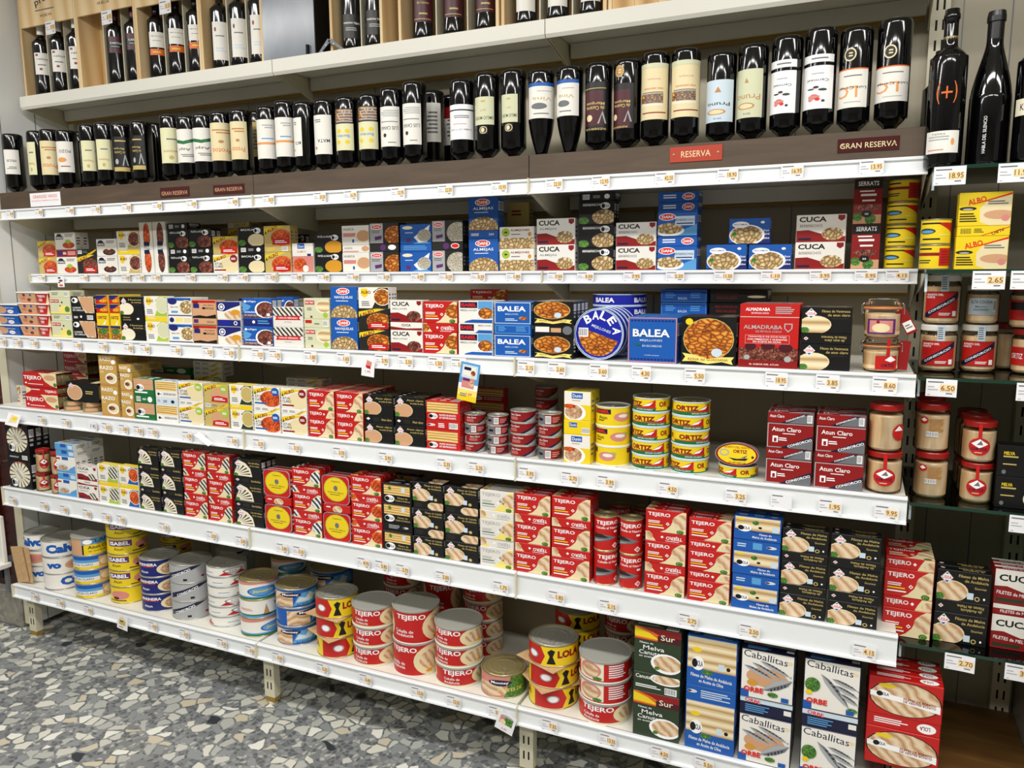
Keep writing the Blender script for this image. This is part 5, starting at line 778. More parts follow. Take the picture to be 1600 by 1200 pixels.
LBS = {
 'w1': ('W', 'white label, dark script', [('T', 'n', 'PRIOR', .5, .55, .6, .1), ('L', 's', .2, .2, .8, .32, 2)]),
 'cr': ('C', 'cream label, brown lettering', [('T', 'O', 'Protos', .5, .26, .7, .13, 0, .01), ('L', 'A', .15, .7, .85, .84, 2), ('e', 'A', .5, .5, .1, .04)]),
 'cl': ('k', 'pale cream label', [('L', 's', .2, .64, .8, .72, 1), ('T', 'A', 'Pesquera', .5, .34, .66, .1), ('e', 'Z', .5, .16, .1, .06)]),
 'pz': ('W', 'white label with orange crest', [('T', 'n', 'POZO', .56, .68, .6, .1), ('e', 'X', .4, .4, .24, .08), ('L', 'r', .3, .16, .8, .22, 1)]),
 'bg': ('K', 'black label with gold details', [('r', 'Z', .04, 0, .96, .12), ('T', 'Z', 'Marques', .4, .66, .6, .08), ('T', 'Z', 'de Caceres', .44, .54, .6, .08), ('p', 'S', [(.55, .16), (.62, .16), (.72, .4), (.82, .16), (.9, .16), (.74, .48), (.7, .48)]), ('e', 'S', .26, .28, .1, .08), ('L', 'Z', .1, .84, .8, .92, 1)]),
 'gr': ('W', 'white label with green ribbon', [('p', 'G', [(-.1, .72), (.4, .64), (1.1, .78), (1.1, .68), (.4, .54), (-.1, .62)]), ('T', 'D', 'Azpi', .42, .4, .5, .1), ('L', 's', .1, .16, .9, .26, 2)]),
 'wo': ('W', 'white label with orange line', [('p', 'X', [(.04, .36), (.9, .36), (.9, .42), (.04, .42)]), ('L', 'b', .2, .48, .7, .54, 1), ('L', 'S', .3, .76, .7, .88, 2)]),
 'ma': ('W', 'white label with dark vertical name', [('T', 'n', 'MATA', .6, .34, .6, .09), ('L', 's', .1, .8, .5, .9, 2), ('e', 'P', .2, .16, .08, .04)]),
 'oc': ('k', 'octagonal cream label over vineyard picture', [('r', 'K', 0, .64, 1, 1), ('r', 'food', .04, .7, .96, .98), ('L', 'S', .04, .66, .96, .98, 5), ('e', 'Y', .25, .2, .1, .05), ('e', 'Y', .7, .2, .1, .05), ('e', 'Y', .3, .46, .1, .05), ('e', 'Y', .7, .46, .1, .05), ('T', 'b', 'Bordon', .5, .34, .6, .07)]),
 'lc': ('W', 'white label lettered LUIS CANAS', [('T', 'K', 'LUIS CANAS', .5, .46, .84, .09, 0, .02), ('L', 'S', .06, .74, .94, .92, 4), ('L', 's', .06, .6, .9, .64, 1), ('e', 'D', .3, .28, .08, .05), ('L', 's', .3, .08, .8, .12, 1)]),
 'dv': ('w', 'white label with black band', [('r', 'K', 0, .82, 1, .86), ('T', 's', 'DAMA DE TORO', .5, .28, .8, .05), ('L', 's', .2, .6, .8, .7, 2), ('L', 'P', .2, .42, .7, .46, 1)]),
 'em': ('L', 'pale label lettered EMILIO MORO', [('T', 'K', 'EMILIO MORO', .5, .24, .92, .12, 0, .01), ('T', 'A', '2017', .5, .52, .26, .07), ('e', 'Z', .5, .84, .12, .04)]),
 'vi': ('W', 'white label with blue top band', [('r', 'B', 0, .9, 1, 1), ('T', 'Z', 'Vina', .5, .54, .6, .1), ('e', 's', .4, .34, .24, .09), ('L', 's', .1, .1, .7, .16, 1), ('L', 'S', .2, .74, .8, .78, 1)]),
 'mq': ('K', 'black and maroon label', [('r', 'M', 0, .1, .8, .82), ('T', 'Z', 'Marques', .5, .56, .7, .08, 0, .03), ('T', 'Z', 'de Caceres', .5, .46, .7, .08, 0, .03), ('e', 'C', .3, .26, .12, .07), ('p', 'S', [(.6, .14), (.66, .14), (.76, .34), (.86, .14), (.92, .14), (.78, .4)]), ('T', 'Z', 'RESERVA', .5, .03, .8, .04, 0, .03), ('r', 'Z', 0, .86, .9, .875)]),
 'mp': ('M', 'maroon label with white figure', [('r', 'K', .84, 0, 1, 1), ('r', 'K', 0, .86, 1, 1), ('T', 'Z', 'Marques', .5, .6, .7, .08, 0, .03), ('T', 'Z', 'de Caceres', .5, .5, .7, .08, 0, .03), ('e', 'C', .2, .26, .11, .07), ('p', 'S', [(.6, .14), (.66, .14), (.76, .34), (.86, .14), (.92, .14), (.78, .4)]), ('T', 'Z', 'RESERVA', .4, .03, .7, .04, 0, .03)]),
 'ar': ('C', 'tall cream label with engraved landscape', [('r', 'food', .06, .24, .8, .46), ('r', 'c', .06, .24, .8, .3), ('L', 's', .06, .28, .8, .5, 6), ('T', 'O', 'VINA ARDANZA', .5, .55, .6, .03, 0, .03), ('T', 'P', 'RIOJA', .5, .72, .4, .03), ('L', 'r', .1, .1, .9, .14, 1), ('r', 'L', 0, .92, 1, 1)]),
 'pg': ('Q', 'pale grey label with curled name', [('T', 'K', 'Pruno', .5, .42, .74, .09), ('e', 'A', .44, .24, .3, .07), ('e', 'C', .44, .24, .24, .05), ('p', 'A', [(.4, .7), (.5, .84), (.6, .7)]), ('T', 's', '2016', .5, .08, .24, .04)]),
 'pc': ('L', 'pale cream label with curled name', [('T', 'A', 'Pruno', .5, .42, .84, .12, 0, .01), ('e', 'A', .44, .24, .3, .07), ('e', 'C', .44, .24, .24, .05), ('p', 'A', [(.4, .72), (.46, .82), (.54, .72)]), ('T', 's', '2016', .5, .08, .24, .04)]),
 'fl': ('w', 'white label with pink flowers', [('e', 'H', .45, .28, .13, .06), ('e', 'P', .45, .28, .17, .04), ('e', 'H', .55, .22, .07, .04), ('e', 'P', .36, .22, .07, .05), ('e', 'J', .68, .44, .12, .03), ('e', 'M', .5, .5, .08, .03), ('e', 'J', .36, .46, .1, .02), ('e', 'J', .7, .18, .05, .03), ('T', 's', 'Carmesi', .54, .66, .6, .06), ('L', 'S', .3, .8, .7, .84, 1)]),
 'lo': ('W', 'white label with orange initials', [('r', 'O', 0, .965, 1, 1), ('T', 'X', 'LC', .42, .4, .56, .3, 0, .02), ('T', 'n', 'Luis Canas', .55, .5, .8, .07), ('L', 's', .2, .78, .8, .84, 1), ('L', 'S', .2, .12, .8, .16, 1)]),
}
# left, right, top, label left/right, label top/bottom, label kind, shape
BT = [(6, 41, 208, 8, 32, 232, 271, 'w1', 'b'), (50, 74, 203, 50, 59, 220, 272, 'cl', 'b'), (71, 93, 202, 71, 90, 218, 272, 'cr', 'b'), (91, 124, 200, 91, 116, 219, 268, 'pz', 'b'),
 (131, 156, 195, 133, 148, 218, 266, 'cl', 'b'), (154, 181, 192, 156, 173, 216, 264, 'cl', 'b'), (178, 208, 190, 180, 202, 212, 267, 'bg', 'b'), (206, 241, 187, 207, 228, 210, 264, 'bg', 'b'),
 (255, 284, 180, 256, 282, 198, 254, 'cl', 'b'), (281, 310, 178, 281, 307, 200, 253, 'gr', 'b'), (307, 334, 176, 307, 334, 198, 251, 'gr', 'b'), (333, 363, 172, 333, 362, 190, 250, 'cr', 'b'), (361, 396, 169, 362, 387, 188, 248, 'cr', 'b'),
 (408, 433, 163, 408, 432, 185, 247, 'wo', 'b'), (431, 462, 159, 432, 460, 182, 245, 'wo', 'b'), (462, 494, 158, 462, 473, 182, 243, 'ma', 'b'), (493, 527, 154, 493, 518, 178, 240, 'ma', 'b'), (527, 561, 150, 527, 552, 168, 234, 'oc', 'b'), (562, 597, 146, 562, 590, 164, 232, 'oc', 'b'),
 (596, 631, 134, 597, 624, 165, 228, 'lc', 'b'), (630, 667, 129, 631, 658, 160, 225, 'lc', 'b'), (704, 742, 124, 704, 739, 162, 217, 'dv', 'b'), (742, 782, 113, 743, 772, 150, 194, 'em', 'b'), (782, 823, 108, 784, 809, 146, 190, 'em', 'b'),
 (825, 867, 109, 826, 867, 128, 184, 'vi', 'u'), (868, 913, 104, 868, 905, 123, 180, 'vi', 'u'), (914, 957, 100, 914, 950, 127, 205, 'mq', 'b'), (958, 1002, 95, 957, 990, 129, 203, 'mp', 'b'),
 (1001, 1046, 82, 1001, 1043, 98, 186, 'ar', 'b'), (1047, 1094, 75, 1048, 1093, 93, 182, 'ar', 'b'), (1103, 1150, 88, 1103, 1145, 124, 196, 'pg', 'b'), (1150, 1200, 70, 1146, 1191, 107, 183, 'pc', 'b'),
 (1202, 1253, 54, 1199, 1243, 110, 181, 'fl', 'b'), (1254, 1305, 46, 1251, 1300, 102, 173, 'fl', 'b'), (1307, 1362, 40, 1302, 1355, 106, 168, 'lo', 'b'), (1364, 1423, 31, 1362, 1420, 102, 158, 'lo', 'b')]
POSN = {}
def inv(ops):   # the prints are written as they hang, so turn them half round with the bottle
    out = []
    for o_ in ops:
        k = o_[0]
        if k == 'r': out.append(('r', o_[1], 1-o_[4], 1-o_[5], 1-o_[2], 1-o_[3]))
        elif k == 'L': out.append(('L', o_[1], 1-o_[4], 1-o_[5], 1-o_[2], 1-o_[3], o_[6]))
        elif k == 'e': out.append(('e', o_[1], 1-o_[2], 1-o_[3], o_[4], o_[5]))
        elif k == 'p': out.append(('p', o_[1], [(1-a, 1-b_) for a, b_ in o_[2]]))
        elif k == 'T': out.append(o_[:3] + (1-o_[3], 1-o_[4]) + o_[5:])
    return out
for b_ in BT: POSN.setdefault(b_[7], []).append(b_[0])
ZR = SZ[1]+.003; prevX = -9; prevY = 0; RB = .0375
for n_, (xl, xr, yt, lxl, lxr, ly0, ly1, st_, shp) in enumerate(BT):
    Y = 2.135; xc = (xl+xr)/2
    X = Xat(xc, Y, zz(.42))
    if X - prevX < 2*RB+.001:
        need = 2*RB+.0012; dx = X-prevX
        if need-dx < .014: X = prevX+need
        else: Y = prevY + math.sqrt(max(0, need*need-dx*dx)) if prevY < 2.16 else prevY - math.sqrt(max(0, need*need-dx*dx)); X = Xat(xc, Y, zz(.42))
        if (X-prevX)**2+(Y-prevY)**2 < need*need: X = prevX+math.sqrt(max(0, need*need-(Y-prevY)**2))
    Y = min(max(Y, 2.128), 2.3)
    zt = atY(xc, yt, Y-RB*.6)[2]; L = max(.29, min(.335, round(zt-ZR, 2)))
    me = bottle_mesh(shp, RB, L); az = math.atan2(X, Y); Rpx = (xr-xl)/2
    o = link('wine_bottle', me, loc=(X, Y, ZR+L), rot=(0, math.pi, -az))
    base, ld, ops = LBS[st_]
    same = POSN[st_]; i = same.index(xl); m_ = len(same)
    wd = '' if m_ == 1 else ['left', 'right'][i]+' of two, ' if m_ == 2 else ORD[i] + ' such from left, '
    tag(o, 'upside-down dark bottle, %s, %son rack' % (ld, wd), 'wine bottle', 'upside-down wine bottles on the rack')
    # the bottle is turned over: its local x runs to the left in the picture
    s0 = max(-.98, min(.98, (lxl-xc)/Rpx)); s1 = max(-.98, min(.98, (lxr-xc)/Rpx)); p0, p1 = math.asin(s0), math.asin(s1)
    z0 = ZR+L - atY(xc, ly0, Y-RB)[2]; z1 = ZR+L - atY(xc, ly1, Y-RB)[2]
    z0, z1 = max(.014, z0), min(L*.6 if shp == 'b' else L*.46, z1)
    c = link('label', label_mesh(RB, z0, z1, -(p0+p1)/2, max(.2, (p1-p0)/2), base, inv(ops)), o); c['label'] = ld
    if st_ == 'fl': c = link('label', label_mesh(RB, max(.008, z0-.026), z0-.008, -(p0+p1)/2, (p1-p0)/2, 'w', [('L', 's', .2, .3, .8, .7, 1)]), o); c['label'] = 'narrow white strip label'
    if st_ == 'em': c = link('seal', label_mesh(RB, z1+.004, z1+.026, -(p0+p1)/2, .33, 'K', [('e', 'C', .5, .5, .48, .48), ('e', 'D', .5, .5, .4, .4), ('e', 'C', .55, .5, .22, .3)]), o); c['label'] = 'round cream seal'
    if st_ in ('lo', 'mp'): c = link('seal', label_mesh(RB, max(.008, z0-.048), z0-.016, -(p0+p1)/2+(.1 if st_ == 'lo' else .2), .4, 'wineglass', [('e', 'C' if st_ == 'lo' else 'Z', .5, .5, .48, .48), ('e', 'K' if st_ == 'lo' else 'A', .5, .5, .38, .38), ('L', 'C', .3, .3, .7, .7, 2)]), o); c['label'] = 'round gold seal'
    prevX, prevY = X, Y
for q, (px, yt, k) in enumerate(((245, 193, 'a'), (404, 175, 'b'), (677, 137, 'c'), (708, 145, 'd'), (128, 205, 'e'))):
    Y = 2.345 if k == 'd' else 2.26; X = Xat(px, Y, zz(.45)); L = .31
    o = link('wine_bottle', bottle_mesh('b', RB, L), loc=(X, Y, ZR+L), rot=(0, math.pi, -math.atan2(X, Y)))
    tag(o, 'upside-down bottle in the back row, %s' % ('behind black gold labels', 'behind cream labels', 'behind LUIS label bottle', 'back row with red patch label', 'behind orange crest label')[q], 'wine bottle', 'upside-down wine bottles on the rack')
    if k in 'bcd': link('label', label_mesh(RB, .04, .16, .1, .8, 'W' if k != 'b' else 'Z', [('L', 's', .2, .2, .8, .8, 6)] + ([('r', 'r', 0, .0, 1, .3)] if k == 'd' else [])), o)

def stand(X, Y, Z, r, L, shp, labs, label, grp, cap=None, rz=None, name='wine_bottle'):
    o = link(name, bottle_mesh(shp, r, L), loc=(X, Y, Z+.0005), rot=(0, 0, -math.atan2(X, Y) if rz is None else rz)); tag(o, label, 'wine bottle', grp)
    for (z0, z1, phi, hw, base, ops, ld) in labs: link('label', label_mesh(r, z0, z1, phi, hw, base, ops), o)['label'] = ld
    if cap:
        mb = MB(); s_ = r*.375; mb.lathe([(s_+.0006, L*.8, cap), (s_+.0006, L*.93, cap), (r*.43+.0006, L*.935, cap), (r*.43+.0006, L*.968, cap), (r*.4, L*1.001, cap), (.0001, L*1.003, cap)], 24); link('capsule', mb.mesh('capsule'), o)
    return o
# bottles on the top glass shelf
Y = 2.06
def bh(px, yt, yb, Y, Z): return atY(px, yt, Y)[2]-Z
XA = Xat(1480, Y, zz(.4))
o = stand(XA, Y, GZ['A'], .0385, bh(1488, 15, 0, Y, GZ['A']), 'b', [(.135, .185, 0, .62, 'wineglass', [('T', 'O', '(', .14, .5, .16, .94, 0, 0), ('T', 'O', ')', .86, .5, .16, .94, 0, 0), ('r', 'O', .27, .46, .73, .54), ('r', 'O', .47, .24, .53, .76)], 'orange plus in brackets'), (.03, .078, -.1, .95, 'W', [('L', 'S', .1, .55, .9, .8, 2), ('T', 's', 'TIERRA', .4, .86, .4, .08), ('L', 'P', .1, .1, .6, .2, 1), ('e', 'X', .8, .5, .05, .16)], 'white lower label')], 'upright dark bottle with orange (+) on top glass shelf', 'standing bottles on the top glass shelf')
mb = MB(); mb.lathe([(.0148, .262, 'goldm'), (.0148, .284, 'goldm')], 20); link('gold_band', mb.mesh('gold_band'), o)
stand(Xat(1549, 2.09, zz(.4)), 2.09, GZ['A'], .042, bh(1549, 18, 0, 2.08, GZ['A']), 'u', [(.02, .115, -.15, .14, 'wineglass', [('T', 'w', 'HABLA DEL SILENCIO', .5, .5, 6.8, .07, 90, 0)], 'white vertical lettering')], 'upright dark bottle with white vertical lettering, top glass shelf', 'standing bottles on the top glass shelf', cap='foil')
stand(Xat(1620, 2.06, zz(.4)), 2.06, GZ['A'], .038, .31, 'b', [(.1, .135, -.2, .9, 'c', [('T', 'K', 'Ka', .3, .5, .2, .4)], 'cream label')], 'upright dark bottle cut by the right edge, top glass shelf', 'standing bottles on the top glass shelf')
stand(XA-.005, 2.2, GZ['A'], .038, .29, 'b', [], 'dark bottle standing behind the orange (+) bottle', 'standing bottles on the top glass shelf')

# ---------------------------------------------------------------- wooden wine crates on the top shelf
CZ0 = SZ[0]+.0005; CY = 2.215; CD = .1; CH = .52
SLOTS = []
def crate(x0, x1, comp, label, top=None, txt=None, closed=False):
    mb = MB(); mb.box(x0, x1, CY+CD-.008, CY+CD, CZ0, CZ0+CH, 'pine'); o = link('wine_crate', mb.mesh('wine_crate')); tag(o, label, 'crate', 'wooden wine crates')
    for x in (x0, x1-.01):
        mb = MB(); mb.box(x, x+.01, CY, CY+CD-.0085, CZ0, CZ0+CH, 'pinel'); link('side_panel', mb.mesh('side_panel'), o)
    mb = MB(); mb.box(x0+.0105, x1-.0105, CY+.004, CY+CD-.0085, CZ0, CZ0+.007, 'pinel'); link('bottom_panel', mb.mesh('bottom_panel'), o)
    if closed:
        mb = MB(); n = 5
        for q in range(n): mb.box(x0+.0105+(x1-x0-.021)*q/n, x0+.0105+(x1-x0-.021)*(q+1)/n-.0008, CY+.002, CY+.01, CZ0+.0075, CZ0+CH, 'pine')
        link('front_panel', mb.mesh('front_panel'), o); return o
    comp = comp or 1; SLOTS.append([x0+.01+(x1-x0-.02)*(q+.5)/comp for q in range(comp)])
    for c in [x0+.01+(x1-x0-.02)*q/comp for q in range(1, comp)]:
        mb = MB(); mb.box(c-.002, c+.002, CY+.03, CY+CD-.009, CZ0+.0075, CZ0+CH-.01, 'ivory'); link('divider', mb.mesh('divider'), o)
    if top:
        mb = MB(); mb.box(x0+.0105, x1-.0105, CY-.001, CY+.007, top, CZ0+CH, 'pinel')
        if txt: draw(mb, txt, x1-x0-.021, .12, lambda x, y, l: (x0+.0105+x, CY-.001-l, top+y))
        link('front_panel', mb.mesh('front_panel'), o)
    return o
def cx(px): return Xat(px, CY, CZ0+.1)
B5 = [('T', 'n', 'prado', .5, .8, .4, .3, 14, .02), ('L', 's', .3, .42, .8, .5, 1), ('T', 'M', 'HUELVA', .5, .28, .22, .09, 0, .02)]
E1 = [cx(p) for p in (37, 124, 215, 314, 411)]
crate(E1[0], E1[1]-.001, 3, 'leftmost open pine crate holding three white-labelled bottles', atY(78, 36, CY)[2], B5)
crate(E1[1], E1[2]-.001, 3, 'open pine crate holding two red-labelled bottles', atY(168, 17, CY)[2], B5)
crate(E1[2], E1[3]-.001, 3, 'open pine crate holding three orange-banded bottles', atY(265, 2, CY)[2])
crate(E1[3], E1[4]-.001, 3, 'open pine crate left of the grey steel box')
crate(cx(515), cx(597), 2, 'open pine crate right of the black box, two dark bottles')
crate(cx(622), cx(779), 3, 'open pine crate holding three maroon-labelled bottles')
crate(cx(783), cx(948), 3, 'open pine crate holding bottles with plain white labels')
crate(cx(951), cx(1150), [], 'closed pine crate at the top, furthest right', closed=True)
mb = MB(); xa, xb = cx(412), cx(492); mb.box(xa+.0, xb, 2.21, 2.212, CZ0, CZ0+CH, 'blackbox'); mb.box(xa, xb+.0, 2.2125, 2.345, CZ0, CZ0+CH, 'K', bev=.002)
mb.box(xb-.03, xb-.022, 2.2, 2.2095, CZ0, CZ0+.035, 'slot')
o = link('display_box', mb.mesh('display_box')); tag(o, 'black box with grey reflective front on the top shelf', 'box')
mb = MB()
a = Vector(atY(499, 90, 2.2)); b_ = Vector(atY(514, 62, 2.2)); c = Vector(atY(538, 84, 2.2)); 
for p, q in ((a, b_), (b_, c)):
    d = (q-p).normalized(); n = Vector((-d.z, 0, d.x))*.007; e = Vector((0, .003, 0))
    v = [p-n, q-n, q+n, p+n]; v = [(t.x, t.y, max(t.z, CZ0)) for t in v]; mb.add(v+[(t[0], t[1]+.003, t[2]) for t in v], [(0, 1, 2, 3), (7, 6, 5, 4), (0, 4, 5, 1), (1, 5, 6, 2), (2, 6, 7, 3), (3, 7, 4, 0)], 's')
    for f in (.3, .7): m_ = p.lerp(q, f); mb.box(m_.x-.002, m_.x+.002, 2.1990, 2.2, m_.z-.002, m_.z+.002, 'Q')
o = link('angle_bracket', mb.mesh('angle_bracket')); tag(o, 'grey steel angle bracket leaning on crate, top shelf', 'bracket')
WL = [('L', 's', .2, .4, .8, .5, 1), ('T', 'n', 'celior', .5, .72, .7, .1), ('r', 'r', .1, .84, .26, .94), ('r', 'r', .3, .2, .46, .3)]
RL = [('r', 'M', 0, 0, 1, 1), ('r', 'K', 0, .3, 1, .7), ('T', 'w', 'CARTOS', .5, .6, .7, .12, 0, .02), ('L', 'S', .2, .34, .8, .44, 1)]
OL = [('T', 'n', 'MOLINO', .5, .72, .7, .06), ('L', 's', .2, .4, .8, .46, 1)]
DL = [('T', 'w', 'VARON TEJAS', .5, .62, .84, .1, 0, .03), ('L', 'S', .2, .3, .8, .46, 2)]
CB = [(66, .02, 'w'), (90, .02, 'w'), (113, .02, 'w'), (180, .02, 'r'), (204, .02, 'r'), (246, .02, 'o'), (273, .02, 'o'), (299, .02, 'o'), (340, .02, 'p'), (371, .02, 'p'), (401, .02, 'p'), (550, .03, 'd'), (583, .03, 'd'), (654, .0, 'm'), (694, .0, 'm'), (734, .0, 'm'), (817, 0, 'x'), (865, 0, 'x'), (909, 0, 'x')]
BIN = {'w': ('crate bottle, white label with red squares', 3), 'r': ('crate bottle, red and black label', 2), 'o': ('crate bottle, white label and orange band', 3), 'p': ('crate bottle, plain white label, beside grey box', 3), 'd': ('crate bottle, dark label, white print', 2), 'm': ('crate bottle, maroon label', 3), 'x': ('crate bottle, white label, right of maroon ones', 3)}
cnt = {}
for px, dy, k in CB:
    r = .034 if k not in 'd' else .034; Y = CY+.043; c_ = [0, 0, 0, 1, 1, 2, 2, 2, 3, 3, 3, 4, 4, 5, 5, 5, 6, 6, 6][CB.index((px, dy, k))]; j_ = [0, 1, 2, 1, 2, 0, 1, 2, 0, 1, 2, 0, 1, 0, 1, 2, 0, 1, 2][CB.index((px, dy, k))]; X = SLOTS[c_][j_]; r = min(r, (SLOTS[c_][1]-SLOTS[c_][0])/2-.003)
    labs = {'w': [(.08, .165, 0, .95, 'W', WL, 'white label')], 'r': [(.115, .175, 0, .95, 'M', RL, 'red label')], 'o': [(.11, .165, 0, .95, 'W', OL, 'white label'), (.082, .104, 0, .95, 'O', [('L', 'Y', .2, .3, .8, .7, 1)], 'orange band')], 'p': [(.03, .16, 0, .95, 'W', [('e', 'r', .2, .8, .06, .06), ('L', 's', .2, .6, .7, .66, 1), ('L', 'Q', .2, .2, .8, .34, 2)], 'white label')],
            'd': [(.035, .11, 0, 1, 's', [('r', 'D', 0, 0, 1, 1)]+DL, 'dark label')], 'm': [(.05, .15, 0, .95, 'M', [('T', 'Z', 'Marques', .5, .7, .6, .08, 0, .03), ('T', 'Z', 'de Caceres', .5, .58, .6, .08, 0, .03), ('L', 'Z', .3, .2, .8, .3, 1), ('r', 'Z', .02, .08, .9, .1)], 'maroon label')], 'x': [(.035, .16, 0, .95, 'W', [('L', 'S', .3, .6, .7, .66, 1)], 'white label')]}[k]
    cnt[k] = cnt.get(k, 0)+1; n_ = BIN[k][1]; wd = (['left', 'right'] if n_ == 2 else ['left', 'middle', 'right'])[cnt[k]-1]
    stand(X, Y, CZ0+.0075, r, .30, 'b', labs, BIN[k][0]+', %s one' % wd, 'bottles standing in the wooden crates', cap='M' if k in 'rm' else 'K' if k != 'w' else 'W')

# ---------------------------------------------------------------- glass jars
def jar(s, xl, xr, yb, yt, lab, lidc, label, Y=None, back=False, rz=0, clip_=False):
    s_ = str(s); z = GZ[s_] if s_ in 'ABCDEG' else SZ[s]; xc = (xl+xr)/2
    if isinstance(yb, tuple): zb = yb[1]; Y = yb[0]
    else:
        zb = z
        if Y is None: Y = max(atZ(xc, yb, z)[1], (GY[s_] if s_ in 'ABCDEG' else LIPY[s])+.006)
    Yc = Y+.03
    for _ in range(3):
        a, b2 = Xat(xl, Yc, zb+.03), Xat(xr, Yc, zb+.03); az = math.atan2((a+b2)/2, Yc); r = (b2-a)/2*math.cos(az); Yc = Y+r
    X = (a+b2)/2; H = atY(xc, yt, Y)[2]-zb; h = H
    mb = MB(); P = [(.0001, .002), (r*.85, 0), (r*.97, .003), (r, .009), (r, h*.76), (r*.97, h*.8), (r*.88, h*.84), (r*.88, h*.97)]
    if clip_: P = [(.0001, .002), (r*.8, 0), (r*.9, .003), (r*.96, .02), (r, h*.6), (r*.97, h*.7), (r*.98, h*.72), (r*1.0, h*.74)]
    mb.lathe([(p, q, 'jarglass') for p, q in P], 40); o = link('jar', mb.mesh('jar'), loc=(X, Yc, zb+.0005), rot=(0, 0, -az+rz)); tag(o, label, 'jar', 'jars of fish' )
    mb = MB(); mb.lathe([(.0001, .004, 'jfish'), (r*.8, .0035, 'jfish'), (r*.95, .009, 'jfish'), (r*.955, h*.76 if not clip_ else h*.62, 'jfish'), (.0001, h*.765 if not clip_ else h*.625, 'jfish')], 36)
    for q in range(5): t = -1.1+q*.55+.13*(q % 2); draw(mb, [('p', 'A', [(.0, .0), (.14, .3), (.08, 1), (.04, .5)])], .004, h*.6, lambda x, y, l, t=t: ((r*.956+l)*math.sin(t+x*30*.2), -(r*.956+l)*math.cos(t+x*30*.2), .01+y), cl=False)
    link('fish_pieces', mb.mesh('fish_pieces'), o)
    lm = 'W' if lidc == 'W' else 'lidr'
    mb = MB()
    if clip_:
        mb.lathe([(r*1.02, h*.745, 'rub'), (r*1.04, h*.77, 'rub'), (r*1.0, h*.795, 'rub')], 36); link('rubber_ring', mb.mesh('rubber_ring'), o)
        mb = MB(); mb.lathe([(r*1.0, h*.80, 'jarglass'), (r*1.02, h*.84, 'jarglass'), (r*.9, h*.92, 'jarglass'), (r*.86, h*.985, 'jarglass'), (r*.7, h, 'jarglass'), (.0001, h*.96, 'jarglass')], 36); link('glass_lid', mb.mesh('glass_lid'), o)
        for sgn in (-1, 1):
            mb = MB(); mb.tube([(sgn*r*1.0, -.006, h*.9), (sgn*r*1.13, -.008, h*.84), (sgn*r*1.12, -.008, h*.62), (sgn*r*1.02, -.004, h*.56), (sgn*r*1.0, .006, h*.6), (sgn*r*1.1, .008, h*.72), (sgn*r*1.02, .006, h*.9)], .0012, 'wire', 6); link('wire_clasp', mb.mesh('wire_clasp'), o)
    else:
        mb.lathe([(r*.93, h*.865, lm), (r*.965, h*.875, lm), (r*.965, h*.975, lm), (r*.93, h*.993, lm), (r*.84, h*.995, lm), (r*.82, h*.985, lm), (.0001, h*.985, lm)], 40); link('lid', mb.mesh('lid'), o)
    for (z0, z1, phi, hw, base, ops) in lab: link('label', label_mesh(r+.0004, z0*h, z1*h, phi, hw, base, ops), o)
    return (Y, zb+h+.0005), o
con = [(.14, .66, 0, .95, 'r', [('r', 'R', .01, .02, .99, .98), ('p', 'n', [(.0, .0), (.12, .0), (1, .76), (1, .97), (.96, .97), (0, .14)]), ('T', 'w', 'CONSORCIO', .5, .45, .86, .09, 32, .04), ('T', 'w', 'BONITO DEL', .3, .88, .48, .08, 0, .04), ('T', 'w', 'NORTE', .18, .78, .26, .08, 0, .04), ('L', 'w', .44, .08, .76, .2, 2), ('r', 'w', .82, .06, .94, .26)]), (.66, .99, .12, .2, 'Q', [('L', 's', .1, .1, .9, .9, 6)])]
ort = [(.2, .62, .05, .62, 'jarglass', [('e', 'R', .5, .5, .5, .5), ('p', 'w', [(.12, .66), (.5, .94), (.88, .66), (.5, .42)]), ('p', 's', [(.36, .6), (.56, .86), (.66, .6)]), ('T', 'n', 'ORTIZ', .5, .36, .72, .16, 0, .05), ('L', 'C', .3, .12, .7, .2, 1)]), (.6, .96, .05, .1, 'R', [])]
orb = [(.3, .75, 0, .8, 'jarglass', [('e', 'R', .2, .8, .16, .16), ('p', 'w', [(.08, .82), (.2, .92), (.32, .82), (.2, .74)]), ('L', 'A', .4, .3, .95, .9, 9), ('B', 'w', .3, .08, .72, .3)])]
alt_ = [(.25, .68, 0, .9, 'Q', [('T', 'K', 'ALTA COCINA', .46, .76, .74, .18), ('T', 's', 'Melva', .45, .48, .36, .12), ('L', 's', .2, .24, .74, .36, 2), ('B', 'w', .86, .2, .98, .9)])]
t0, _ = jar('C', 1435, 1494, 582, 508, con, 'W', 'jar with red diagonal-band label, left of lower pair, third glass shelf'); jar('C', 1441, 1500, t0, 429, con, 'W', 'jar with red diagonal-band label stacked above the others')
t0, _ = jar('C', 1498, 1557, 583, 508, con, 'W', 'jar with red diagonal-band label, right of lower pair, third glass shelf'); jar('C', 1508, 1561, t0, 446, alt_, 'W', 'jar with pale grey label lettered ALTA COCINA')
t0, _ = jar('C', 1578, 1634, 586, 515, [(.2, .6, -.3, 1, 'R', [('T', 'w', 'ORTIZ', .3, .5, .4, .3)])], 'R', 'red-lidded jar at right edge, lower, third glass shelf'); jar('C', 1576, 1632, t0, 446, [(.2, .66, -.3, 1, 'R', [('r', 'K', .1, .5, .6, .9)])], 'R', 'red-lidded jar at right edge, upper, third glass shelf')
jar('C', 1548, 1596, 0, 505, [], 'R', 'red-lidded jar behind the lettered pair, third glass shelf', Y=2.21)
t0, _ = jar('D', 1426, 1480, 780, 708, orb, 'R', 'red-lidded jar, back label visible, lower, fourth glass shelf'); jar('D', 1428, 1483, t0, 632, orb, 'R', 'red-lidded jar, back label visible, upper, fourth glass shelf')
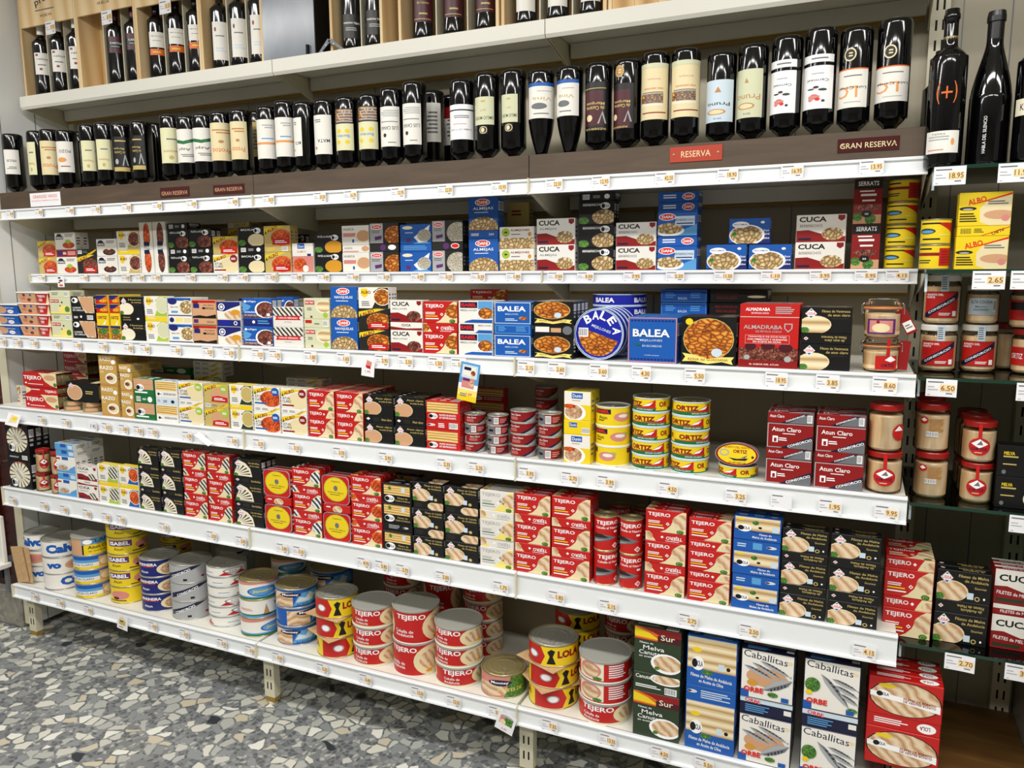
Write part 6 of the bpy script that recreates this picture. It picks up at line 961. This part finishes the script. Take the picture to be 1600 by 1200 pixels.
t0, _ = jar('D', 1498, 1551, 788, 725, ort, 'R', 'red-lidded jar with red oval label, lower, fourth glass shelf'); jar('D', 1501, 1557, t0, 660, ort, 'R', 'red-lidded jar with red oval label, upper, fourth glass shelf')
for q, (yy, l) in enumerate(((2.115, 'second row'), (2.2, 'third row'))):
    t0, _ = jar('D', 1494-6*q, 1546-8*q, 0, 722-6*q, orb, 'R', 'red-lidded jar behind red oval one, lower, %s, fourth glass shelf' % l, Y=yy); jar('D', 1497-6*q, 1548-8*q, t0, 650-8*q, orb, 'R', 'red-lidded jar behind red oval one, upper, %s, fourth glass shelf' % l)
t0, _ = jar('D', 1428, 1474, 0, 695, [], 'R', 'red-lidded jar behind left jars, lower, fourth glass shelf', Y=2.13); jar('D', 1430, 1476, t0, 618, [], 'R', 'red-lidded jar behind left jars, upper, fourth glass shelf')
t0, _ = jar(4, 1352, 1409, 783, 708, ort, 'R', 'red-lidded jar with red oval label, right end, fifth shelf'); jar(4, 1355, 1410, t0, 633, [(.25, .6, .95, .5, 'jarglass', [('e', 'R', .5, .5, .5, .5), ('p', 'w', [(.1, .6), (.4, .9), (.8, .6)])])], 'R', 'red-lidded jar turned sideways, topmost at right end, fifth shelf')
oc = [(.1, .5, .35, .62, 'R', [('T', 'n', 'ORTIZ', .55, .3, .6, .24, 0, .05), ('p', 'w', [(.4, .7), (.66, 1), (.95, .7), (.66, .55)])]), (.5, 1.0, .4, .1, 'R', [])]
t0, _ = jar(3, 1347, 1405, 587, 530, oc, 'W', 'clip-top glass jar with red label, lower, fourth shelf', clip_=True); jar(3, 1349, 1408, t0, 468, [(.12, .5, -.05, .8, 'V', [('r', 'P', .1, .1, .9, .9), ('e', 'r', .4, .8, .06, .1), ('e', 'C', .5, .4, .3, .3)])], 'W', 'clip-top glass jar with purple label, upper, fourth shelf', clip_=True)
for q, (xa, xb, ya, yb) in enumerate(((56, 81, 777, 741), (80, 98, 779, 744))):
    t0, _ = jar(5, xa, xb, ya, yb, ort, 'R', 'small jar with red label, lower %s, sixth shelf' % ('left', 'right')[q]); jar(5, xa, xb, t0, yb-36, ort, 'R', 'small jar with red label, upper %s, sixth shelf' % ('left', 'right')[q])
# small red card hanging on the clip jars
a = atY(1418, 503, 1.99); mb = MB(); mb.box(-.012, .012, 0, .001, -.03, .03, 'r'); draw(mb, [('r', 'W', .1, .1, .9, .5), ('L', 's', .2, .2, .8, .4, 2)], .024, .06, lambda x, y, l: (x-.012, -l, y-.03)); o = link('hang_tag', mb.mesh('hang_tag'), loc=(a[0]-.002, 2.0, a[2]), rot=(0, -.5, 0)); tag(o, 'small red and white card hanging off the purple-label clip jar', 'card', 'hanging cards')
a = atY(1414, 556, 1.99); mb = MB(); mb.box(-.011, .011, 0, .001, -.034, .034, 'r'); o = link('hang_tag', mb.mesh('hang_tag'), loc=(a[0]-.002, 2.0, a[2]), rot=(0, .08, 0)); tag(o, 'small plain red card beside the red-label clip jar', 'card', 'hanging cards')

# ---------------------------------------------------------------- tins with their own outlines
def outline_tin(name, W_, H_, T, corner, base, rimc, ops, sops=()):
    key = (name, round(W_, 3), round(H_, 3), corner, base)
    if key in TPL: return TPL[key]
    if corner is None: pts = [(W_/2*math.cos(2*math.pi*q/40), H_/2*math.sin(2*math.pi*q/40)) for q in range(40)]
    else:
        c = corner; pts = []
        for (sx, sy, a0) in ((1, 1, 0), (-1, 1, 90), (-1, -1, 180), (1, -1, 270)):
            for q in range(7): a = R(a0+15*q); pts.append((sx*(W_/2-c)+c*math.cos(a), sy*(H_/2-c)+c*math.sin(a)))
    n = len(pts); mb = MB()
    def ring(f, y): return [(x*f, y, z*f + H_/2) for x, z in pts]
    rs = [(.965, .0012, base), (.975, 0, rimc), (1.0, 0, rimc), (1.0, .003, base), (.985, .004, base), (.985, T-.003, rimc), (1, T-.002, rimc), (1, T, rimc)]
    for i in range(len(rs)-1): mb.add(ring(*rs[i][:2])+ring(*rs[i+1][:2]), [(q, n+q, n+(q+1) % n, (q+1) % n) for q in range(n)], rs[i][2], i > 3)
    mb.add(ring(.965, .0012), [list(range(n-1, -1, -1))][:1], base); mb.f[-1] = mb.f[-1][::-1]; mb.add(ring(1, T), [list(range(n-1, -1, -1))], rimc)
    draw(mb, ops, W_*.96, H_*.96, lambda x, y, l: (x-W_*.48, .0012-l, y+H_*.02), cl=False)
    if sops: draw(mb, sops, T*.8, H_*.6, lambda x, y, l: (W_/2*.987+l, T*.1+x, y+H_*.2))
    TPL[key] = mb.mesh(name); return TPL[key]
yel = [('e', 'Y', .5, .52, .46, .45), ('e', 'g', .5, .52, .45, .44), ('e', 'Y', .5, .52, .43, .42), ('e', 's', .5, .56, .08, .1), ('T', 'J', 'TEJERO', .5, .8, .36, .06), ('T', 'J', 'FILETES DE CABALLA', .5, .4, .62, .05), ('L', 'J', .28, .3, .72, .34, 1)]
def tins(xl, xr, yb, yt, word):
    s = 5; Y = max(atZ((xl+xr)/2, yb, SZ[s])[1], LIPY[5]+.008); x0, x1 = Xat(xl, Y, SZ[s]+.02), Xat(xr, Y, SZ[s]+.02); W_ = x1-x0-.001; H = atY((xl+xr)/2, yt, Y)[2]-SZ[s]; h = H*.43; t = H*.14-.001; xc = (x0+x1)/2
    me = outline_tin('sardine_tin', W_, h, .024, .016, 'R', 'S', yel, [('L', 'w', .2, .1, .8, .9, 3)])
    for r in range(2):
        for i, z in ((0, 0), (2, h+t+.002)):
            o = link('sardine_tin', me, loc=(xc, Y+.025*r, SZ[s]+.0005+z)); tag(o, 'red rounded tin with yellow oval, %s, %s%s' % (('lower', '', 'upper')[i], word, ', row behind' if r else ''), 'tin', 'red rounded tins on the sixth shelf')
    mb = MB(); mb.box(-W_/2, W_/2, 0, .05, 0, t, 'R', bev=.003); draw(mb, [('e', 'C', .55, .4, .2, .5), ('e', 'fil', .55, .4, .17, .42), ('L', 'w', .08, .5, .3, .8, 1)], W_-.012, t-.006, lambda x, y, l: (x-W_/2+.006, -l, y+.003))
    o = link('sardine_tin', mb.mesh('sardine_tin'), loc=(xc, Y+.001, SZ[s]+.001+h)); tag(o, 'red tin lying flat between yellow-oval tins, ' + word, 'tin', 'red rounded tins on the sixth shelf')
tins(415, 456, 843, 736, 'left stack'); tins(506, 548, 858, 745, 'right stack')
# round blue tins standing on edge
a = atY(936, 563, 1.99); Rr = (Xat(976, 1.99, zz(-.18))-Xat(897, 1.99, zz(-.18)))/2*.98
pl = [('e', 'Q', .5, .5, .5, .5), ('e', 'U', .5, .5, .485, .485), ('p', 'mus', [(.06, .52), (.12, .3), (.24, .14), (.4, .06), (.6, .06), (.76, .14), (.86, .28), (.9, .36), (.5, .5), (.12, .62)]), ('B', 'w', .08, .44, .28, .62), ('T', 'Q', 'MEJILLONES', .55, .6, .42, .07, -20, .02)]
for ch, an in zip('BALEA', (128, 100, 74, 45, 10)):
    pl.append(('T', 'w', ch, .5+.38*math.cos(R(an)), .5+.38*math.sin(R(an)), .14, .17, an-90-10, .05))
me = outline_tin('mussel_tin', 2*Rr, 2*Rr, .034, None, 'U', 'Q', pl)
for r in range(4): o = link('mussel_tin', me, loc=(Xat(936, 1.99, zz(-.18)), 1.985+.036*r, SZ[3]+.0005)); tag(o, 'round deep blue mussel tin standing on edge, %s' % ('front one', 'second', 'third', 'fourth')[r], 'tin', 'round blue tins standing on edge')
# oval yellow tin on the single can
q = [p for p in STK if p['s'] == '4' and p['type'] == 'can' and p.get('n') == 1][0]
xc = (q['x0']+q['x1'])/2; Yq = q['Y']+.012; zt = q['z']+q['H']+.0015
W_ = Xat(1187, Yq, zt)-Xat(1119, Yq, zt); H_ = atY(1153, 693, Yq)[2]-zt
ov = [('e', 'r', .5, .5, .49, .49), ('e', 'Y', .5, .5, .46, .45), ('T', 'r', 'BONITO DEL NORTE', .5, .82, .6, .1, 0, .03), ('T', 'r', 'ORTIZ', .58, .64, .34, .16, 0, .07), ('p', 'n', [(.3, .34), (.5, .3), (.78, .36), (.72, .24), (.44, .22)]), ('p', 's', [(.6, .36), (.76, .5), (.7, .34)]), ('T', 'r', 'EN ESCABECHE', .52, .12, .4, .08, 0, .03), ('e', 'S', .2, .56, .12, .16), ('e', 'Y', .2, .56, .08, .1), ('e', 'n', .88, .42, .03, .06)]
me = outline_tin('tuna_tin', W_, H_, .026, None, 'r', 'S', ov)
o = link('tuna_tin', me, loc=(xc, Yq, zt), rot=(-.12, 0, 0)); tag(o, 'yellow oval tin lettered ORTIZ standing on a can', 'tin')

# ---------------------------------------------------------------- cardboard-sleeved triple packs
def tripack(X0, X1, Y, z, h, base, front, label, dep=.078, side=True):
    W_ = X1-X0; mb = MB(); t = .0008
    mb.box(0, W_, 0, t, 0, h, base); mb.box(0, W_*.94, dep-t, dep, 0, h, base); mb.box(0, W_*.97, t, dep-t, h-t, h, base); mb.box(0, W_*.97, t, dep-t, 0, t, base); mb.box(0, t, t, dep-t, t, h-t, base)
    draw(mb, front, W_, h, lambda x, y, l: (x, -l, y)); draw(mb, [('p', 'C', [(.6, 1), (1, 1), (1, 0), (.8, 0)]), ('r', 'D', .2, .2, .3, .8), ('r', 'D', .5, .2, .6, .8)], W_*.96, dep, lambda x, y, l: (x, y, h+l))
    o = link('tuna_pack', mb.mesh('tuna_pack'), loc=(X0, Y, z)); tag(o, label, 'tuna pack', 'cardboard-sleeved tuna packs'); r = (h-.004)/2
    for q in range(3):
        m2 = MB(); m2.lathe([(.0001, 0, 'goldm'), (r*.95, 0, 'goldm'), (r, .001, 'goldm'), (r, .021, 'goldm'), (r*.95, .0225, 'goldm'), (.0001, .0225, 'goldm')], 28)
        m2.v = [(W_-r-.001+x, .003+q*.0245+zq, r+.0016+y) for x, y, zq in m2.v]
        m2.f = [f[::-1] for f in m2.f]; link('can', m2.mesh('can'), o)
tf = [('p', 'C', [(1, 1), (.48, 1), (.56, .8), (.66, .4), (.82, .14), (1, 0)]), ('e', 'T', .8, .68, .17, .2), ('e', 'herb', .95, .2, .05, .14), ('T', 'w', 'TEJERO', .29, .6, .54, .34, 0, .04), DM('w', .08, .24, .04, 1.8), ('L', 'w', .14, .14, .74, .22, 1)]
sf = [('T', 'w', 'TEJERO', .78, .4, .36, .4, 0, .04), ('p', 'C', [(0, 1), (.2, .6), (.1, .2), (0, 0)]), ('L', 'w', .2, .5, .5, .7, 1)]
bf = [('e', 'C', .26, .46, .24, .4), ('e', 'T', .26, .45, .22, .36)] + badge(.16, .8, .09) + [('L', 'Z', .6, .4, .9, .6, 2)]
Yt = 1.985; z = SZ[4]+.0005; X0, X1 = Xat(40, Yt, z+.03), Xat(91, Yt, z+.03); Ht = atY(66, 583, Yt)[2]-z
h1 = Ht*.39
tripack(X0, X1, Yt, z, h1, 'R', tf, 'red sleeved triple tuna pack, bottom of its stack, fifth shelf'); tripack(X0+.002, X1-.004, Yt+.004, z+h1+.0005, Ht*.21, 'R', sf, 'flat red sleeved tuna pack between two taller ones, fifth shelf'); tripack(X0-.003, X1, Yt, z+h1+Ht*.21+.001, h1, 'R', tf, 'red sleeved triple tuna pack, topmost of its stack, fifth shelf')
cz('cgo', 'tuna_can', 'plain gold can', 'goldm', [('r', 'T', .5, .1, .9, .9)], lid='goldm', rim='goldm')
Yg = 2.0
for w_, (xa, xb) in (('left', (107, 131)), ('right', (136, 158))):
    x0, x1 = Xat(xa, Yg+.03, z+.02), Xat(xb, Yg+.03, z+.02); d = (x1-x0); hh = (atY(120, 627, Yg)[2]-z)/2
    for i in range(2): spawn(can_tpl('cgo', d, hh-.0006), ((x0+x1)/2, Yg+.03, z+i*hh), .2*i, 'plain gold can, %s stack, %s, under black sleeve, fifth shelf' % (w_, ('lower', 'upper')[i]), 'food can', 'gold cans on the fifth shelf')
x0, x1 = Xat(106, Yg, z+.06), Xat(156, Yg, z+.06)
tripack(x0, x1, Yg-.004, z+2*hh+.001, atY(130, 598, Yg)[2]-z-2*hh, 'K', bf, 'black sleeved triple tuna pack resting on four gold cans')
st4 = box_tpl('acd', 'F', .045, .075, .03)
spawn(st4, (Xat(30, 2.02, z+.03), 2.02, z), -.3, 'small white yellow carton left of the red sleeved packs', 'food carton', None)
x0 = Xat(104, 2.16, z+.03)
for i in range(4): tripack(x0, x0+.14, 2.16, z+i*.052, .051, 'R', tf, 'red sleeved pack behind the black one, %s' % ('bottom', 'second up', 'third up', 'topmost')[i])
# folded brown cardboard leaning at the left end of the bottom shelf
for q in range(2):
    mb = MB(); mb.box(0, .07, 0, .002, 0, .155, 'kraft'); mb.box(.0, .068, .0025, .004, .004, .15, 'kraft'); a = atZ(37+8*q, 905+5*q, SZ[6])
    o = link('folded_cardboard', mb.mesh('folded_cardboard'), loc=(-3.19+.016*q, 1.981+.0075*q, SZ[6]+.002), rot=(0, -.06 if q else -.16, .03)); tag(o, 'folded brown cardboard leaning at left end of bottom shelf, %s piece' % ('left', 'right')[q], 'cardboard', 'folded cardboard pieces')

# ---------------------------------------------------------------- price tags
TAGS = {1: [(16, '9.95'), (61, '8.50'), (109, '8.90'), (150, '7.50'), (198, '12.50'), (246, '12.50'), (300, '10.95'), (364, '18.90'), (420, '20.50'), (500, '20.50'), (548, '16.70'), (622, '12.95'), (696, '22.50'), (780, '10.95'), (866, '22.50'), (939, '12.95'), (1039, '42.50'), (1137, '18.90'), (1238, '16.95'), (1362, '13.95')],
 2: [(65, '1.50'), (131, '1.95'), (164, '2.10'), (197, '2.50'), (219, '2.95'), (244, '2.95'), (298, '2.95'), (348, '6.95'), (380, '6.20'), (423, '2.75'), (464, '2.80'), (506, '2.60'), (552, '2.60'), (600, '2.10'), (653, '3.95'), (697, '2.15'), (747, '2.35'), (803, '1.85'), (868, '7.50'), (915, '3.50'), (988, '7.95'), (1055, '2.20'), (1131, '11.50'), (1205, '1.10'), (1282, '3.95'), (1353, '5.95'), (1402, '4.15')],
 3: [(4, '1.50'), (27, '1.20'), (53, '1.20'), (88, '2.50'), (121, '2.20'), (161, '1.95'), (201, '3.50'), (227, '2.60'), (275, '2.20'), (325, '2.20'), (358, '3.70'), (403, '13.75'), (430, '1.75'), (485, '1.85'), (537, '1.65'), (597, '2.95'), (634, '2.50'), (681, '1.50'), (717, '1.50'), (822, '2.15'), (870, '2.60'), (936, '3.60'), (1002, '4.30'), (1086, '5.50'), (1213, '18.95'), (1293, '3.85'), (1382, '8.60')],
 4: [(65, '2.50'), (103, '1.20'), (145, "1'45"), (166, '2.15'), (193, '2.50'), (216, '2.20'), (239, '2.70'), (293, '1.70'), (314, '2.50'), (363, '2.95'), (404, '2.75'), (460, '3.15'), (530, '3.70'), (602, '2.95'), (694, '2.35'), (744, '2.35'), (823, '3.95'), (890, '2.70'), (947, '3.95'), (1044, '4.50'), (1150, '3.25'), (1221, ''), (1297, '1.95'), (1385, '9.95')],
 5: [(20, '3.95'), (69, '1.50'), (100, '1.95'), (136, '2.20'), (166, '2.20'), (189, '1.70'), (256, '1.75'), (331, '3.35'), (377, '2.95'), (441, '2.85'), (467, '3.10'), (568, '4.95'), (596, '5.85'), (629, '2.75'), (692, '2.00'), (782, '1.75'), (869, '1.85'), (950, '2.15'), (1075, '2.75'), (1171, '2.50'), (1350, '4.15')],
 6: [(54, '6.50'), (94, '4.50'), (138, '9.50'), (239, '4.20'), (288, '3.75'), (347, '2.70'), (391, '3.50'), (434, '3.50'), (504, '5.25'), (571, '5.40'), (653, '12.50'), (709, '12.50'), (775, '3.95'), (859, '7.55'), (950, '13.55'), (1032, '4.50'), (1100, '5.50')]}
usedl = set()
def CH(f):
    i = min(3, int(f*4)); a, b_ = (i/4)**3, ((i+1)/4)**3; return .004*(a+(b_-a)*(f*4-i))
def ptag(X, Y, z, w_, h_, pr, label, rot=(0, 0, 0), grp='price tags', hand=False):
    mb = MB(); n = 4; v = []
    for i in range(n+1):
        f = i/n; bend = .004*f*f*f
        for zq in (0, h_): v.append((f*w_-w_/2, -bend, zq))
    mb.add(v, [(2*i, 2*i+2, 2*i+3, 2*i+1) for i in range(n)], 'paper'); mb.add([(x, y+.0004, zq) for x, y, zq in v], [(2*i+1, 2*i+3, 2*i+2, 2*i) for i in range(n)], 'paper')
    ops = [('L', 's', .06, .76, .7, .9, 1), ('L', 'S', .06, .5, .3, .6, 1), ('L', 'S', .06, .34, .5, .44, 1), ('L', 'S', .06, .06, .16, .14, 1)]
    if pr: ops += [('r', 'q', .46, .3, .95, .7), ('T', 'a', pr, .71, .5, .44, .3, 0, .03), ('L', 's', .66, .14, .9, .26, 1)]
    if hand: ops = [('T', 'N', pr, .55, .45, .6, .4, 0, 0)]
    draw(mb, ops, w_, h_, lambda x, y, l: (x-w_/2, -.0002-CH(x/w_)-l, y), strips=4)
    o = link('price_tag', mb.mesh('price_tag'), loc=(X, Y, z), rot=rot)
    tag(o, label, 'price tag', grp)
near = {}
for s, L in TAGS.items():
    for px, pr in L:
        zl = LB[s]; h_ = min(.042, SZ[s]-zl-.004); Yl = LIPY[s]-.0048; X = Xat(px, Yl, zl+.03)
        ups = [q for q in STK if q['s'] == str(s) and not q['back']]
        if pr == "1'45": lb = "white tag handwritten 1'45 on fifth shelf edge"
        elif pr == '': lb = 'blank pale tag on fifth shelf edge left of the 1.95 tag'
        elif s == 1:
            lb = '%s price tag on wine shelf edge' % pr
            if sum(1 for a in L if a[1] == pr) > 1: i = [a[0] for a in L if a[1] == pr].index(px); lb += ', %s such from left' % ORD[i]
        else:
            lb = '%s price tag on %s edge' % (pr, SN[str(s)])
            if sum(1 for a in L if a[1] == pr) > 1: i = [a[0] for a in L if a[1] == pr].index(px); lb += ', %s such from left' % ORD[i]
        wd = .052 if pr != '' else .05
        ptag(X, Yl, zl+.0062, wd, h_-.004, pr, lb, hand=(pr == "1'45"), rot=(0, random.uniform(-.02, .02), 0))
for k, px, py, pr in (('A', 1485, 262, '18.95'), ('A', 1587, 260, '11.95'), ('B', 1545, 437, '2.65'), ('B', 1606, 436, '3.95'), ('C', 1470, 617, '6.50'), ('C', 1612, 640, '6.50'), ('D', 1602, 826, '2.10'), ('E', 1500, 1029, '2.70'), ('E', 1596, 1042, '3.20')):
    a = atY(px, py, 1.99); h_ = .04
    ptag(a[0], 1.993, GZ[k]-h_-.003, .062, h_, pr, '%s price tag hanging under the %s%s' % (pr, SN[k], ', right one' if px > 1580 else ''))
for k, (px, py, w0) in enumerate(((79, 43, 'first'), (167, 27, 'second'), (258, 10, 'third'))):
    a = atY(px, py, CY-.004); ptag(a[0], CY-.003, a[2]-.025, .062, .05, ('9.95', '8.95', '10.50')[k], 'price tag on the front of the %s pine crate from left' % w0)
# stiff leaflets with pictures
def leaf(px, py, Y, w_, h_, rot, ops, label):
    a = atY(px, py, Y); mb = MB(); mb.box(-w_/2, w_/2, 0, .0007, -h_/2, h_/2, 'paper'); draw(mb, ops, w_, h_, lambda x, y, l: (x-w_/2, -l, y-h_/2)); o = link('promotion_card', mb.mesh('promotion_card'), loc=a, rot=rot); tag(o, label, 'leaflet', 'promotion cards on the shelf edges')
leaf(732, 597, 1.948, .062, .112, (0, .16, 0), [('r', 'b', 0, .45, 1, 1), ('r', 'Q', .1, .6, .9, .94), ('r', 'Y', 0, 0, 1, .14), ('r', 'y', 0, .14, 1, .3), ('r', 'W', .16, .66, .8, .9), ('r', 'n', .2, .8, .56, .88), ('e', 'mus', .68, .74, .12, .07), ('r', 'P', .16, .34, .8, .6), ('r', 'V', .2, .52, .56, .59), ('e', 'tun', .66, .46, .13, .08), ('T', 'H', '1,09', .6, .18, .3, .08), ('L', 's', .14, .1, .5, .2, 2)], 'large yellow blue leaflet hanging from the fourth shelf edge')
leaf(575, 574, 1.949, .046, .056, (0, .1, 0), [('p', 'P', [(.3, .5), (.7, .45), (.8, .8), (.4, .9)]), ('p', 'R', [(.3, .6), (.4, .45), (.72, .42), (.66, .6)]), ('T', 'r', '1,95', .5, .26, .4, .14)], 'white leaflet with red carton picture, fourth shelf edge')
leaf(20, 656, 1.94, .075, .05, (-.35, .1, 0), [('p', 'C', [(.2, .2), (.8, .3), (.9, .8), (.3, .9)]), ('e', 'Y', .6, .6, .2, .15)], 'curled leaflet with yellow picture, left end, fifth shelf')
leaf(95, 440, 2.155, .04, .045, (0, 0, 0), [('r', 'N', .1, .76, .5, .9), ('e', 'dmt', .5, .58, .3, .1), ('r', 'N', .1, .36, .4, .46), ('e', 'tom', .5, .16, .3, .1)], 'small double leaflet with squid pictures, third shelf edge')
leaf(191, 972, 1.945, .056, .062, (0, .12, 0), [('e', 'C', .5, .55, .34, .3), ('r', 'Z', .2, .3, .8, .6), ('r', 'J', .3, .5, .6, .6), ('L', 'r', .2, .1, .6, .2, 1)], 'white leaflet with yellow can picture, bottom shelf edge')
leaf(790, 1130, 1.945, .06, .06, (0, .3, 0), [('e', 'S', .5, .8, .36, .12), ('r', 'P', .14, .4, .5, .8), ('r', 'herb', .4, .4, .86, .8), ('e', 'C', .34, .5, .16, .14), ('T', 'H', '3,95', .5, .14, .3, .12)], 'tilted leaflet with pink green can picture, bottom shelf edge')
leaf(318, 686, 1.93, .07, .02, (-1.1, .5, 0), [], 'thin white leaflet folded outward, fifth shelf edge')
print('LABEL DUPES', len(ALL)-len(set(o['label'] for o in ALL)), 'LONG', [o['label'] for o in ALL if len(o['label'].split()) > 16][:5])
import collections as _c
print('DUP', [k for k, v in _c.Counter(o['label'] for o in ALL).items() if v > 1][:30])
